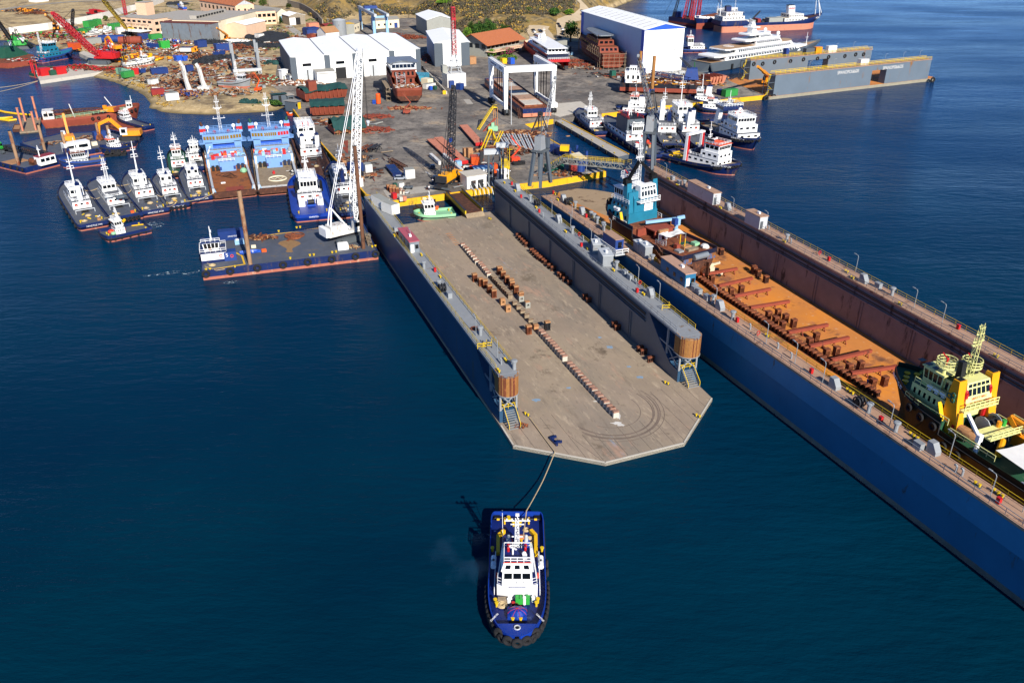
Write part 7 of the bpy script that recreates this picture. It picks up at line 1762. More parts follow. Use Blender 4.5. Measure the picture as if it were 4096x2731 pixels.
# ---- catamaran ferry ashore
ps,pb=P('D',385,815,2),P('D',60,590,2)
t=T('catamaran_ferry','red and white catamaran ferry hauled out behind the travel lift','ferry',ps,hd(ps,pb));L=(pb-ps).length;B=12.5
for s_ in (-1,1):
 y=s_*B*.33
 MB().loft([[(x,y-w_,5.5+r_),(x,y-w_*.7,2.2+r_),(x,y,1.4+r_*1.3),(x,y+w_*.7,2.2+r_),(x,y+w_,5.5+r_)] for x,w_,r_ in ((0,1.9,0),(L*.5,1.9,0),(L*.8,1.3,.2),(L,.1,.9))]).obj('hull','red',t)
 MB().box(-1.2,.2,y-1.1,y+1.1,.9,2.6).obj('water_jet','dark_steel',t)
 for q in (.1,.35,.6):MB().box(L*q,L*q+1,y-1,y+1,0,1.5).obj('keel_support','timber',t)
MB().prism([(0,-B/2),(L*.75,-B/2),(L*.97,-B*.2),(L*.97,B*.2),(L*.75,B/2),(0,B/2)],4.6,6.0).obj('cross_deck','red',t)
MB().prism([(2.5,-B/2+.1),(L*.72,-B/2+.1),(L*.88,-B*.22),(L*.88,B*.22),(L*.72,B/2-.1),(2.5,B/2-.1)],6.0,8.6,0,1).obj('main_saloon',['cloth_navy','white'],t)
sa=MB().prism([(5,-B*.42),(L*.6,-B*.42),(L*.75,-B*.2),(L*.75,B*.2),(L*.6,B*.42),(5,B*.42)],8.7,11.2).obj('upper_saloon','white',t)
winq(sa,[(5,B*.42,8.7),(5,-B*.42,8.7),(5,-B*.42,11.2),(5,B*.42,11.2)],5,.3,.8);winq(sa,[(L*.6,B*.42,8.7),(5,B*.42,8.7),(5,B*.42,11.2),(L*.6,B*.42,11.2)],9,.4,.8)
MB().box(3,L*.7,-B*.46,B*.46,11.2,11.45).obj('roof','white',t);house(t,.56*L,.66*L,2.4,11.4,2.2,'white','white',.4,0,.2,5,3,0,name='wheelhouse');mast(t,.5*L,11.4,7,'tri',bars=(.5,.8))
MB().box(3,L*.68,B*.5-.02,B*.5+.04,7.6,8.6).obj('side_stripe','red',t);MB().rail([(0.2,-B*.46,8.7),(.2,B*.46,8.7)],1,1.2,.06).rail([(.2,-B*.48,6),(.2,B*.48,6)],1,1.2,.06).obj('railing','white',t)
text(t,'HELLENIC SEAWAYS',1.5,'white',(L*.42,B*.5+.0,6.9),(PI/2,0,PI))
# ---- rust brown yacht hull in scaffolding
ps,pb=P('D',1010,800,2),P('D',640,555,2)
t,H=vessel('yacht_hull','bare brown steel yacht hull caged in scaffolding beside the blue edged hall','yacht',ps,pb,13,z=4.5,fb=5,sheer=2,bw=.8,bow=.45,p=1.9,stern=.92,sr=.04,mats=('primer','primer','rust'),strake=False)
L,B=H.L,H.B;z=5
house(t,.12*L,.78*L,B*.43,z,2.8,'primer','rust',-2,1.5,.3,0,9,4,(.35,.8),gap=.4);house(t,.22*L,.6*L,B*.36,z+2.9,2.7,'primer','rust',-2,0,.3,5,5,3,(.35,.85),gap=.3)
MB().prism([(.24*L,-3),(.26*L,-5),(.6*L,-4.6),(.68*L,-2),(.68*L,2),(.6*L,4.6),(.26*L,5),(.24*L,3)],z+7.6,z+8.2).obj('hard_top','steel_sheet',t)
for x,y in ((.28,4),(.28,-4),(.55,3),(.55,-3)):MB().cyl((x*L,y,z+5.6),(x*L,y,z+7.6),.15).obj('hard_top_post','grey',t)
m=MB()
for i in range(18):
 tt=.02+.92*i/17;x=tt*L
 for sg in (-1,1):
  y=sg*(H.w(tt)+1.0);m.beam((x,y,-2.4),(x,y,7),.14)
  if i<17:
   t2=.02+.92*(i+1)/17
   for zz_ in (-.2,1.8,3.8,5.8):m.beam((x,y,zz_),(t2*L,sg*(H.w(t2)+1.0),zz_),.16)
for y in (-6,-3,0,3,6):m.beam((-1.4,y,-2.4),(-1.4,y,6),.14)
for zz_ in (0,2,4,6):m.beam((-1.4,-7,zz_),(-1.4,7,zz_),.14)
m.obj('scaffold','planks',t)
# ---- rust hull with stepped decks, stern to the viewer
ps,pb=P('C',690,1195,2.5),P('C',500,900,2.5);pb=ps+(pb-ps).normalized()*52
t,H=vessel('ship_hull','rust red ship hull under construction with grey bridge, in front of the white halls','ship',ps,pb,13,z=5.5,fb=3.2,sheer=1.5,bw=1.1,bow=.35,stern=.82,sr=.1,mats=('primer','rust_dark','rust'),strake=False,bwf=lambda q:1.0+(2.6*min(1,max(0,(q-.12)/.2))))
L,B=H.L,H.B;z=3.2
house(t,.3*L,.8*L,B*.36,z,2.8,'primer','rust_red',0,0,.1,0,5,3,(.2,.8),gap=.6,over=.6);house(t,.34*L,.76*L,B*.44,z+2.9,2.8,'primer','rust_red',0,0,.2,0,6,5,(.2,.8),gap=.5,over=.5)
b_=house(t,.36*L,.66*L,B*.46,z+5.9,2.8,'grey_light',None,0,.5,.2,0,5,6,(.3,.85),gap=.12)
MB().prism([(.32*L,-B*.5),(.4*L,-B*.58),(.7*L,-B*.45),(.7*L,B*.45),(.4*L,B*.58),(.32*L,B*.5),(.46*L,0)],z+8.8,z+9.3).obj('bridge_roof','steel_sheet',t)
MB().lat((.3*L,2,z),(.3*L,2,z+5),4,4,3,.07).obj('scaffold','grey_light',t)
heap(t,'deck_scrap',('white_worn','rust','grey_light','timber'),(.14*L,0,z+.1),5,6,90,rnd,.6,1.6,.3)
m=MB()
for i in range(7):
 for y in (B*.5+1.2,B*.5+3):m.beam((.2*L+i*3.2,y,-5.4),(.2*L+i*3.2,y,3),.14)
for zz_ in (-3.4,-1.4,.6,2.6):m.box(.2*L,.2*L+19,B*.5+1.1,B*.5+3.1,zz_,zz_+.12)
m.obj('scaffold','planks',t)
for i in range(6):MB().box(L*(.06+.14*i),L*(.06+.14*i)+1.4,-3,3,-3.5,-1.7).obj('keel_support','dark_steel',t)
# ---- dredger on the hard, right
ps,pb=P('D',2130,1095,2.5),P('D',1085,1060,2.5);d_=(pb-ps).normalized();n_=V((-d_[1],d_[0],0))*-16
t,Ld,_=barge('dredger','stranded dark dredger barge with white house and two brown spuds',[ps,pb,pb+n_,ps+n_],6.5,('hull_black','rust_red','rust'),boot=5.0,z0=3.2,kerb=.5)
L=(pb-ps).length
house(t,L-10,L-2,4.5,6.5,4.6,'white','white',0,0,0,3,3,3,y=-8+16 if False else -7.5,gap=.6);house(t,L-7.5,L-4,1.9,11.1,2.6,'white','white',0,0,.1,4,3,3,y=-7.5,name='wheelhouse',gap=.3)
MB().rail([(L-10,-3,11.2),(L-2,-3,11.2),(L-2,-12,11.2),(L-10,-12,11.2),(L-10,-3,11.2)],1,1.6,.06).obj('railing','white',t)
for k_,x,y,zt_ in (('D',1455,1060,26),('D',1310,900,27)):
 p=Ld(k_,x,y,6.5);MB().cyl((p[0],p[1],6),(p[0],p[1],HT('D',1490 if x>1400 else 1330,645 if x>1400 else 590,P(k_,x,y,6.5))),.75,n=12).obj('spud_pile','brass_wood',t);MB().box(p[0]-1.2,p[0]+1.2,p[1]-1.2,p[1]+1.2,6.5,8).obj('spud_guide','blue_cont',t)
MB().lat((10,-9,8),(L-14,-10,10.5),2,1.8,18,.1).obj('cutter_ladder','navy',t);MB().tap(6,13,3,8,7,12,2.2,13,cy=-11).obj('crane_house','blue_cont',t);MB().lat((10,-11,13),(16,-11,18),1,.6,6,.12).obj('gantry_frame','dark_steel',t)
heap(t,'deck_scrap',('rust','rust_dark','white_worn','timber','gold'),(L*.45,-6,6.5),22,8,150,rnd,1.4,3,.35)
for i in range(8):MB().box(L*.08+i*L*.11,L*.08+i*L*.11+2.4,-12,-2,1.9,3.25).obj('keel_support','rust_red',t)
# ---------------------------------------------------------------- buildings
def bld(name,label,fl,fr,dep,h,wall,roof,rt='flat',rise=1.5,wins=(),doors=(),over=.4,z=2.0,cat='building',ang=None,side=None,pil=()):
 fl,fr=V((fl[0],fl[1],z)),V((fr[0],fr[1],z))
 a=hd(fl,fr);W=(fr-fl).length
 t=T(name,label,cat,fl,a)
 w=MB()
 gy=rt=='gy'
 sy=math.tan((ang or 0))              # skew of the depth axis
 q=lambda x,y,zz:(x+y*sy,y,zz)
 w.add([q(0,0,-1),q(W,0,-1),q(W,dep,-1),q(0,dep,-1),q(0,0,h),q(W,0,h),q(W,dep,h),q(0,dep,h)],[(0,1,5,4),(2,3,7,6)],0)
 w.add([q(0,0,-1),q(W,0,-1),q(W,dep,-1),q(0,dep,-1),q(0,0,h),q(W,0,h),q(W,dep,h),q(0,dep,h)],[(1,2,6,5),(3,0,4,7)],1)
 if gy:
  for yy in (0,dep):w.add([q(0,yy,h),q(W,yy,h),q(W/2,yy,h+rise)],[(0,1,2)],0)
 if rt=='gx':
  for xx in (0,W):w.add([q(xx,0,h),q(xx,dep,h),q(xx,dep/2,h+rise)],[(0,1,2)],1)
 w.obj('wall',[wall,side or wall],t)
 r=MB();o=over;T_=.16
 def slab(p):r.hexa([V(c) for c in p]+[V(c)+V((0,0,T_)) for c in p])
 if gy:
  slab([q(-o,-o,h-o*2*rise/W),q(W/2,-o,h+rise),q(W/2,dep+o,h+rise),q(-o,dep+o,h-o*2*rise/W)]);slab([q(W/2,-o,h+rise),q(W+o,-o,h-o*2*rise/W),q(W+o,dep+o,h-o*2*rise/W),q(W/2,dep+o,h+rise)])
 elif rt=='gx':
  e=h-o*2*rise/dep
  slab([q(-o,-o,e),q(W+o,-o,e),q(W+o,dep/2,h+rise),q(-o,dep/2,h+rise)]);slab([q(-o,dep/2,h+rise),q(W+o,dep/2,h+rise),q(W+o,dep+o,e),q(-o,dep+o,e)])
 elif rt=='mono':slab([q(-o,-o,h+rise),q(W+o,-o,h+rise),q(W+o,dep+o,h),q(-o,dep+o,h)])
 else:slab([q(-o,-o,h),q(W+o,-o,h),q(W+o,dep+o,h),q(-o,dep+o,h)])
 r.obj('roof',roof,t)
 for wn in wins:
  n,z0,z1,fr_=wn[:4];face=wn[4] if len(wn)>4 else 0
  D_=W if face==0 else dep
  for i in range(n):
   c=D_*(i+.5)/n;hw=D_/n*fr_/2
   if face==0:MB().box(c-hw,c+hw,-.08,.05,z0,z1).obj('window','glass',t)
   else:MB().hexa([q(W if face>0 else 0,c-hw,z0)]*0 or [V(q((W+.06) if face>0 else -.06,yy,zz))+V((dx,0,0)) for zz in (z0,z1) for yy,dx in ((c-hw,0),(c+hw,0),(c+hw,-.1*face),(c-hw,-.1*face))]).obj('window','glass',t)
 for d in doors:MB().box(W*d[0],W*d[1],-.1,.05,0,d[2]).obj('door',d[3],t)
 for p in pil:MB().box(W*p[0],W*p[1],-.18,.06,p[2] if len(p)>4 else -.5,p[4] if len(p)>4 else h-.02).obj('wall_panel',p[3] if len(p)>3 else p[2],t)
 return t,W
fl,fr=P('D',1340,845),P('D',1790,805)
sk=-(math.radians(107)-hd(fl,fr)-PI/2)
t,W=bld('ship_hall','giant white hall with blue corner strips and blue gable, right of centre',fl,fr,92,22.4,'panel_white','roof_white','gy',2.4,ang=-(math.radians(107)-hd(fl,fr)-PI/2),side='cladding',over=.5)
MB().add([(0,-.1,22.4),(W,-.1,22.4),(W/2,-.1,24.7),(0,-.1,22.0),(W,-.1,22.0)],[(0,3,4,1,2)]).obj('gable','blue_bright',t)
for x in (.27,.52,.78):MB().box(W*x-.12,W*x+.12,-.14,.02,0,21.9).obj('door_seam','grey',t)
MB().box(0,W,-.12,.02,11,11.15).obj('door_seam','grey',t)
for y0,y1 in ((0,3.4),(88,92)):
 sy=math.tan(sk);MB().hexa([V((-.12+yy*sy,yy,zz))+V((dx,0,0)) for zz in (-.5,22.3) for yy,dx in ((y0,0),(y1,0),(y1,.2),(y0,.2))]).obj('corner_strip','blue_bright',t)
for i in range(11):
 y=6+i*7.6;sy=math.tan(sk)
 for s_ in (0,1):MB().beam((W*(.08+.5*s_)+y*sy,y,22.4+2.4*(.16 if s_==0 else .84)+.2),(W*(.42+.5*s_)+y*sy,y,22.4+2.4*(.84 if s_==0 else .16)+.2),.5,.12).obj('roof_vent','wall_grey',t)
fl,fr=P('B',1350,945),P('C',815,830)
q=(fr-fl)/4;dp=62
sk2=-(math.radians(109)-hd(fl,fr)-PI/2)
t,W=bld('workshop_hall','row of four joined white workshop halls with dark grey pillars',fl,fr,dp,12.2,'panel_white','roof_grey','flat',ang=sk2,side='slate',over=0)
for i in range(4):
 x0_,x1_=W*i/4,W*(i+1)/4;sy=math.tan(sk2)
 m=MB()
 for a,b,za,zb_ in ((x0_,(x0_+x1_)/2,12.2,13.3),((x0_+x1_)/2,x1_,13.3,12.2)):
  c=[(a,-.5,za),(b,-.5,zb_),(b+(dp+.5)*sy,dp,zb_),(a+(dp+.5)*sy,dp,za)]
  m.hexa([V(p)+V((0,0,.17)) for p in c]+[V(p)+V((0,0,.35)) for p in c])
 m.obj('gable_roof','roof_white',t)
 MB().prism([(x0_,0),(x1_,0),(x1_,.4),(x0_,.4)],12.1,12.2).add([(x0_,-.06,12.2),(x1_,-.06,12.2),((x0_+x1_)/2,-.06,13.3)],[(0,1,2)]).obj('gable','panel_white',t)
 MB().box(x0_+(0 if i else -.1),x0_+3.0,-.16,.02,-.5,12.1).obj('pillar','slate',t)
 if i % 2==1 or i==3:MB().box(x1_-2.6,x1_+.1,-.16,.02,-.5,12.1).obj('pillar','slate',t)
 MB().beam((x1_,-.4,12.55),(x1_+dp*sy,dp,12.55),.5,.3).obj('roof_gutter','slate',t)
 MB().box(x0_+6,x0_+10.5,-.2,.02,7.4,8.8).obj('window','glass',t)
 MB().box(x0_+5.5,x0_+11,-.14,.02,0,5.6).obj('door','black' if i==1 else 'grey_light',t)
 MB().box(x0_+8,x0_+8.5,-.2,.02,0,5.6).obj('door_gap','black',t)
t,W=bld('paint_hall','single white hall with wide dark grey corners, right of the joined halls',P('C',975,768),P('C',1375,752),52,12.6,'panel_white','roof_white','gy',1.6,ang=sk2*.6,side='cladding',doors=((.31,.68,8.5,'roof_white'),),pil=((0,.24,'slate'),(.76,1,'slate')))
for nm,lb,a,b,dep,h,wall,roof,rt,rise,wins,doors in (
 ('white_shed','small white shed built against the front of the joined halls',('B',1640,962),('B',1850,948),9,5.6,'panel_white','roof_grey','mono',-.8,(),()),
 ('white_shed','white lean-to behind the small shed at the joined halls',('B',1598,880),('B',1800,862),7,6.2,'panel_white','tan_sheet','mono',-.8,(),()),
 ('site_office','low grey site office with pale roof at the left hall corner',('B',1325,945),('B',1468,930),5,3.4,'grey_light','roof_grey','flat',0,((3,.9,2.2,.7),),()),
 ('kiosk','narrow white kiosk box beside the left hall corner',('B',1238,925),('B',1302,915),3,5,'panel_white','roof_white','flat',0,(),((.1,.4,2.2,'wall_grey'),)),
 ('hangar','grey hangar with white gabled roof standing at the hill foot',('C',888,418),('C',1195,405),38,10.5,'wall_grey','roof_white','gy',2.6,(),((.2,.32,4,'black'),)),
 ('cream_store','long cream storehouse with grey roof behind the joined halls',('C',300,335),('C',568,318),11,6,'cream','roof_grey','gx',1.5,((4,2,3.4,.3),),((.78,.92,3.5,'blue_cont'),)),
 ('cream_store','shorter cream storehouse left of the small gantry crane',('B',2060,378),('C',140,345),11,6,'cream','roof_grey','gx',1.2,((3,2,3.4,.3),),()),
 ('tank_shed','white shed with bright yellow flat roof',('B',1950,402),('B',2062,392),8,7,'wall_grey','yellow','flat',0,(),()),
 ('red_shed','small shed with red roof beside the grey silo',('B',1728,372),('B',1835,362),8,4.5,'rust_red','cont_red','gx',.8,(),()),
 ('cottage','small white cottage with brown pitched roof',('B',1738,478),('B',1888,462),12,5.5,'whitewash','timber','gx',3,(),()),
 ('blockwork_shed','tan block workshop with white roof at the end of the ramp road',('B',1318,292),('B',1500,278),15,6.5,'stone_wall','roof_white','gy',1.8,(),((.02,.38,5,'roof_white'),(.4,.68,5,'black'))),
 ('gabled_store','cream store with long grey ridged roof behind the peach works',('B',1185,252),('B',1290,240),45,7,'cream','roof_grey','gy',2.4,(),((.3,.75,4,'lt_blue'),)),
 ('peach_works','flat roofed peach works with two rows of pale windows',('B',905,290),('B',1168,275),16,9.5,'peach','roof_grey','flat',0,((5,5.4,7.6,.72),(5,1.5,3,.72)),()),
 ('peach_depot','long low peach depot with flat concrete roof',('B',30,345),('B',480,255),32,7.5,'peach','concrete','flat',0,((7,3.8,5.4,.4),),()),
 ('flat_roofed_works','wide cream works with flat concrete roof and skylight row',('B',530,455),('B',950,330),34,12,'cream','concrete','flat',0,(),((.22,.38,7,'white'),)),
 ('rusty_shed','tall corrugated shed with rust brown roof',('B',435,478),('B',545,450),38,11,'steel_sheet','roof_rust','flat',0,(),()),
 ('peach_garage','peach garage with pale metal roof and blue door',('B',830,440),('B',1052,385),16,8.5,'peach','roof_white','gx',1.6,(),((.0,.0,1,'blue_cont'),)),
 ('shipyard_office','three storey peach office block lettered along its front',('A',1800,425),('A',1955,400),34,11.5,'peach','concrete','flat',0,((3,7.6,9.6,.7),(3,3.4,5.2,.7)),((.35,.8,2.8,'white'),)),
 ('annex','small peach roof room above the lettered office block',('A',1705,262),('A',1795,245),9,14.5,'peach','concrete','flat',0,(),()),
 ('roadside_house','low pale house beyond the shore road at the top edge',('A',410,30),('A',560,15),10,6,'whitewash','roof_grey','flat',0,(),()),
 ('slate_hut','slate grey hut with pale top and yellow door on the quay corner',('H',1385,258),('H',1448,240),6,3.4,'slate','roof_grey','flat',0,((2,1.2,2.4,.4),),((.45,.95,2.8,'yellow'),)),
 ('slate_hut','slate hut with white window right of the tarp covered pens',('H',1300,180),('H',1368,170),5,3.4,'slate','concrete','flat',0,((1,1,2.4,.7),),()),
 ('slate_pen','open slate pen roofed with green tarpaulin on the beach edge',('H',1132,190),('H',1290,175),5,3.6,'slate','tarp_green','mono',.5,(),((.4,.6,3.4,'black'),)),
 ('pump_house','white pump house with hose manifolds on the yellow quay',('I',1345,1168),('I',1565,1135),5.5,4.2,'panel_white','conc_light','flat',0,(),((.2,.45,2.6,'dark_steel'),(.55,.85,2.6,'dark_steel'))),
 ('white_cabin','white cabin with pale blue roof behind the pump house',('I',1445,1045),('I',1640,1030),4,3,'panel_white','lt_blue','flat',0,((4,1,2,.5),),()),
 ('white_cabin','white cabin right of the yellow ladder tower',('I',1735,1075),('I',1825,1060),3,3,'panel_white','roof_white','flat',0,((2,1,2,.4),),()),
 ('gate_house','tiled roof gate house right of the office terrace',('D',55,590),('D',180,560),6,3.4,'peach','roof_tile','gx',1.2,((3,1,2.2,.4),),()),
):
 tt_,Wb=bld(nm,lb,P(*a),P(*b),dep,h,wall,roof,rt,rise,wins,[d for d in doors if d[1]>d[0]])
 if nm=='shipyard_office':
  text(tt_,'NAFTILOS SHIPYARDS SA',2.0,'mark_dark',(-.06,17,7.0),(PI/2,0,-PI/2))
  for i in range(6):MB().box(-.08,.05,3+i*5,6+i*5,8.6,10).obj('window','glass',tt_);MB().box(-.08,.05,3+i*5,6+i*5,4,5.4).obj('window','glass',tt_)
  MB().box(-10,0,4,26,3.8,4.1).obj('canopy','roof_white',tt_)
 if nm=='flat_roofed_works':MB().box(4,Wb-10,18,23,12.2,14.4).obj('skylight','concrete',tt_);[MB().box(4.5+i*4,7.5+i*4,17.9,18,12.6,13.9).obj('skylight_pane','glass',tt_) for i in range(int((Wb-16)/4))]
 if nm=='pump_house':
  for i in range(9):MB().tube([(1+i*1.5,-.5,1.5),(1+i*1.5,-2,.5),(1.2+i*1.5,-3.6,.2),(1.3+i*1.5,-4.4,-1.6)],.16,6).obj('hose','grey_light',tt_)
a,b=PT('B',305,175),P('B',715,245)
t,W=bld('long_house','long two storey peach house with red tiled roof at the top left',V((a[0],a[1],2)),b,16,11.5,'peach','roof_tile','gx',3.6,((9,6.4,9.2,.4),(9,1,3.4,.4),(3,6.4,8.6,.3,1)),(),.7)
MB().add([(W+.12,1,11.6),(W+.12,15,11.6),(W+.12,8,14.6)],[(0,1,2)]).obj('gable_panel','grey_light',t)
a,b=P('C',1570,660),P('C',1940,585)
t,W=bld('tiled_office','long two storey office with orange tiled roof and creeper terrace',a,b,20,8.2,'wall_grey','roof_tile','gx',4.4,((8,4.6,7.2,.8),(4,4.6,7.2,.6,-1)),(),3.0)
MB().box(-1,W+8,-6,0,3.2,3.6).rail([(-1,-6,3.6),(W+8,-6,3.6)],1,2,.06).obj('terrace','peach',t)
rv=random.Random(2)
for nm,lb,k,x0,y0,x1,y1,mt_,n in (('creeper','pink flowering creeper spilling over the office terrace','C',1700,610,1890,590,['leaf_mid','pink_fl'],700),('creeper','green creeper on the left end of the office terrace','C',1575,620,1680,620,['leaf_mid','leaf_bright'],500),('hedge','green hedge with pale flowers below the office terrace','C',1680,690,1920,675,['leaf_dark','leaf_bright'],800)):
 a,b=P(k,x0,y0,4 if nm=='creeper' else 2.5),P(k,x1,y1,4 if nm=='creeper' else 2.5);o=(a+b)/2;m=MB();hl=(b-a).length/2
 m.leaf((0,0,.6),hl,2.4,2.2,n,.45,rv,0,.3,2)
 tag(m.obj(nm,mt_,None,o,hd(a,b)),lb,'plant')
t=T('silo','round grey silo beside the yellow roofed shed','silo',P('B',1897,425));MB().cyl((0,0,0),(0,0,11),4.6,n=20).obj('tank','grey',t);MB().cyl((0,0,11),(0,0,12),4.7,1,20).obj('tank_roof','grey_light',t)
q=[P('C',135,345),P('C',225,420)]
t=T('gantry_crane','pale grey gantry crane spanning the steel stockyard','crane',P('C',285,440),hd(P('C',285,440),P('C',130,340)));L_=(P('C',130,340)-P('C',285,440)).length
for x in (0,L_):
 MB().tap(x-1,x+1,1,0,x-.8,x+.8,.8,13).tap(x-1,x+1,1,0,x-.8,x+.8,.8,13,cy=-9).box(x-.7,x+.7,-9.5,.5,13,14.2).obj('leg','lt_blue',t)
MB().box(-6,L_+4,-1.2,.6,14.2,16).obj('girder','grey_light',t);MB().box(-6,L_+4,-9.6,-7.8,14.2,16).obj('girder','grey_light',t);MB().box(L_*.6,L_*.6+5,-9,0,16,17.6).obj('trolley','blue_cont',t)
# ---------------------------------------------------------------- left barges, yard stock, vehicles, people
r8=random.Random(77)
a_,b_=P('G',300,1000,0),P('G',690,900,0);d_=(b_-a_).normalized();n_=V((-d_[1],d_[0],0))*42
t,LG,_=barge('spud_barge','dark blue spud barge with green crane and tyre fringe at the left edge',[a_,b_,b_+n_,a_+n_],2.0,ty=((3,(.5,.6,.7,.8,.9,.97)),),tyr=.6)
LG=lambda x,y,z,t=t:(Matrix.Rotation(-t.rotation_euler[2],4,'Z') @ (P('G',x,y,z)-t.location))
q=LG(215,890,2);spud(t,q,HT('G',105,500,P('G',215,890,2)),.55,'rust_pile')
q=LG(560,880,2);house(t,q[0]-3,q[0]+3,1.6,2,3,'white','cont_red',0,0,0,2,3,0,y=q[1]+1.5,over=.1);mast(t,q[0]-2,5,4,y=q[1]+1,bars=(.6,),bw=1.2)
q=LG(400,885,2);winch(t,q[0],q[1],2,1.1,3.4,'rust_dark','rust')
q=LG(170,850,2);MB().box(q[0]-3.5,q[0]+3.5,q[1]-3,q[1]+3,2,2.15).obj('deck_plate','timber',t)
crawler('green crawler crane with black boom laid down on the left spud barge',P('G',20,740,2),math.radians(-20),P('G',560,760,4),('dark_steel','green'),.9,1.5,18,stays=False)
pts=[P('G',*c,0) for c in ((655,850),(1560,690),(1590,630),(1330,560),(700,590),(240,700))]
t,LE,_=barge('excavator_barge','long navy deck barge carrying excavators and four rusty spuds',pts,2.0,ty=((0,(.5,.6,.86,.9,.94,.98)),),tyr=.6)
Q8=lambda t,x,y,z,k='G':(Matrix.Rotation(-t.rotation_euler[2],4,'Z') @ (P(k,x,y,z)-t.location))
for x,y,X,Y in ((520,745,450,430),(765,745,700,512),(1145,610,1098,402),(1270,630,1222,432)):spud(t,Q8(t,x,y,2),HT('G',X,Y,P('G',x,y,2)),.5,'rust_pile')
q=Q8(t,900,735,2);house(t,q[0]-4.5,q[0]+4.5,2,2,3.2,'white','white',0,0,0,0,2,0,y=q[1]+1.6,over=.1)
for x,y,s_,c,h in ((1150,590,2.2,'blue_cont',3),(1085,665,1.0,'cream',1.4),(560,790,1.4,'navy',1.2),(770,765,1.0,'navy',2.2)):q=Q8(t,x,y,2);MB().box(q[0]-s_,q[0]+s_,q[1]-s_*.6,q[1]+s_*.6,2,2+h).obj('deck_locker',c,t)
for i,(x,y) in enumerate(((620,640),(950,620),(1000,580),(850,640))):heap(t,'deck_scrap',('rust','timber','rust_dark','planks'),Q8(t,x,y,2),5,3,35,r8,.7,2.5)
def excav(label,k,x,y,z,hdg,sc_=1.0,mat='amber',tall=False,grp=None):
 t=T('excavator',label,'excavator',P(k,x,y,z),hdg);s=sc_
 for g in (-1,1):MB().box(-2.2*s,2.2*s,g*1.4*s-.35*s,g*1.4*s+.35*s,.1,1.0*s).cyl((-2.2*s,g*1.4*s-.35*s,.55*s),(-2.2*s,g*1.4*s+.35*s,.55*s),.5*s,n=10).cyl((2.2*s,g*1.4*s-.35*s,.55*s),(2.2*s,g*1.4*s+.35*s,.55*s),.5*s,n=10).obj('track','dark_steel',t)
 MB().tap(-3*s,1.6*s,1.5*s,1.2*s,-2.9*s,.6*s,1.4*s,2.5*s).obj('body',mat,t)
 c=MB().box(.2*s,1.9*s,.5*s,1.5*s,1.5*s,3.2*s).obj('cab','white',t);MB().box(1.88*s,1.93*s,.6*s,1.4*s,2.0*s,3.0*s).box(.5*s,1.6*s,1.48*s,1.53*s,2.0*s,3.0*s).obj('window','glass',c)
 p=[V((1.2*s,-.2*s,2*s)),V((4.2*s,-.2*s,5.4*s)),V((7*s,-.2*s,4.2*s))] if not tall else [V((1.2*s,-.2*s,2*s)),V((2.6*s,-.2*s,7.5*s)),V((3.6*s,-.2*s,4*s))]
 MB().beam(p[0],p[1],.6*s,.9*s).beam(p[1],p[2],.5*s,.8*s).obj('boom',mat,t)
 e=p[2]+V((.6*s,0,-3*s));MB().beam(p[2],e,.4*s,.6*s).obj('arm',mat,t);MB().tap(e[0]-.9*s,e[0]+.8*s,.7*s,e[2]-.9*s,e[0]-.5*s,e[0]+.5*s,.8*s,e[2]+.2*s,cy=-.2*s).obj('bucket','rust',t)
 return t
excav('big amber excavator resting its bucket on the right end of the navy barge','G',1500,595,2,math.radians(190),1.5)
excav('amber excavator with upright boom in the middle of the navy barge','G',800,640,2,math.radians(120),1.4,tall=True)
ps,pb=P('G',500,445,0),P('G',1630,345,0)
t,H=vessel('hopper_ship','rusty old hopper ship with faded red bow and amber deck crane','ship',ps,pb,12,fb=3,sheer=2.5,bw=.7,bow=.2,stern=.9,mats=('rust_red','rust','rust'),strake=False)
L=H.L
house(t,.02*L,.13*L,3,3,3.4,'white_worn','white_worn',0,0,0,2,2,2);house(t,.86*L,.92*L,2.4,H.zd(.9),2.4,'white_worn','white_worn',0,0,0,3,2,2);mast(t,.92*L,H.zd(.9),5,bars=(.7,));H.tyres([.5,.56,.66,.76,.82,.9,.94],(-1,),.7,-.6)
MB().box(.2*L,.5*L,-4,4,3,4.2).obj('hold_cover','timber',t);MB().rail([(.15*L,-5.8,3.6),(.85*L,-5.8,5)],1.1,1.8,.06).obj('railing','green_pale',t);MB().tube([(.33*L,-5,3),(.3*L,-4,9)],.2,6).tube([(.75*L,-4,4),(.66*L,0,10)],.2,6).obj('derrick','white_worn',t)
MB().leaf((.28*L,1,4.8),2,2,1.4,60,.6,r8).obj('grab_bucket','rust_dark',t)
crawler('amber cab crane with long dark boom lowered along the hopper ship',P('G',1225,280,4.5),math.radians(170),P('G',560,285,6),('rust_dark','amber'),.9,1.6,22,stays=False,tracks=False,cw='rust_red')
t,_l,_=barge('pile_raft','plank raft with four salmon red upright piles',[P('G',*c,0) for c in ((232,545),(455,525),(480,375),(262,385))],1.0,('planks','dark_steel','planks'),kerb=.1)
for x,y,X,Y in ((262,500,190,238),(290,385,228,128),(412,490,358,280),(435,372,373,110)):
 q=Q8(t,x,y,1);h=HT('G',X,Y,P('G',x,y,1));MB().cyl((q[0],q[1],-1),(q[0],q[1],h),.42,n=10).cyl((q[0],q[1],h),(q[0],q[1],h+.15),.6,n=10).obj('pile','salmon',t)
barge('small_raft','small brown raft left of the plank raft',[P('G',*c,0) for c in ((148,512),(235,512),(250,450),(170,455))],.8,('rust_dark','rust_dark','timber'))
barge('flat_barge','empty rusty flat barge between the hopper ship and the navy boat',[P('G',*c,0) for c in ((1240,470),(1470,530),(1585,505),(1420,415),(1330,420))],1.0,('rust_dark','rust_red','rust_red'))
m=MB();o_=P('G',1325,770,.3)
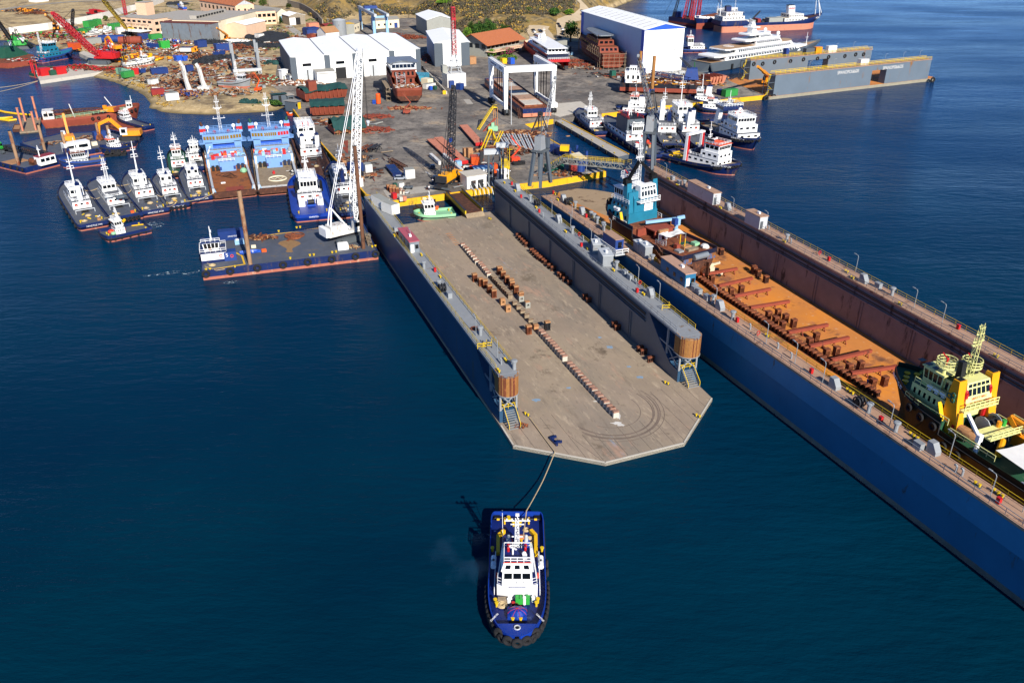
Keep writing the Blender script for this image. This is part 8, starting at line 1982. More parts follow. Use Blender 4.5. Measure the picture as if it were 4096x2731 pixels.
for i in range(26):m.torus((r8.uniform(-3.6,3.6),r8.uniform(-1.6,1.6),r8.uniform(.3,.9)),(r8.uniform(-1,1),r8.uniform(-1,1),.6),.7,.3,12,5)
m.box(-3.8,3.8,-1.8,1.8,-.4,.3);tag(m.obj('tyre_raft','tyre',None,o_,.3),'floating raft heaped with black tyres below the excavator barge','raft')
for pts,lb in ((((-60,300),(0,270),(60,285),(200,305),(345,315)),'upper yellow floating hose drifting in from the left edge'),(((-60,360),(60,352),(140,345),(60,365),(10,370),(100,382),(190,370)),'looped yellow floating hose at the left edge')):
 q=[P('G',x,y,.25) for x,y in pts];tag(MB().tube([p-q[0] for p in q],.5,7).obj('floating_hose','yellow',None,q[0]),lb,'hose')
t,_l,_=barge('covered_barge','long rusty barge with a dark green covered hold at the left edge',[P('A',*c,0) for c in ((-250,770),(100,790),(420,745),(400,690),(150,650),(-250,640))],2.6,('rust_red','rust','rust'))
q0,q1=Q8(t,-120,660,3,'A'),Q8(t,225,640,3,'A');MB().tap(q0[0],q1[0],9,2.6,q0[0],q1[0]-5,4,8,cy=(q0[1]+q1[1])/2+4).obj('hold_cover','green_dark',t);heap(t,'deck_scrap',('red','white_worn','rust','dark_steel'),Q8(t,250,700,2.6,'A'),14,4,60,r8,1,2.5)
t,_l,_=barge('workshop_barge','dark green barge with bright red sheds moored at the stone pier tip',[P('A',*c,0) for c in ((340,880),(480,912),(790,862),(740,800),(420,800))],1.6,('green_dark','antifoul','rust_dark'))
for x0,x1,y,h in ((440,560,870,4),(630,725,855,4),(560,640,865,2.6)):q,p=Q8(t,x0,y,1.6,'A'),Q8(t,x1,y,1.6,'A');MB().box(q[0],p[0],q[1]-.3,q[1]+5,1.6,1.6+h).obj('red_shed' if h>3 else 'awning','red' if h>3 else 'green_dark',t)
for x,y in ((375,840),(400,860),(445,880)):q=Q8(t,x,y,1.6,'A');MB().cyl((q[0],q[1],0),(q[0],q[1],8),.35,n=8).obj('pile','red',t)
crawler('big red crawler crane with long red boom on the stone pier',P('A',1190,730,1.7),hd(P('A',1190,730,1.7),P('A',800,720,1.7)),P('A',607,155,31),('red_crane','red'),1.7,2.6,22,boomr=.2,cw='red')
crawler('bright green crawler crane farthest left behind the covered barge',P('A',165,520,2),math.radians(160),P('A',-20,250,26),('dark_steel','green'),1.3,1.8,18,boomr=.14)
crawler('second green crawler crane with folded dark boom by the teal tug',P('A',285,560,2),math.radians(20),P('A',400,530,6),('dark_steel','green'),1.3,1.6,10,stays=True,boomr=.14)
crawler('dark lattice crane standing upright before the whitewashed wall',P('A',815,330,2),math.radians(60),P('A',840,112,24),('dark_steel','rust_dark'),1.0,1.8,14,boomr=.14)
crawler('tall yellow lattice crane beside the lettered office block',P('A',1490,395,2),math.radians(150),P('A',1165,-20,48),('rail_yellow','rail_yellow'),1.2,1.6,26,boomr=.13,cw='rail_yellow')
t=T('lattice_mast','red lattice mast rising past the whitewashed wall to the top edge','mast',P('A',1450,195,2));MB().lat((0,0,0),(0,0,34),2,1.6,18,.14).obj('mast','red_crane',t);MB().box(-1.6,1.6,-1.6,1.6,0,.6).obj('footing','concrete',t)
def mobile(label,k,x,y,z,tip,bm='amber',name='mobile_crane',s=1.0):
 b=P(k,x,y,z);a=hd(b,tip);t=T(name,label,'crane',b,a)
 MB().box(-5*s,4.5*s,-1.3*s,1.3*s,.9*s,1.6*s).box(-2.5*s,1.5*s,-1.2*s,.2*s,1.6*s,3.2*s).obj('chassis',bm,t)
 for x_ in (-3.6,-1.8,1.8,3.4):
  for g in (-1,1):MB().cyl((x_*s,g*.9*s,.65*s),(x_*s,g*1.4*s,.65*s),.65*s,n=10).obj('wheel','tyre',t)
 q=Matrix.Rotation(-a,4,'Z') @ (V(tip)-b);f=V((-1.5*s,.4*s,2.8*s));MB().beam(f,f.lerp(q,.5),1.0*s,1.1*s).beam(f.lerp(q,.45),q,.7*s,.8*s).obj('boom',bm,t);MB().box(1.6*s,3*s,-1.2*s,-.1,1.6*s,2.9*s).obj('cab','glass',t)
 return t
mobile('amber telescopic crane in front of the whitewashed wall','A',650,345,2,P('A',520,170,20),s=1.5)
mobile('red truck crane with lowered boom parked on bare earth','A',1090,185,2,P('A',1230,140,6),'red',s=1.6)
mobile('yellow telescopic crane standing on the far grey dock deck','E',1330,960,1.4,P('E',1235,765,18),s=1.3)
mobile('yellow boom crane raised against the rusty corrugated shed','B',600,465,2,P('B',478,322,13),s=1.0)
mobile('yellow crane lying collapsed on the orange dock floor','T',365,255,1,P('T',470,130,4.5),'cream','deck_crane',s=.7)
# ---- box shaped stock: (kind, label, zoom, x0, y0, x1, y1, depth, height, material, z)
def crate(nm,lb,k,x0,y0,x1,y1,dep,h,mat,z=2.0,grp=None):
 a,b=P(k,x0,y0,z),P(k,x1,y1,z);W=max(.4,(b-a).length);ang=hd(a,b)
 t=T(nm,lb,{'container': 'container','skip': 'skip'}.get(nm,nm.replace('_',' ')),a,ang,grp)
 if nm=='skip':
  MB().hexa([(.4,.3,0),(W-.4,.3,0),(W-.4,dep-.3,0),(.4,dep-.3,0),(0,0,h),(W,0,h),(W,dep,h),(0,dep,h)]).obj('body',mat,t)
  heap(t,'scrap',('rust','white_worn','timber','dark_steel'),(W/2,dep/2,h-.3),W*.5,dep*.5,25,r8,.5,1.4)
 else:
  MB().box(0,W,0,dep,.12,h).obj('body',mat,t)
  MB().box(.05,W-.05,.05,dep-.05,h,h+.07).obj('roof','wall_grey' if 'white' in mat else mat,t)
  m=MB()
  if W<dep:m.box(.1,W/2-.02,-.05,.02,.2,h-.1).box(W/2+.02,W-.1,-.05,.02,.2,h-.1)
  else:m.box(W-.02,W+.05,.1,dep/2-.02,.2,h-.1).box(W-.02,W+.05,dep/2+.02,dep-.1,.2,h-.1)
  m.obj('door',mat,t)
 return t
for q in (
 ('container','white topped container farther left on the dock wall','N',250,480,370,548,2.5,2.6,'cont_white',10.6),('container','white container nearer the red roofed cabin on the dock wall','N',362,560,485,612,2.5,2.8,'cont_white',10.6),
 ('container','white container with orange brown roof beside the silver car','I',640,1058,748,1048,3,3.2,'cont_white'),('container','orange container with blue end beside the forklift','I',1395,910,1490,905,4,3.2,'cont_orange'),('container','long orange and blue container behind the white cabin','I',1490,1000,1695,985,2.6,3,'cont_orange'),
 ('container','teal container beside the concrete barrier','C',845,945,912,900,13,2.9,'cont_teal'),('container','cream container in front of the teal one','C',893,982,955,970,5,2.9,'cream'),
 ('container','navy container at the inner slip edge, left one','J',275,740,400,775,2.5,2.7,'cont_blue'),('container','navy container at the inner slip edge with yellow crate on top','J',390,790,530,775,2.5,2.5,'cont_blue'),('crate','yellow slatted crate standing on a navy container','J',400,735,498,740,2.4,2.0,'yellow',4.6),
 ('container','dark green container under the footbridge stairs','J',350,990,445,980,3.5,3,'cont_dgreen'),('container','second green container half hidden by the portal crane leg','J',270,1000,345,990,3.5,2.8,'cont_dgreen'),('container','rust red small container near the yellow pier end','J',525,985,600,980,2.6,2.7,'cont_red'),
 ('container','dark blue container under the white crane behind the barge','H',2040,985,2170,960,4,2.8,'cont_blue'),('container','white equipment container by the quay hooks','H',2190,985,2270,975,3,2.8,'cont_white'),('container','white kiosk container beside the right spud pile','H',2130,1150,2165,1140,2.6,3,'cont_white'),
 ('container','green tank container on the right pier','E',865,1118,1005,1100,3,3.2,'cont_green'),('container','dark blue box behind the green tank container','E',805,1100,850,1095,3,2.6,'cont_blue'),('container','dark slatted container behind the scaffolded yacht','D',470,600,530,590,7,3,'slate'),('container','grey green screen container left of the round tree','D',358,560,482,540,2.5,4,'wall_grey'),
 ('container','green storage box at the scaffold end','D',995,895,1042,890,2.5,3.4,'cont_dgreen'),('container','navy box at the hall corner, left one','D',1248,852,1300,848,3,3,'cont_blue'),('container','navy box at the hall corner, right one','D',1335,870,1382,862,3,3.4,'cont_blue'),
 ('container','green cabin container with windows before the whitewashed wall','A',1030,332,1128,312,5,5,'cont_green'),('container','small green container right of the windowed cabin','A',1118,290,1172,282,4,4,'cont_green'),('container','long green container left of the motor cruiser','A',965,402,1092,385,5,4,'cont_green'),('container','short green container behind the red boom','A',872,402,940,395,4,3.4,'cont_green'),
 ('container','green and rust container below the yellow lattice crane','A',1295,348,1415,330,5,4,'cont_green'),('container','long white trailer box in front of the lettered office','A',1360,398,1505,385,5,4.4,'cont_white'),('container','navy container with torn lid below the office canopy','A',1605,460,1728,450,5,3.4,'cont_blue'),('container','bright green container right of the office canopy','A',1745,475,1868,460,4,4,'cont_green'),
 ('container','green container on top of a blue one by the peach depot','A',2018,395,2122,388,4,3,'cont_green',5),('container','blue container carrying a green one by the peach depot','A',2018,440,2125,432,4,3,'cont_blue'),('container','green box right of the stacked pair','A',2165,425,2215,420,4,3.4,'cont_green'),('container','dark navy box behind the green box','A',2120,425,2165,420,4,3,'cont_blue'),
 ('container','orange container by the teal tug bow','A',860,575,938,560,5,3.6,'cont_orange'),('container','second orange container behind the tug bow','A',790,560,855,555,4,3.2,'cont_orange'),('container','grey concrete hut amid the scrap','A',1005,522,1172,500,6,3.6,'wall_grey'),('container','white box by the blue drum tank','A',1370,478,1455,465,4,3.6,'cont_white'),
 ('container','pale green container on the shore bank, left one','A',1335,850,1450,880,3,3,'green_pale'),('container','brighter green container on the shore bank, right one','A',1432,900,1548,880,3,3,'cont_green'),('skip','red scrap bin beside the green shore containers','A',1535,860,1602,855,3,3.4,'red'),('skip','navy bin beside the red scrap bin','A',1620,845,1682,835,3,2.4,'blue_cont'),
 ('container','low white chest near the shore with rusty lid','A',1912,1165,2062,1150,4,3.4,'cont_white'),('container','dark red container on the shore behind the white chest','A',1745,1098,1895,1085,4,2.6,'cont_red'),('container','small white box with orange lid by the shore','A',1740,980,1825,965,3,2.6,'cont_white'),('container','pale awning shed with navy sides among the shore frames','A',1745,862,1935,845,5,2.8,'cont_blue'),
 ('skip','navy skip below the bright green container','A',1685,560,1800,570,4,3.4,'blue_cont'),('skip','green skip carrying a grey drum','A',1855,572,1962,560,4,5,'green'),('skip','small blue skip behind the red skiff','A',1990,505,2055,500,4,2.4,'blue_bright'),('skip','red low skip beside the green skip','A',1992,545,2065,538,3,1.4,'red'),
 ('skip','bright blue skip left of its twin on the dirt yard','A',2030,710,2105,700,4,3.2,'blue_bright'),('skip','blue skip right of its twin on the dirt yard','A',2108,705,2162,698,4,2.8,'blue_bright'),('container','navy building container with yellow roof edge by the dump truck','B',268,552,372,540,5,4,'cont_blue'),('skip','long navy skip full of scrap before the peach garage','B',480,600,650,585,6,4.4,'blue_cont'),('skip','navy skip below the yellow loader','B',500,650,585,630,4,2.6,'blue_cont'),
 ('container','navy container at the top of the ramp road, right one','B',1535,418,1668,405,8,5,'cont_blue'),('container','navy open container at the ramp road, left one','B',1462,395,1520,420,8,4,'cont_blue'),('container','salmon container behind the navy ramp road pair','B',1540,330,1655,320,5,3.4,'salmon'),('skip','red sided skip of rubble below the ramp road containers','B',1570,455,1660,440,5,3,'rust_red'),('container','white van body at the foot of the net heaps','B',968,468,1030,460,5,4,'cont_white'),
 ('container','blue pallet tank cage beside the scrap frames','B',145,835,222,825,3,3.4,'cont_blue'),('crate','teal waste bin beside the grey pump set','C',923,1040,948,1036,1.6,1.8,'blue_bright'),('crate','green waste bin beside the blue one','C',972,1035,1000,1030,1.6,1.8,'green_dark'),('crate','white plant unit row before the cream container','C',880,1030,985,1010,3,2.4,'cont_white'),('crate','navy bins at the foot of the tower crane','C',1265,1040,1310,1030,3,3,'blue_cont'),
 ('crate','red fuel box beside the stored keel blocks','I',497,1288,543,1280,1.6,1.8,'red'),('crate','white stone block at the quay edge','I',572,1315,610,1310,1.4,1.4,'conc_light'),('crate','pink stone block at the quay edge','I',615,1310,652,1303,1.4,1.4,'salmon'),('crate','dark green box behind the stored keel blocks','I',505,1165,545,1160,1.4,1.6,'green_dark'),('crate','white pallet tank behind the stored keel blocks','I',570,1165,625,1155,1.6,1.8,'cont_white'),
 ('crate','brown timber crate stack near the forklift, left one','I',1310,800,1352,795,1.6,3,'timber'),('crate','brown timber crate stack near the forklift, right one','I',1360,815,1412,808,1.6,3.6,'timber'),('crate','pale blue fuel cube near the orange container','I',1230,915,1285,908,2,1.8,'lt_blue'),('crate','ochre crates by the terrace hedge','C',1750,740,1800,735,3,3,'yellow'),('crate','bright blue crate by the terrace hedge','C',1845,745,1890,740,3,3.4,'blue_bright'),('crate','orange timber box at the paint hall corner','C',1378,745,1450,740,5,4,'timber'),
):crate(*q)
# ---- scrap heaps, stacks, frames
SC=('rust','rust_dark','dark_steel','timber')
def heapthing(lb,k,x,y,rx,ry,n,mats=SC,h=1.2,ln=3,th=.3,z=2.0,name='scrap_heap',cat='scrap heap'):
 p=P(k,x,y,z);m=MB();n=int(n*2.2)
 for i in range(n):
  x_,y_=r8.gauss(0,rx*.55),r8.gauss(0,ry*.55);a=r8.uniform(0,PI);l=ln*r8.uniform(.25,.9);hh=h*math.exp(-(x_/rx)**2-(y_/ry)**2)*r8.uniform(.2,1);w_=th*r8.uniform(.6,2.4)
  if i % 3:m.beam((x_-l/2*math.cos(a),y_-l/2*math.sin(a),hh+.1),(x_+l/2*math.cos(a),y_+l/2*math.sin(a),hh+r8.uniform(-.3,.5)),w_,th*r8.uniform(.4,1.4),r8.randrange(len(mats)))
  else:m.cbox((x_,y_,hh*.4),l*.5,w_*2,hh*.6+.3,r8.randrange(len(mats)),a)
 o=m.obj(name,mats,None,p);return tag(o,lb,cat)
for q in (
 ('rusty beams and frames beside the inner slip','I',1780,740,9,5,140,SC,2.6,4),('brown plank and pipe heap near the slip end','I',1950,540,9,4,120,('rust','timber','rust_dark'),1.6,2.4),('scrap heap on the yellow pier below the red container','J',430,1000,6,2,90,('rust','timber','rust_dark','grey_dark'),1.2,2),('cable and pipe clutter behind the truck crane','I',1270,1010,4,3,80,('rust','dark_steel','rust_red'),1.4,2.2),('red brown plate offcuts by the tarped sections','H',2300,340,6,3,60,('rust_red','primer'),.8,4),('red brown frame offcuts right of the tarped mound','H',2310,490,6,4,50,('rust_red','primer'),.8,3),
 ('steel scrap in front of the scaffolded yacht','D',640,760,12,3,70,('rust_red','rust'),1.6,2.5),('rusty scrap row left of the scaffolded yacht','D',560,710,8,3,50,('rust_red','rust'),1.4,2),('steel frames at the scaffold end','D',1120,880,8,3,60,('rust','dark_steel','rust_red'),1.8,4),('white pipes heaped right of the giant hall','D',1740,850,10,4,60,('white_worn','grey_light'),1.6,4),('scrap around the stranded dredger stern','E',700,900,8,4,60,SC,1.6,3),('red steel offcuts beside the joined halls ramp','C',900,660,4,16,60,('rust_red','rust'),.9,2.5),
 ('loose timber under the rust red hull','C',680,1250,8,3,60,('rust_red','rust','timber'),1,3),('dark steel bundle heap on the hall forecourt','C',640,440,14,6,90,('primer','rust'),2.4,6),('stockyard steel right of the small gantry crane','C',500,420,12,5,80,('rust','primer','grey_dark'),2.4,5),('long pipe bundle beside the ramp road','B',1380,470,9,4,90,('rust','rust_dark','timber'),1.6,5),('white and rusty pipes at the stock fence','B',820,690,20,5,70,('grey_light','rust','wall_grey'),1.2,9),('rusty tank fragments below the white van body','B',720,560,9,4,70,('rust','rust_red','rust_dark'),3,3),
 ('rust heap on the shore beside the white crane arms','B',60,960,9,6,110,SC,2,3),('stacked rusty lobster frames left of the white arms','A',1960,920,16,7,190,('timber','rust_dark','planks','wall_grey'),2.4,3),('brown pallets and wood by the shore','A',2120,1100,7,5,100,('timber','blue_cont','rust'),3,1.6),('rusty frame rows right of the grey U frame','B',880,910,9,5,130,('rust','rust_red','rust_dark'),2.4,2.4),('scrap bank along the right edge of the dirt yard','B',1070,920,3.5,9,90,('rust','rust_red','green_pale'),2,2.4),('rusty ship section fragments in front of the hall corner','B',1450,975,12,3,110,('rust','timber','white_worn'),2.6,4),
 ('wood and iron under the grey steel boat','B',660,1070,11,4,110,('timber','rust_dark','wall_grey'),1.8,1.8),('scrap around the red crawler crane','A',1250,800,14,4,110,('rust','rust_dark','red'),1.6,3),('mixed scrap behind the stone pier','A',900,780,10,4,70,('rust','rust_dark','red'),2,3),('coloured junk behind the teal tug','A',560,420,26,10,220,SC+('green','red','grey'),3,4),('mixed junk between cranes and the wall','A',760,400,24,9,200,SC+('amber','red','white_worn'),3,4),('rusty junk around the amber machines','A',1420,570,20,8,180,SC+('amber','lt_blue','red'),3,3),
 ('junk strip below the office block','A',1900,500,20,7,150,SC+('grey','blue_bright','white_worn'),3,3),('red and blue junk right of the annex roof','A',1880,225,14,6,110,('red','blue_cont','rust','cont_dgreen'),3,3),('white steel frames behind the office annex','A',1620,200,12,8,110,('white_worn','grey_light','rust'),4,4),('scrap around the yellow lattice crane foot','A',1480,310,22,8,160,SC+('red','white_worn','amber'),3,3),('brown junk strip along the dirt road','B',230,680,10,6,90,SC,3,2),('dark scrap by the dump truck','B',50,590,12,5,90,SC+('white_worn',),2.6,3),('black iron scrap far left on bare earth','A',280,135,18,5,90,('dark_steel','amber','rust_dark'),3,5),('brown pipe heap on bare earth','A',410,160,12,4,60,('rust_dark','rust'),2,5),
):heapthing(*q)
def netpile(lb,k,x,y,rx,ry,h,mat='net',n=260):
 p=P(k,x,y,2);m=MB()
 for i in range(max(5,n // 40)):m.ball((r8.uniform(-.6,.6)*rx,r8.uniform(-.6,.6)*ry,.1),rx*.45,ry*.45,h*r8.uniform(.5,1),0,8,5)
 m.leaf((0,0,0),rx,ry,h,n,.5,r8,0,.6);return tag(m.obj('net_heap' if mat=='net' else 'tarp_heap',mat,None,p),lb,'net heap' if mat=='net' else 'tarpaulin')
for q in (('huge black net heap beside the ramp road','B',1085,440,14,22,3.5,'net',700),('black net heap at the lower end of the scrub','B',1080,540,12,8,2.6),('dark net heap behind the long navy skip','B',830,520,14,6,3),('dark net heap at the rusty shed foot','B',430,500,12,5,3),('black net roll pile, left one of the dirt yard','B',330,735,7,4,3.4),('black net roll pile, middle of the dirt yard','B',470,690,9,5,3.6),('black net roll pile, right one of the dirt yard','B',600,690,8,5,3.4),('dark net heap at the brown scrub edge','B',930,440,8,6,3),('small dark heap beside the dirt road','B',30,55,10,4,3),('green tarpaulin bundle at the hall fence','B',1110,735,5,3,2.4,'tarp_green'),('left green tarpaulin bundle on the beach','H',800,175,3,1.6,2,'tarp_green'),('right green tarpaulin bundle on the beach','H',915,180,3.4,1.6,1.8,'tarp_green'),('white tarpaulin heap by the rusty shed','B',700,485,14,3,2,'tarp_white')):netpile(*q)
def frame(nm,lb,cat,k,x,y,z,hdg,parts):
 t=T(nm,lb,cat,P(k,x,y,z),hdg)
 for pn,mat,bs in parts:
  m=MB()
  for a,b,w_ in bs:m.beam(a,b,w_)
  m.obj(pn,mat,t)
 return t
for lb,x,y,X,Y in (('left one of two white crane arms leaning on the shore',165,1065,85,705),('right one of two white crane arms leaning on the shore',340,1025,270,735)):
 p=P('B',x,y,2);h=HT('B',X,Y,p)-2;t=T('folding_crane',lb,'crane arm',p);MB().beam((0,0,0),(-1.5,1,h*.85),1.4).beam((-1.5,1,h*.85),(-2.6,1,h),1.2).obj('arm','white_worn',t);MB().beam((1.6,0,0),(-1,.5,h*.6),.5).box(-3,3,-2,2,0,1.4).obj('base','white_worn',t)
MB_=MB();o_=P('B',675,865,2);W_g=(P('B',1000,845,2)-o_)
t=T('lift_frame','grey U shaped boat lift frame with four upright legs','boat hoist',o_,hd((0,0),W_g));L_=W_g.length
for x in (1,L_-1):
 for y in (0,12):MB().box(x-.6,x+.6,y-.5,y+.5,0,16).obj('leg','grey',t)
 MB().box(x-.9,x+.9,-.5,12.5,0,1.6).obj('sill_beam','grey_light',t)
MB().box(0,L_,-.8,.8,1.6,3).obj('cross_beam','grey_light',t)
frame('stair_tower','yellow stair gantry standing on the open yard','stair','I',1470,485,2,math.radians(35),(('stair','rail_yellow',[((0,-.6,0),(7,-.6,8),.35),((0,.6,0),(7,.6,8),.35),((7,-.6,8),(9,-.6,8),.35),((7,.6,8),(9,.6,8),.35),((0,-.6,1),(7,-.6,9),.15),((7,-.6,9),(9,-.6,9),.15)]),('leg','timber',[((7,-.8,0),(7,-.8,8),.25),((9,-.8,0),(9,-.8,8),.25),((9,.8,0),(9,.8,8),.25),((7,.8,0),(9,.8,8),.2)])))
frame('stair_tower','yellow stairs beside the rusty beams near the red transporter','stair','I',1570,720,2,math.radians(60),(('stair','rail_yellow',[((-4,-.6,0),(3,-.6,7),.3),((-4,.6,0),(3,.6,7),.3),((3,0,7),(8,0,0),.8),((0,-2,0),(7,-2,6),.3),((0,-3,0),(7,-3,6),.3)]),('leg','rust_dark',[((3,-.8,0),(3,-.8,7),.25),((3,.8,0),(3,.8,7),.25),((-4,-1,.2),(7,-1,.2),.3),((-4,2,.2),(7,2,.2),.3)])))
frame('machine','green painted machine among the stair towers','machine','I',1635,500,2,.3,(('body','green_pale',[((-2,0,1),(2,0,1),1.8),((0,0,1),(0,0,3.4),1.2)]),('leg','rust_red',[((-4,0,0),(1,0,5),.4),((-3,.8,0),(2,.8,5),.3)])))
frame('ladder_tower','grey control gantry with yellow ladder at the dock wall end','gantry','I',1680,1130,2,math.radians(8),(('post','grey_dark',[((-2.5,0,0),(-2.5,0,11),.6),((-1,0,0),(-1,0,11),.5),((1.2,0,0),(1.2,0,13),.7),((2.2,0,0),(2.2,0,13),.6)]),('platform','grey_light',[((-4,0,11.4),(1,0,11.4),1.6),((0,0,13.4),(4,0,13.4),1.5)]),('ladder','rail_yellow',[((3.6,-.4,2),(3.6,-.4,13),.16),((4.3,-.4,2),(4.3,-.4,13),.16),((3.6,-.4,12),(5.4,-.4,12),.16)])))
for i in range(6):
 a,b=P('I',1700+i*62,560+i*-2,2),P('I',1790+i*62,700+i*12,2)
 tag(MB().beam((0,0,.5),b-a+V((0,0,.5)),.5,.9).beam((1.2,0,.5),b-a+V((1.2,0,.5)),.5,.9).beam((2.2,.3,.4),b-a+V((2.2,.3,.4)),.4,.7,1).obj('beam_stack',('grey_light','rust'),None,a),'grey and rust steel beam bundle in the rows beside the inner slip','beam stack','beam bundles beside the slip')
def flatbed(lb,x0,y0,x1,y1,w=3.4,mat='salmon',end='red',k='I'):
 a,b=P(k,x0,y0,3.3),P(k,x1,y1,3.3);L_=(b-a).length;t=T('transporter',lb,'trailer',(a[0],a[1],2),hd(a,b))
 MB().box(0,L_,-w/2,w/2,.9,1.35).obj('platform',mat,t);MB().box(L_,L_+.3,-w/2,w/2,.4,1.6).obj('end_unit',end,t)
 for i in range(int(L_/1.9)):
  for g in (-1,1):MB().cyl((1+i*1.9,g*w*.3-.25,.42),(1+i*1.9,g*w*.3+.25,.42),.42,n=9).obj('wheel','tyre',t)
flatbed('red modular transporter, left one of the parallel pair',930,590,1195,825);flatbed('red modular transporter, right one of the parallel pair',1010,570,1300,850);flatbed('red modular transporter standing alone near the yellow stairs',1300,430,1490,640);flatbed('dark blue slatted trailer beside the silver car',455,885,540,985,3.2,'navy','navy')
for lb,x0,y0,x1,y1,r in (('white pipe beam left of the truck crane, upper',925,775,1030,870,.7),('white pipe beam right of the truck crane, lower',1075,775,1285,960,.7)):
 a,b=P('I',x0,y0,2.8),P('I',x1,y1,2.8);tag(MB().beam((0,0,0),b-a,.9,1.2).beam((0,0,.6),b-a+V((0,0,.6)),1.1,.15).obj('pipe_beam','white_worn',None,a),lb,'beam')
a,b=P('I',460,860,2),P('I',640,960,2);tag(MB().lat((0,0,.8),b-a+V((0,0,.8)),1.6,1.6,9,.12).obj('boom_section','rust_dark',None,a),'rusty lattice boom section lying behind the blue trailer','boom section')
a,b=P('H',1720,640,2),P('H',1790,690,2)
for lb,pts,mat in (('rust red plate on the quay left of the white boom',((1925,620),(1985,610),(1985,690),(1960,680)),'rust_red'),('second rust red plate on the quay nearer the barge',((1915,690),(1985,680),(1985,760),(1965,750)),'rust_red')):patch('steel_plate',mat,[tuple(P('H',*c,2)[:2]) for c in pts],t=.1).pop('kind');tag(bpy.data.objects['steel_plate' if 'second' not in lb else 'steel_plate.001'],lb,'steel plate')
for i in range(3):
 p=P('H',2140+i*55,760-i*5,2);tag(MB().lat((0,0,.8),(2.5,6,.8),2,2,3,.16).obj('steel_cradle','dark_steel' if i else 'rust',None,p),'open steel cradle in the row beside the hanging hook','cradle','cradles near the crane hook')
a,b=P('C',825,780,2),P('C',1110,1085,2);tag(MB().beam((0,0,.7),b-a+V((0,0,.7)),.5,1.4).obj('concrete_barrier','conc_light',None,a),'long concrete barrier running down to the tower crane','barrier');tag(MB().box(-.8,.8,-.6,.6,0,1.7).obj('barrier_end','yellow',None,P('C',1085,1082,2)),'yellow painted block closing the concrete barrier','block')
def section(lb,k,x0,y0,x1,y1,dep,h,tarp=None,tower=False,mat='primer'):
 a,b=P(k,x0,y0,2),P(k,x1,y1,2);W=(b-a).length;t=T('hull_section',lb,'hull section',a,hd(a,b))
 MB().hexa([(.8,1,.8),(W-.8,1,.8),(W-.8,dep-1,.8),(.8,dep-1,.8),(0,0,h),(W,0,h),(W,dep,h),(0,dep,h)]).obj('shell',mat,t)
 m=MB()
 for i in range(int(W/2)):m.box(i*2,i*2+.25,-.15,dep+.15,h*.4,h+.7)
 m.obj('rib','rust_red',t)
 for i in range(3):MB().box(W*(i+.5)/3-.6,W*(i+.5)/3+.6,dep*.2,dep*.8,0,.9).obj('keel_support','timber',t)
 if tarp:MB().loft([[(x,y,h+.8+2.2*(1-(2*y/dep-1)**2)*tarp+.4*math.sin(x*1.7+y)) for y in (-.6,dep*.25,dep*.5,dep*.75,dep+.6)] for x in (W*i/8 for i in range(9))]).obj('tarpaulin','tarp_green',t)
 if tower:MB().box(W*.12,W*.3,.5,4,h,h+5).box(W*.16,W*.26,.4,.5,h+3,h+4.2).obj('tower',mat,t)
section('long rust red hull section with green tarpaulin, farthest of three','H',1500,190,1990,130,11,4.5,.6,True);section('rust red bow section with green tarpaulin, middle of three','H',1560,350,1960,330,12,4.2,.7);section('low rust platform under a dark green tarpaulin mound, nearest of three','H',1830,560,2200,520,10,2.2,1.5,mat='timber')
section('stacked sheet pile bundle at the pier beyond the dredger','E',680,1000,875,975,7,4.5,None,mat='salmon')
CARM={}
def car(k,x,y,a,mat,lb,z=2.0,grp=None,on=False):
 p=PT(k,x,y) if on else P(k,x,y,z)
 t=T('parked_car',lb,'car',p,a,grp)
 if mat not in CARM:
  m=MB();prof=[(-2.1,.35),(-2.1,.85),(-1.9,1.0),(1.0,1.0),(2.0,.8),(2.15,.35)]
  for sx in (1,):m.prism([(x_,z_) for x_,z_ in prof],-.88,.88)
  m.v=[(q[0],q[2],q[1]) for q in m.v];o=m.obj('body',mat,t)
  g=MB().tap(-1.9,.9,.82,.98,-1.5,.2,.68,1.5).obj('window','glass',t);rf=MB().tap(-1.5,.2,.7,1.49,-1.4,.1,.66,1.56).obj('roof',mat,t)
  w=[MB().cyl((x_,s_*.7,.33),(x_,s_*.92,.33),.33,n=10).obj('wheel','tyre',t) for x_ in (-1.3,1.35) for s_ in (-1,1)]
  CARM[mat]=t
 else:
  for c in CARM[mat].children:copyt(c,t)
 return t
a0=math.radians(105)
car('I',580,1058,math.radians(8),'car_grey','silver compact car parked beside the white container');car('I',950,930,math.radians(95),'car_dark','dark hatchback parked beside the white pipe beams');car('I',975,1060,math.radians(100),'car_dark','dark car behind the two men on the quay')
for i,(x,y) in enumerate(((90,365),(100,385),(120,415))):car('D',x,y,2.0,('car_dark','car_white','car_dark')[i],'car in the left file on the dirt parking track',grp='cars on the dirt track, left file',on=True)
for i,(x,y) in enumerate(((165,362),(180,382),(208,408),(215,435))):car('D',x,y,2.0,('car_white','car_dark','car_dark','car_dark')[i],'car in the right file on the dirt parking track',grp='cars on the dirt track, right file',on=True)
for i,(x,y) in enumerate(((160,455),(190,478))):car('D',x,y,2.2,'car_dark','dark car in the pair at the foot of the dirt track',grp='pair of dark cars at the track foot',on=True)
car('D',268,462,1.8,'yellow','yellow car alone beside the dirt track foot',on=True);car('D',278,488,1.8,'rust_red','red car next to the yellow one',on=True)
for i,(x,y,m_) in enumerate(((375,290,'car_dark'),(392,322,'car_dark'),(422,355,'car_white'),(430,382,'car_dark'),(418,412,'car_dark'),(395,445,'car_dark'),(338,500,'car_dark'))):car('D',x,y,1.9,m_,'car along the left side of the hill road',grp='cars left of the hill road',on=True)
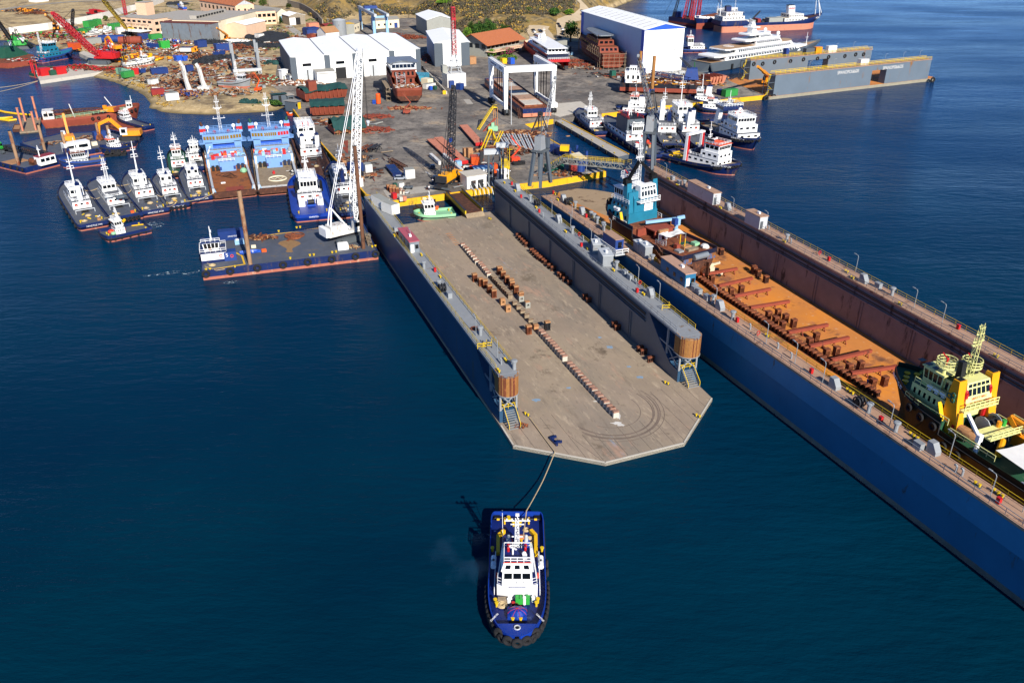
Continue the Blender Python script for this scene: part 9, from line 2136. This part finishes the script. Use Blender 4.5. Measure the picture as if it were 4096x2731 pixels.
for i,(x,y,m_) in enumerate(((480,285,'rust_red'),(492,310,'car_dark'),(508,335,'car_white'),(520,358,'car_dark'),(535,375,'car_dark'),(645,140,'car_dark'),(645,185,'car_dark'))):car('D',x,y,2.0,m_,'car along the right side of the hill road',grp='cars right of the hill road',on=True)
for i,(x,m_) in enumerate(((458,'car_white'),(500,'car_grey'),(543,'lt_blue'))):car('D',x,632,1.5,m_,('white','silver','pale blue')[i]+' car in the row behind the red and white ferry')
def truck(k,x,y,a,lb,body,cab):
 t=T('dump_truck',lb,'truck',P(k,x,y,2),a);MB().box(-5,2,-1.3,1.3,.8,1.2).obj('chassis','dark_steel',t);MB().tap(-5.2,1.6,1.3,1.2,-5.4,1.8,1.45,3.2).obj('tipper_body',body,t)
 c=MB().tap(2.1,4.2,1.3,.8,2.1,3.9,1.2,3.4).obj('cab',cab,t);MB().tap(3.5,4.16,1.15,2.0,3.4,4.05,1.05,3.0).obj('windscreen','glass',c)
 for x_ in (-4,-2.6,3.1):
  for g in (-1,1):MB().cyl((x_,g*.95,.55),(x_,g*1.35,.55),.55,n=10).obj('wheel','tyre',t)
truck('B',190,600,.1,'navy dump truck with yellow cab on the dirt road','navy','amber');truck('I',1775,960,1.6,'yellow truck behind the ladder gantry','rail_yellow','rail_yellow');truck('B',165,615,0.0,'low white truck with yellow cab below the navy one','white_worn','amber')
t=T('forklift','white and orange forklift near the timber crate stacks','forklift',P('I',1490,860,2),math.radians(-60));MB().box(-1.5,1.2,-.9,.9,.4,1.6).obj('body','orange',t);MB().tap(-1.2,.8,.85,1.6,-1,.6,.7,3).obj('cab','white',t);MB().box(1.3,1.5,-.7,.7,.2,4.2).obj('mast','dark_steel',t)
for x_ in (-1,.8):
 for g in (-1,1):MB().cyl((x_,g*.6,.45),(x_,g*.95,.45),.45,n=10).obj('wheel','tyre',t)
def boomlift(lb,k,x,y,a,mat='orange_red'):
 t=T('boom_lift',lb,'boom lift',P(k,x,y,2),a);MB().box(-1.6,1.6,-1.1,1.1,.5,1.8).obj('chassis',mat,t);MB().beam((-1.2,0,1.8),(2,0,5),.4).beam((2,0,5),(-1,0,8.5),.35).obj('boom',mat,t);MB().rail([(-1.5,-.8,8.2),(-1.5,.8,8.2),(-.5,.8,8.2)],1,.8,.05).obj('basket',mat,t)
 for x_ in (-1.1,1.1):
  for g in (-1,1):MB().cyl((x_,g*.9,.45),(x_,g*1.25,.45),.45,n=9).obj('wheel','tyre',t)
boomlift('orange boom lift among the steel beam rows','I',1890,855,.4);boomlift('orange boom lift beside the grey steel boat bow','B',955,1050,1.2,'orange');boomlift('faded red boom lift lying low before the rust red hull','C',650,1310,.2,'rust_red')
heapthing('heap of amber digger parts and a yellow hopper','A',1600,690,12,6,90,('amber','yellow','rust','grey'),4,4,.8);excav('amber excavator beside the hauled out white boat','A',1330,590,2,2.5,1.5)
MB_t=T('drum_tank','rusty red cylindrical tank on legs by the office','tank',P('A',1505,520,2),.15);MB().cyl((-7,0,3),(7,0,3),2.4,n=16).obj('shell','rust_red',MB_t);[MB().box(x-.4,x+.4,-2,2,0,1.4).obj('saddle','grey_dark',MB_t) for x in (-5,5)]
MB_t=T('drum_tank','dark blue cylindrical tank left of the rusty red one','tank',P('A',1290,490,2),.1);MB().cyl((-8,0,2.4),(8,0,2.4),2.4,n=16).obj('shell','blue_cont',MB_t)
MB_t=T('gas_tank','upright orange tank beside the scaffold stairs of the rust red hull','tank',P('C',328,1195,2));MB().cyl((0,0,.3),(0,0,4.4),1.1,n=14).ball((0,0,4.4),1.1,1.1,.5,0,12,6).obj('shell','orange',MB_t);MB().box(-1,1,-1,1,0,.3).obj('base','dark_steel',MB_t)
MB_t=T('gas_tank','upright blue bottle rack left of the orange tank','tank',P('C',278,1195,2));[MB().cyl((x,0,0),(x,0,1.9),.2,n=8).obj('bottle','blue_bright',MB_t) for x in (-.5,0,.5)];MB().box(-.9,.9,-.4,.4,.8,.9).obj('rack','blue_bright',MB_t)
MB_t=T('red_tank','small red tank beside the orange and blue container','tank',P('I',1425,955,2));MB().cyl((-1.6,0,1),(1.6,0,1),.9,n=14).obj('shell','orange_red',MB_t);MB().box(-1.2,1.2,-.6,.6,0,.3).obj('saddle','dark_steel',MB_t)
MB_t=T('storage_tank','tall dark blue tank under the pier awning','tank',P('J',635,960,2));MB().cyl((0,0,0),(0,0,5),1.5,n=16).obj('shell','blue_cont',MB_t);MB().cyl((0,0,5),(0,0,5.3),1.55,1,16).obj('lid','blue_cont',MB_t)
o_=P('J',610,800,7.5);t=T('awning','white canvas awning over the pier stairs','awning',(o_[0],o_[1],2));q=[P('J',*c,7.5)-V((o_[0],o_[1],2)) for c in ((515,765),(620,740),(710,810),(600,820))];MB().add(q+[p-V((0,0,.15)) for p in q],[(0,1,2,3),(7,6,5,4),(0,4,5,1),(1,5,6,2),(2,6,7,3),(3,7,4,0)]).obj('canopy','cream',t)
for p in q:MB().beam((p[0],p[1],0),(p[0],p[1],p[2]-.1),.15).obj('post','grey',t)
for i in range(5):
 for j in range(2):p=P('I',440+i*36+j*30,1180+i*4+j*26,2);block('conc' if i>2 else 'tall',p,2,.4,'spare keel block stored in rows on the quay','spare keel blocks on the quay',('conc_light','rust_red','timber') if i>2 else ('rust_red','rust','timber'),.9)
for i in range(4):tag(MB().torus((0,0,.3),(0,0,1),.8,.3,14,6).torus((0,0,.85),(0,0,1),.8,.3,14,6).obj('tyre_stack','tyre',None,P('I',1895+i*28,890-i*3,2)),'stack of two old tyres below the orange boom lift','tyre stack','tyre stacks by the boom lift')
t=T('utility_buggy','grey utility buggy behind the stored keel blocks','buggy',P('I',670,1165,2),.1);MB().box(-1.5,1.5,-.7,.7,.4,.9).obj('body','slate',t);MB().rail([(-.5,-.6,.9),(.6,-.6,.9),(.6,.6,.9),(-.5,.6,.9),(-.5,-.6,.9)],1,1.1,.05,nr=1).obj('roll_cage','black',t);[MB().cyl((x,g*.6,.35),(x,g*.85,.35),.35,n=9).obj('wheel','tyre',t) for x in (-1,1) for g in (-1,1)]
t=T('scooter','small scooter parked at the quay edge','scooter',P('I',655,1225,2),.3);MB().box(-.6,.4,-.14,.14,.35,.7).beam((.4,0,.5),(.65,0,1.1),.12).obj('body','grey_light',t);[MB().torus((x,0,.28),(0,1,0),.22,.07,12,5).obj('wheel','tyre',t) for x in (-.55,.65)]
def person(k,x,y,z,a,shirt,trs,lb):
 t=T('person',lb,'person',P(k,x,y,z),a)
 vs=[(0,0,.95),(0,0,1.2),(0,0,1.42),(.01,0,1.54),(.02,0,1.68),(0,.2,1.4),(.06,.27,1.12),(.16,.25,.9),(0,-.2,1.4),(-.05,-.27,1.12),(.05,-.26,.88),(0,.1,.9),(.1,.11,.48),(.04,.12,.06),(.16,.13,.03),(0,-.1,.9),(-.08,-.11,.48),(-.16,-.12,.08),(-.05,-.13,.03)]
 es=[(0,1),(1,2),(2,3),(3,4),(2,5),(5,6),(6,7),(2,8),(8,9),(9,10),(0,11),(11,12),(12,13),(13,14),(0,15),(15,16),(16,17),(17,18)]
 rs=[.13,.14,.12,.055,.11,.065,.045,.04,.065,.045,.04,.09,.065,.045,.04,.09,.065,.045,.04]
 me=bpy.data.meshes.new('body');me.from_pydata(vs,es,[]);me.materials.append(MT['skin']);o=link(me,'body',t)
 o.modifiers.new('skin','SKIN');
 for i,v in enumerate(me.skin_vertices[0].data):v.radius=(rs[i],rs[i]);v.use_root=i==0
 o.modifiers.new('smooth','SUBSURF').levels=1
 MB().loft([[(rx*math.cos(q),ry*math.sin(q),z_) for q in (i*PI/5 for i in range(10))] for z_,rx,ry in ((.88,.16,.19),(1.15,.17,.2),(1.36,.16,.25),(1.47,.08,.12))],close=True).cyl((0,.2,1.41),(.05,.27,1.14),.085,.075,8).cyl((0,-.2,1.41),(-.05,-.27,1.14),.085,.075,8).obj('shirt',shirt,t)
 MB().cyl((0,.1,.95),(.1,.11,.48),.115,.085,9).cyl((.1,.11,.48),(.04,.12,.08),.085,.075,9).cyl((0,-.1,.95),(-.08,-.11,.48),.115,.085,9).cyl((-.08,-.11,.48),(-.16,-.12,.1),.085,.075,9).obj('trousers',trs,t);MB().ball((0,0,1.72),.105,.1,.09,0,8,5).obj('hair','hair',t)
person('I',908,1182,2,-1.2,'cloth_white','cloth_navy','man in white shirt and dark trousers walking alone on the quay');person('I',948,1105,2,-1.6,'cloth_white','cloth_navy','man in pale top standing left of the truck crane');person('C',1250,1070,2,.4,'cloth_navy','cloth_navy','man in dark overalls beside the bins under the tower crane');person('T',2003,1420,1,.4,'blue_bright','cloth_navy','worker in blue overalls on the orange dock floor');person('E',672,1000,2,.4,'blue_bright','cloth_navy','worker in blue at the sheet pile bundle')
barge('deck_barge','small tan deck barge with yellow edge squeezed between the right hand tugs',[P('K',*c,0) for c in ((1440,600),(1640,720),(1730,650),(1520,545))],1.6,('navy','antifoul','planks'))
for i,(x0,y0,x1,y1) in enumerate(((400,465,560,430),(465,540,570,545),(740,402,930,380),(845,495,930,460),(1130,335,1270,300),(1340,650,1460,590),(1560,590,1870,500),(625,785,760,700),(1230,515,1310,520))):
 rope('pale mooring line strung between the tugs of the left row',[P('L',x0,y0,2.6),P('L',x1,y1,2.6)],.09,sag=.5,group='mooring lines of the left tug row')
for x0,y0,x1,y1 in ((435,930,-40,1010),(430,935,-40,1060)):rope('dark mooring line from the stone pier tip to the left edge',[P('A',x0,y0,1.8),P('A',x1,y1,.6)],.1,'rope',.4,group='lines from the stone pier tip')
m_=bpy.data.materials.new('foam_wash');m_.use_nodes=True;nt=m_.node_tree;N_=nt.nodes;b_=N_['Principled BSDF'];b_.inputs['Base Color'].default_value=(.55,.68,.72,1);b_.inputs['Roughness'].default_value=.7
n1=N_.new('ShaderNodeTexNoise');n1.inputs['Scale'].default_value=.9;n1.inputs['Detail'].default_value=8;n1.inputs['Roughness'].default_value=.75;mr=N_.new('ShaderNodeMapRange');mr.inputs[1].default_value=.52;mr.inputs[2].default_value=.68;tc=N_.new('ShaderNodeTexCoord');nt.links.new(tc.outputs['Object'],n1.inputs['Vector']);nt.links.new(n1.outputs['Fac'],mr.inputs[0]);nt.links.new(mr.outputs[0],b_.inputs['Alpha']);MT['foam_wash']=m_
for k,pts in (('L',((1080,850),(1150,830),(1260,825),(1310,850),(1290,885),(1200,900),(1120,890))),('M',((-60,985),(20,975),(140,950),(135,965),(40,1000),(-50,1010))),('L',((1060,1440),(1250,1420),(1400,1385),(1560,1390),(1540,1400),(1300,1430),(1080,1455))),('M',((390,1085),(480,1065),(640,1075),(520,1105),(400,1105)))):
 tag(MB().prism([tuple(P(k,*c,0)[:2]) for c in pts],-.05,.02).obj('foam','foam_wash'),None,None,kind='stuff')
m_=bpy.data.materials.new('exhaust_smoke');m_.use_nodes=True;nt=m_.node_tree;nt.nodes.remove(nt.nodes['Principled BSDF']);v_=nt.nodes.new('ShaderNodeVolumePrincipled');v_.inputs['Color'].default_value=(.3,.6,1,1)
n1=nt.nodes.new('ShaderNodeTexNoise');n1.inputs['Scale'].default_value=.22;n1.inputs['Detail'].default_value=5;mr=nt.nodes.new('ShaderNodeMapRange');mr.inputs[1].default_value=.5;mr.inputs[2].default_value=.75;mr.inputs[4].default_value=.02;tc=nt.nodes.new('ShaderNodeTexCoord');nt.links.new(tc.outputs['Object'],n1.inputs['Vector']);nt.links.new(n1.outputs['Fac'],mr.inputs[0]);nt.links.new(mr.outputs[0],v_.inputs['Density']);nt.links.new(v_.outputs[0],nt.nodes['Material Output'].inputs['Volume']);MT['exhaust_smoke']=m_
tag(MB().ball((0,0,0),7.5,5.5,1.8,0,20,10).obj('smoke','exhaust_smoke',None,P('S',190,640,2.6)),'thin bluish exhaust smoke drifting left of the towing tug','smoke',kind='stuff')
m=MB();r9=random.Random(41)
DM=['rust','rust_dark','dark_steel','timber','grey','planks','white_worn','rust_red','planks','wall_grey']
for k,cs,n,sx,sy in (('A',((1000,470),(1250,540),(1500,480),(1350,430),(1700,520),(1950,480),(1900,620),(1550,640),(600,440),(750,440),(900,520),(1200,420)),85,14,8),('A',((1500,800),(1800,800),(1950,900),(2100,900),(2200,820),(2300,900),(1850,1000),(2000,1020),(2200,1050)),85,8,7),
 ('B',((100,620),(300,640),(500,720),(700,620),(850,580),(950,700),(780,760),(550,900),(900,900),(300,850),(650,1060),(1050,950),(180,780),(430,800)),70,8,7),('B',((1150,480),(1300,450),(1100,380),(950,420)),90,8,12),('I',((1750,700),(1850,620),(1950,700),(1300,960),(1250,1060),(1450,960)),60,4,4),('H',((1700,400),(2100,420),(2050,850),(2100,1000)),50,5,5),('D',((700,780),(1050,860),(1500,860),(1900,900)),60,9,4)):
 for c in cs:
  o_=P(k,*c,2)
  for i in range(n):
   x,y=o_[0]+r9.gauss(0,sx),o_[1]+r9.gauss(0,sy);a=r9.uniform(0,PI);z=max(tz(x,y),1.95) if sdist(x,y,yard)<0 else 2.0
   if z<1.85:continue
   l=r9.uniform(.4,2.6);mi=min(len(DM)-1,int(abs(r9.gauss(0,3.6))));h=r9.uniform(.2,1.1)
   if tz(x,y)<1.7 and sdist(x,y,yard)<0:continue
   if i % 3:m.beam((x-l*math.cos(a),y-l*math.sin(a),z+h*.5),(x+l*math.cos(a),y+l*math.sin(a),z+h*r9.uniform(.2,1)),r9.uniform(.15,.6),r9.uniform(.1,.5),mi)
   else:m.cbox((x,y,z-.1),l,r9.uniform(.4,1.6),h+.1,mi,a)
tag(m.obj('scrap_debris',DM),'loose scrap and debris strewn over the yard ground','debris',kind='stuff')
# ---------------------------------------------------------------- light, sky, camera
w=bpy.data.worlds.new('World');sc.world=w;w.use_nodes=True
nt=w.node_tree
sky=nt.nodes.new('ShaderNodeTexSky');sky.sky_type='NISHITA';sky.sun_disc=False
SE,SA=math.radians(30),math.radians(-66)          # sun height, and compass angle of the sun in the ground plane
sky.sun_elevation=SE;sky.sun_rotation=PI/2-SA
sky.air_density=.55;sky.altitude=2000;sky.dust_density=.0;sky.ozone_density=8.0
bg=nt.nodes['Background'];bg.inputs[1].default_value=.12
nt.links.new(sky.outputs[0],bg.inputs[0])
su=bpy.data.lights.new('sun','SUN');su.energy=4.9;su.angle=math.radians(.53);su.color=(1,.94,.85)
so=bpy.data.objects.new('sun',su);COL.objects.link(so)
so.rotation_euler=V((math.cos(SA)*math.cos(SE),math.sin(SA)*math.cos(SE),math.sin(SE))).to_track_quat('Z','Y').to_euler()
so.location=(100,-200,200)
cam=bpy.data.cameras.new('camera');co=bpy.data.objects.new('camera',cam);COL.objects.link(co)
cam.sensor_width=36;cam.lens=36*F/4096;cam.clip_end=9000;cam.clip_start=1
co.location=(0,0,HC);co.rotation_euler=(PI/2-PIT,0,0)
sc.camera=co
sc.view_settings.view_transform='Standard';sc.view_settings.look='None';sc.view_settings.exposure=0.7
sc.cycles.max_bounces=6;sc.cycles.glossy_bounces=3;sc.cycles.transparent_max_bounces=6;sc.cycles.caustics_reflective=False;sc.cycles.caustics_refractive=False
sc.cycles.use_denoising=True
_dg=bpy.context.evaluated_depsgraph_get()
for o in [o for o in sc.objects if o.type=='FONT']:
 me=bpy.data.meshes.new_from_object(o.evaluated_get(_dg))
 n=bpy.data.objects.new('temporary',me);COL.objects.link(n)
 n.parent=o.parent;n.location=o.location;n.rotation_euler=o.rotation_euler;n.scale=o.scale
 if not me.materials:me.materials.append(o.data.materials[0])
 nm=o.name;bpy.data.objects.remove(o);n.name=nm
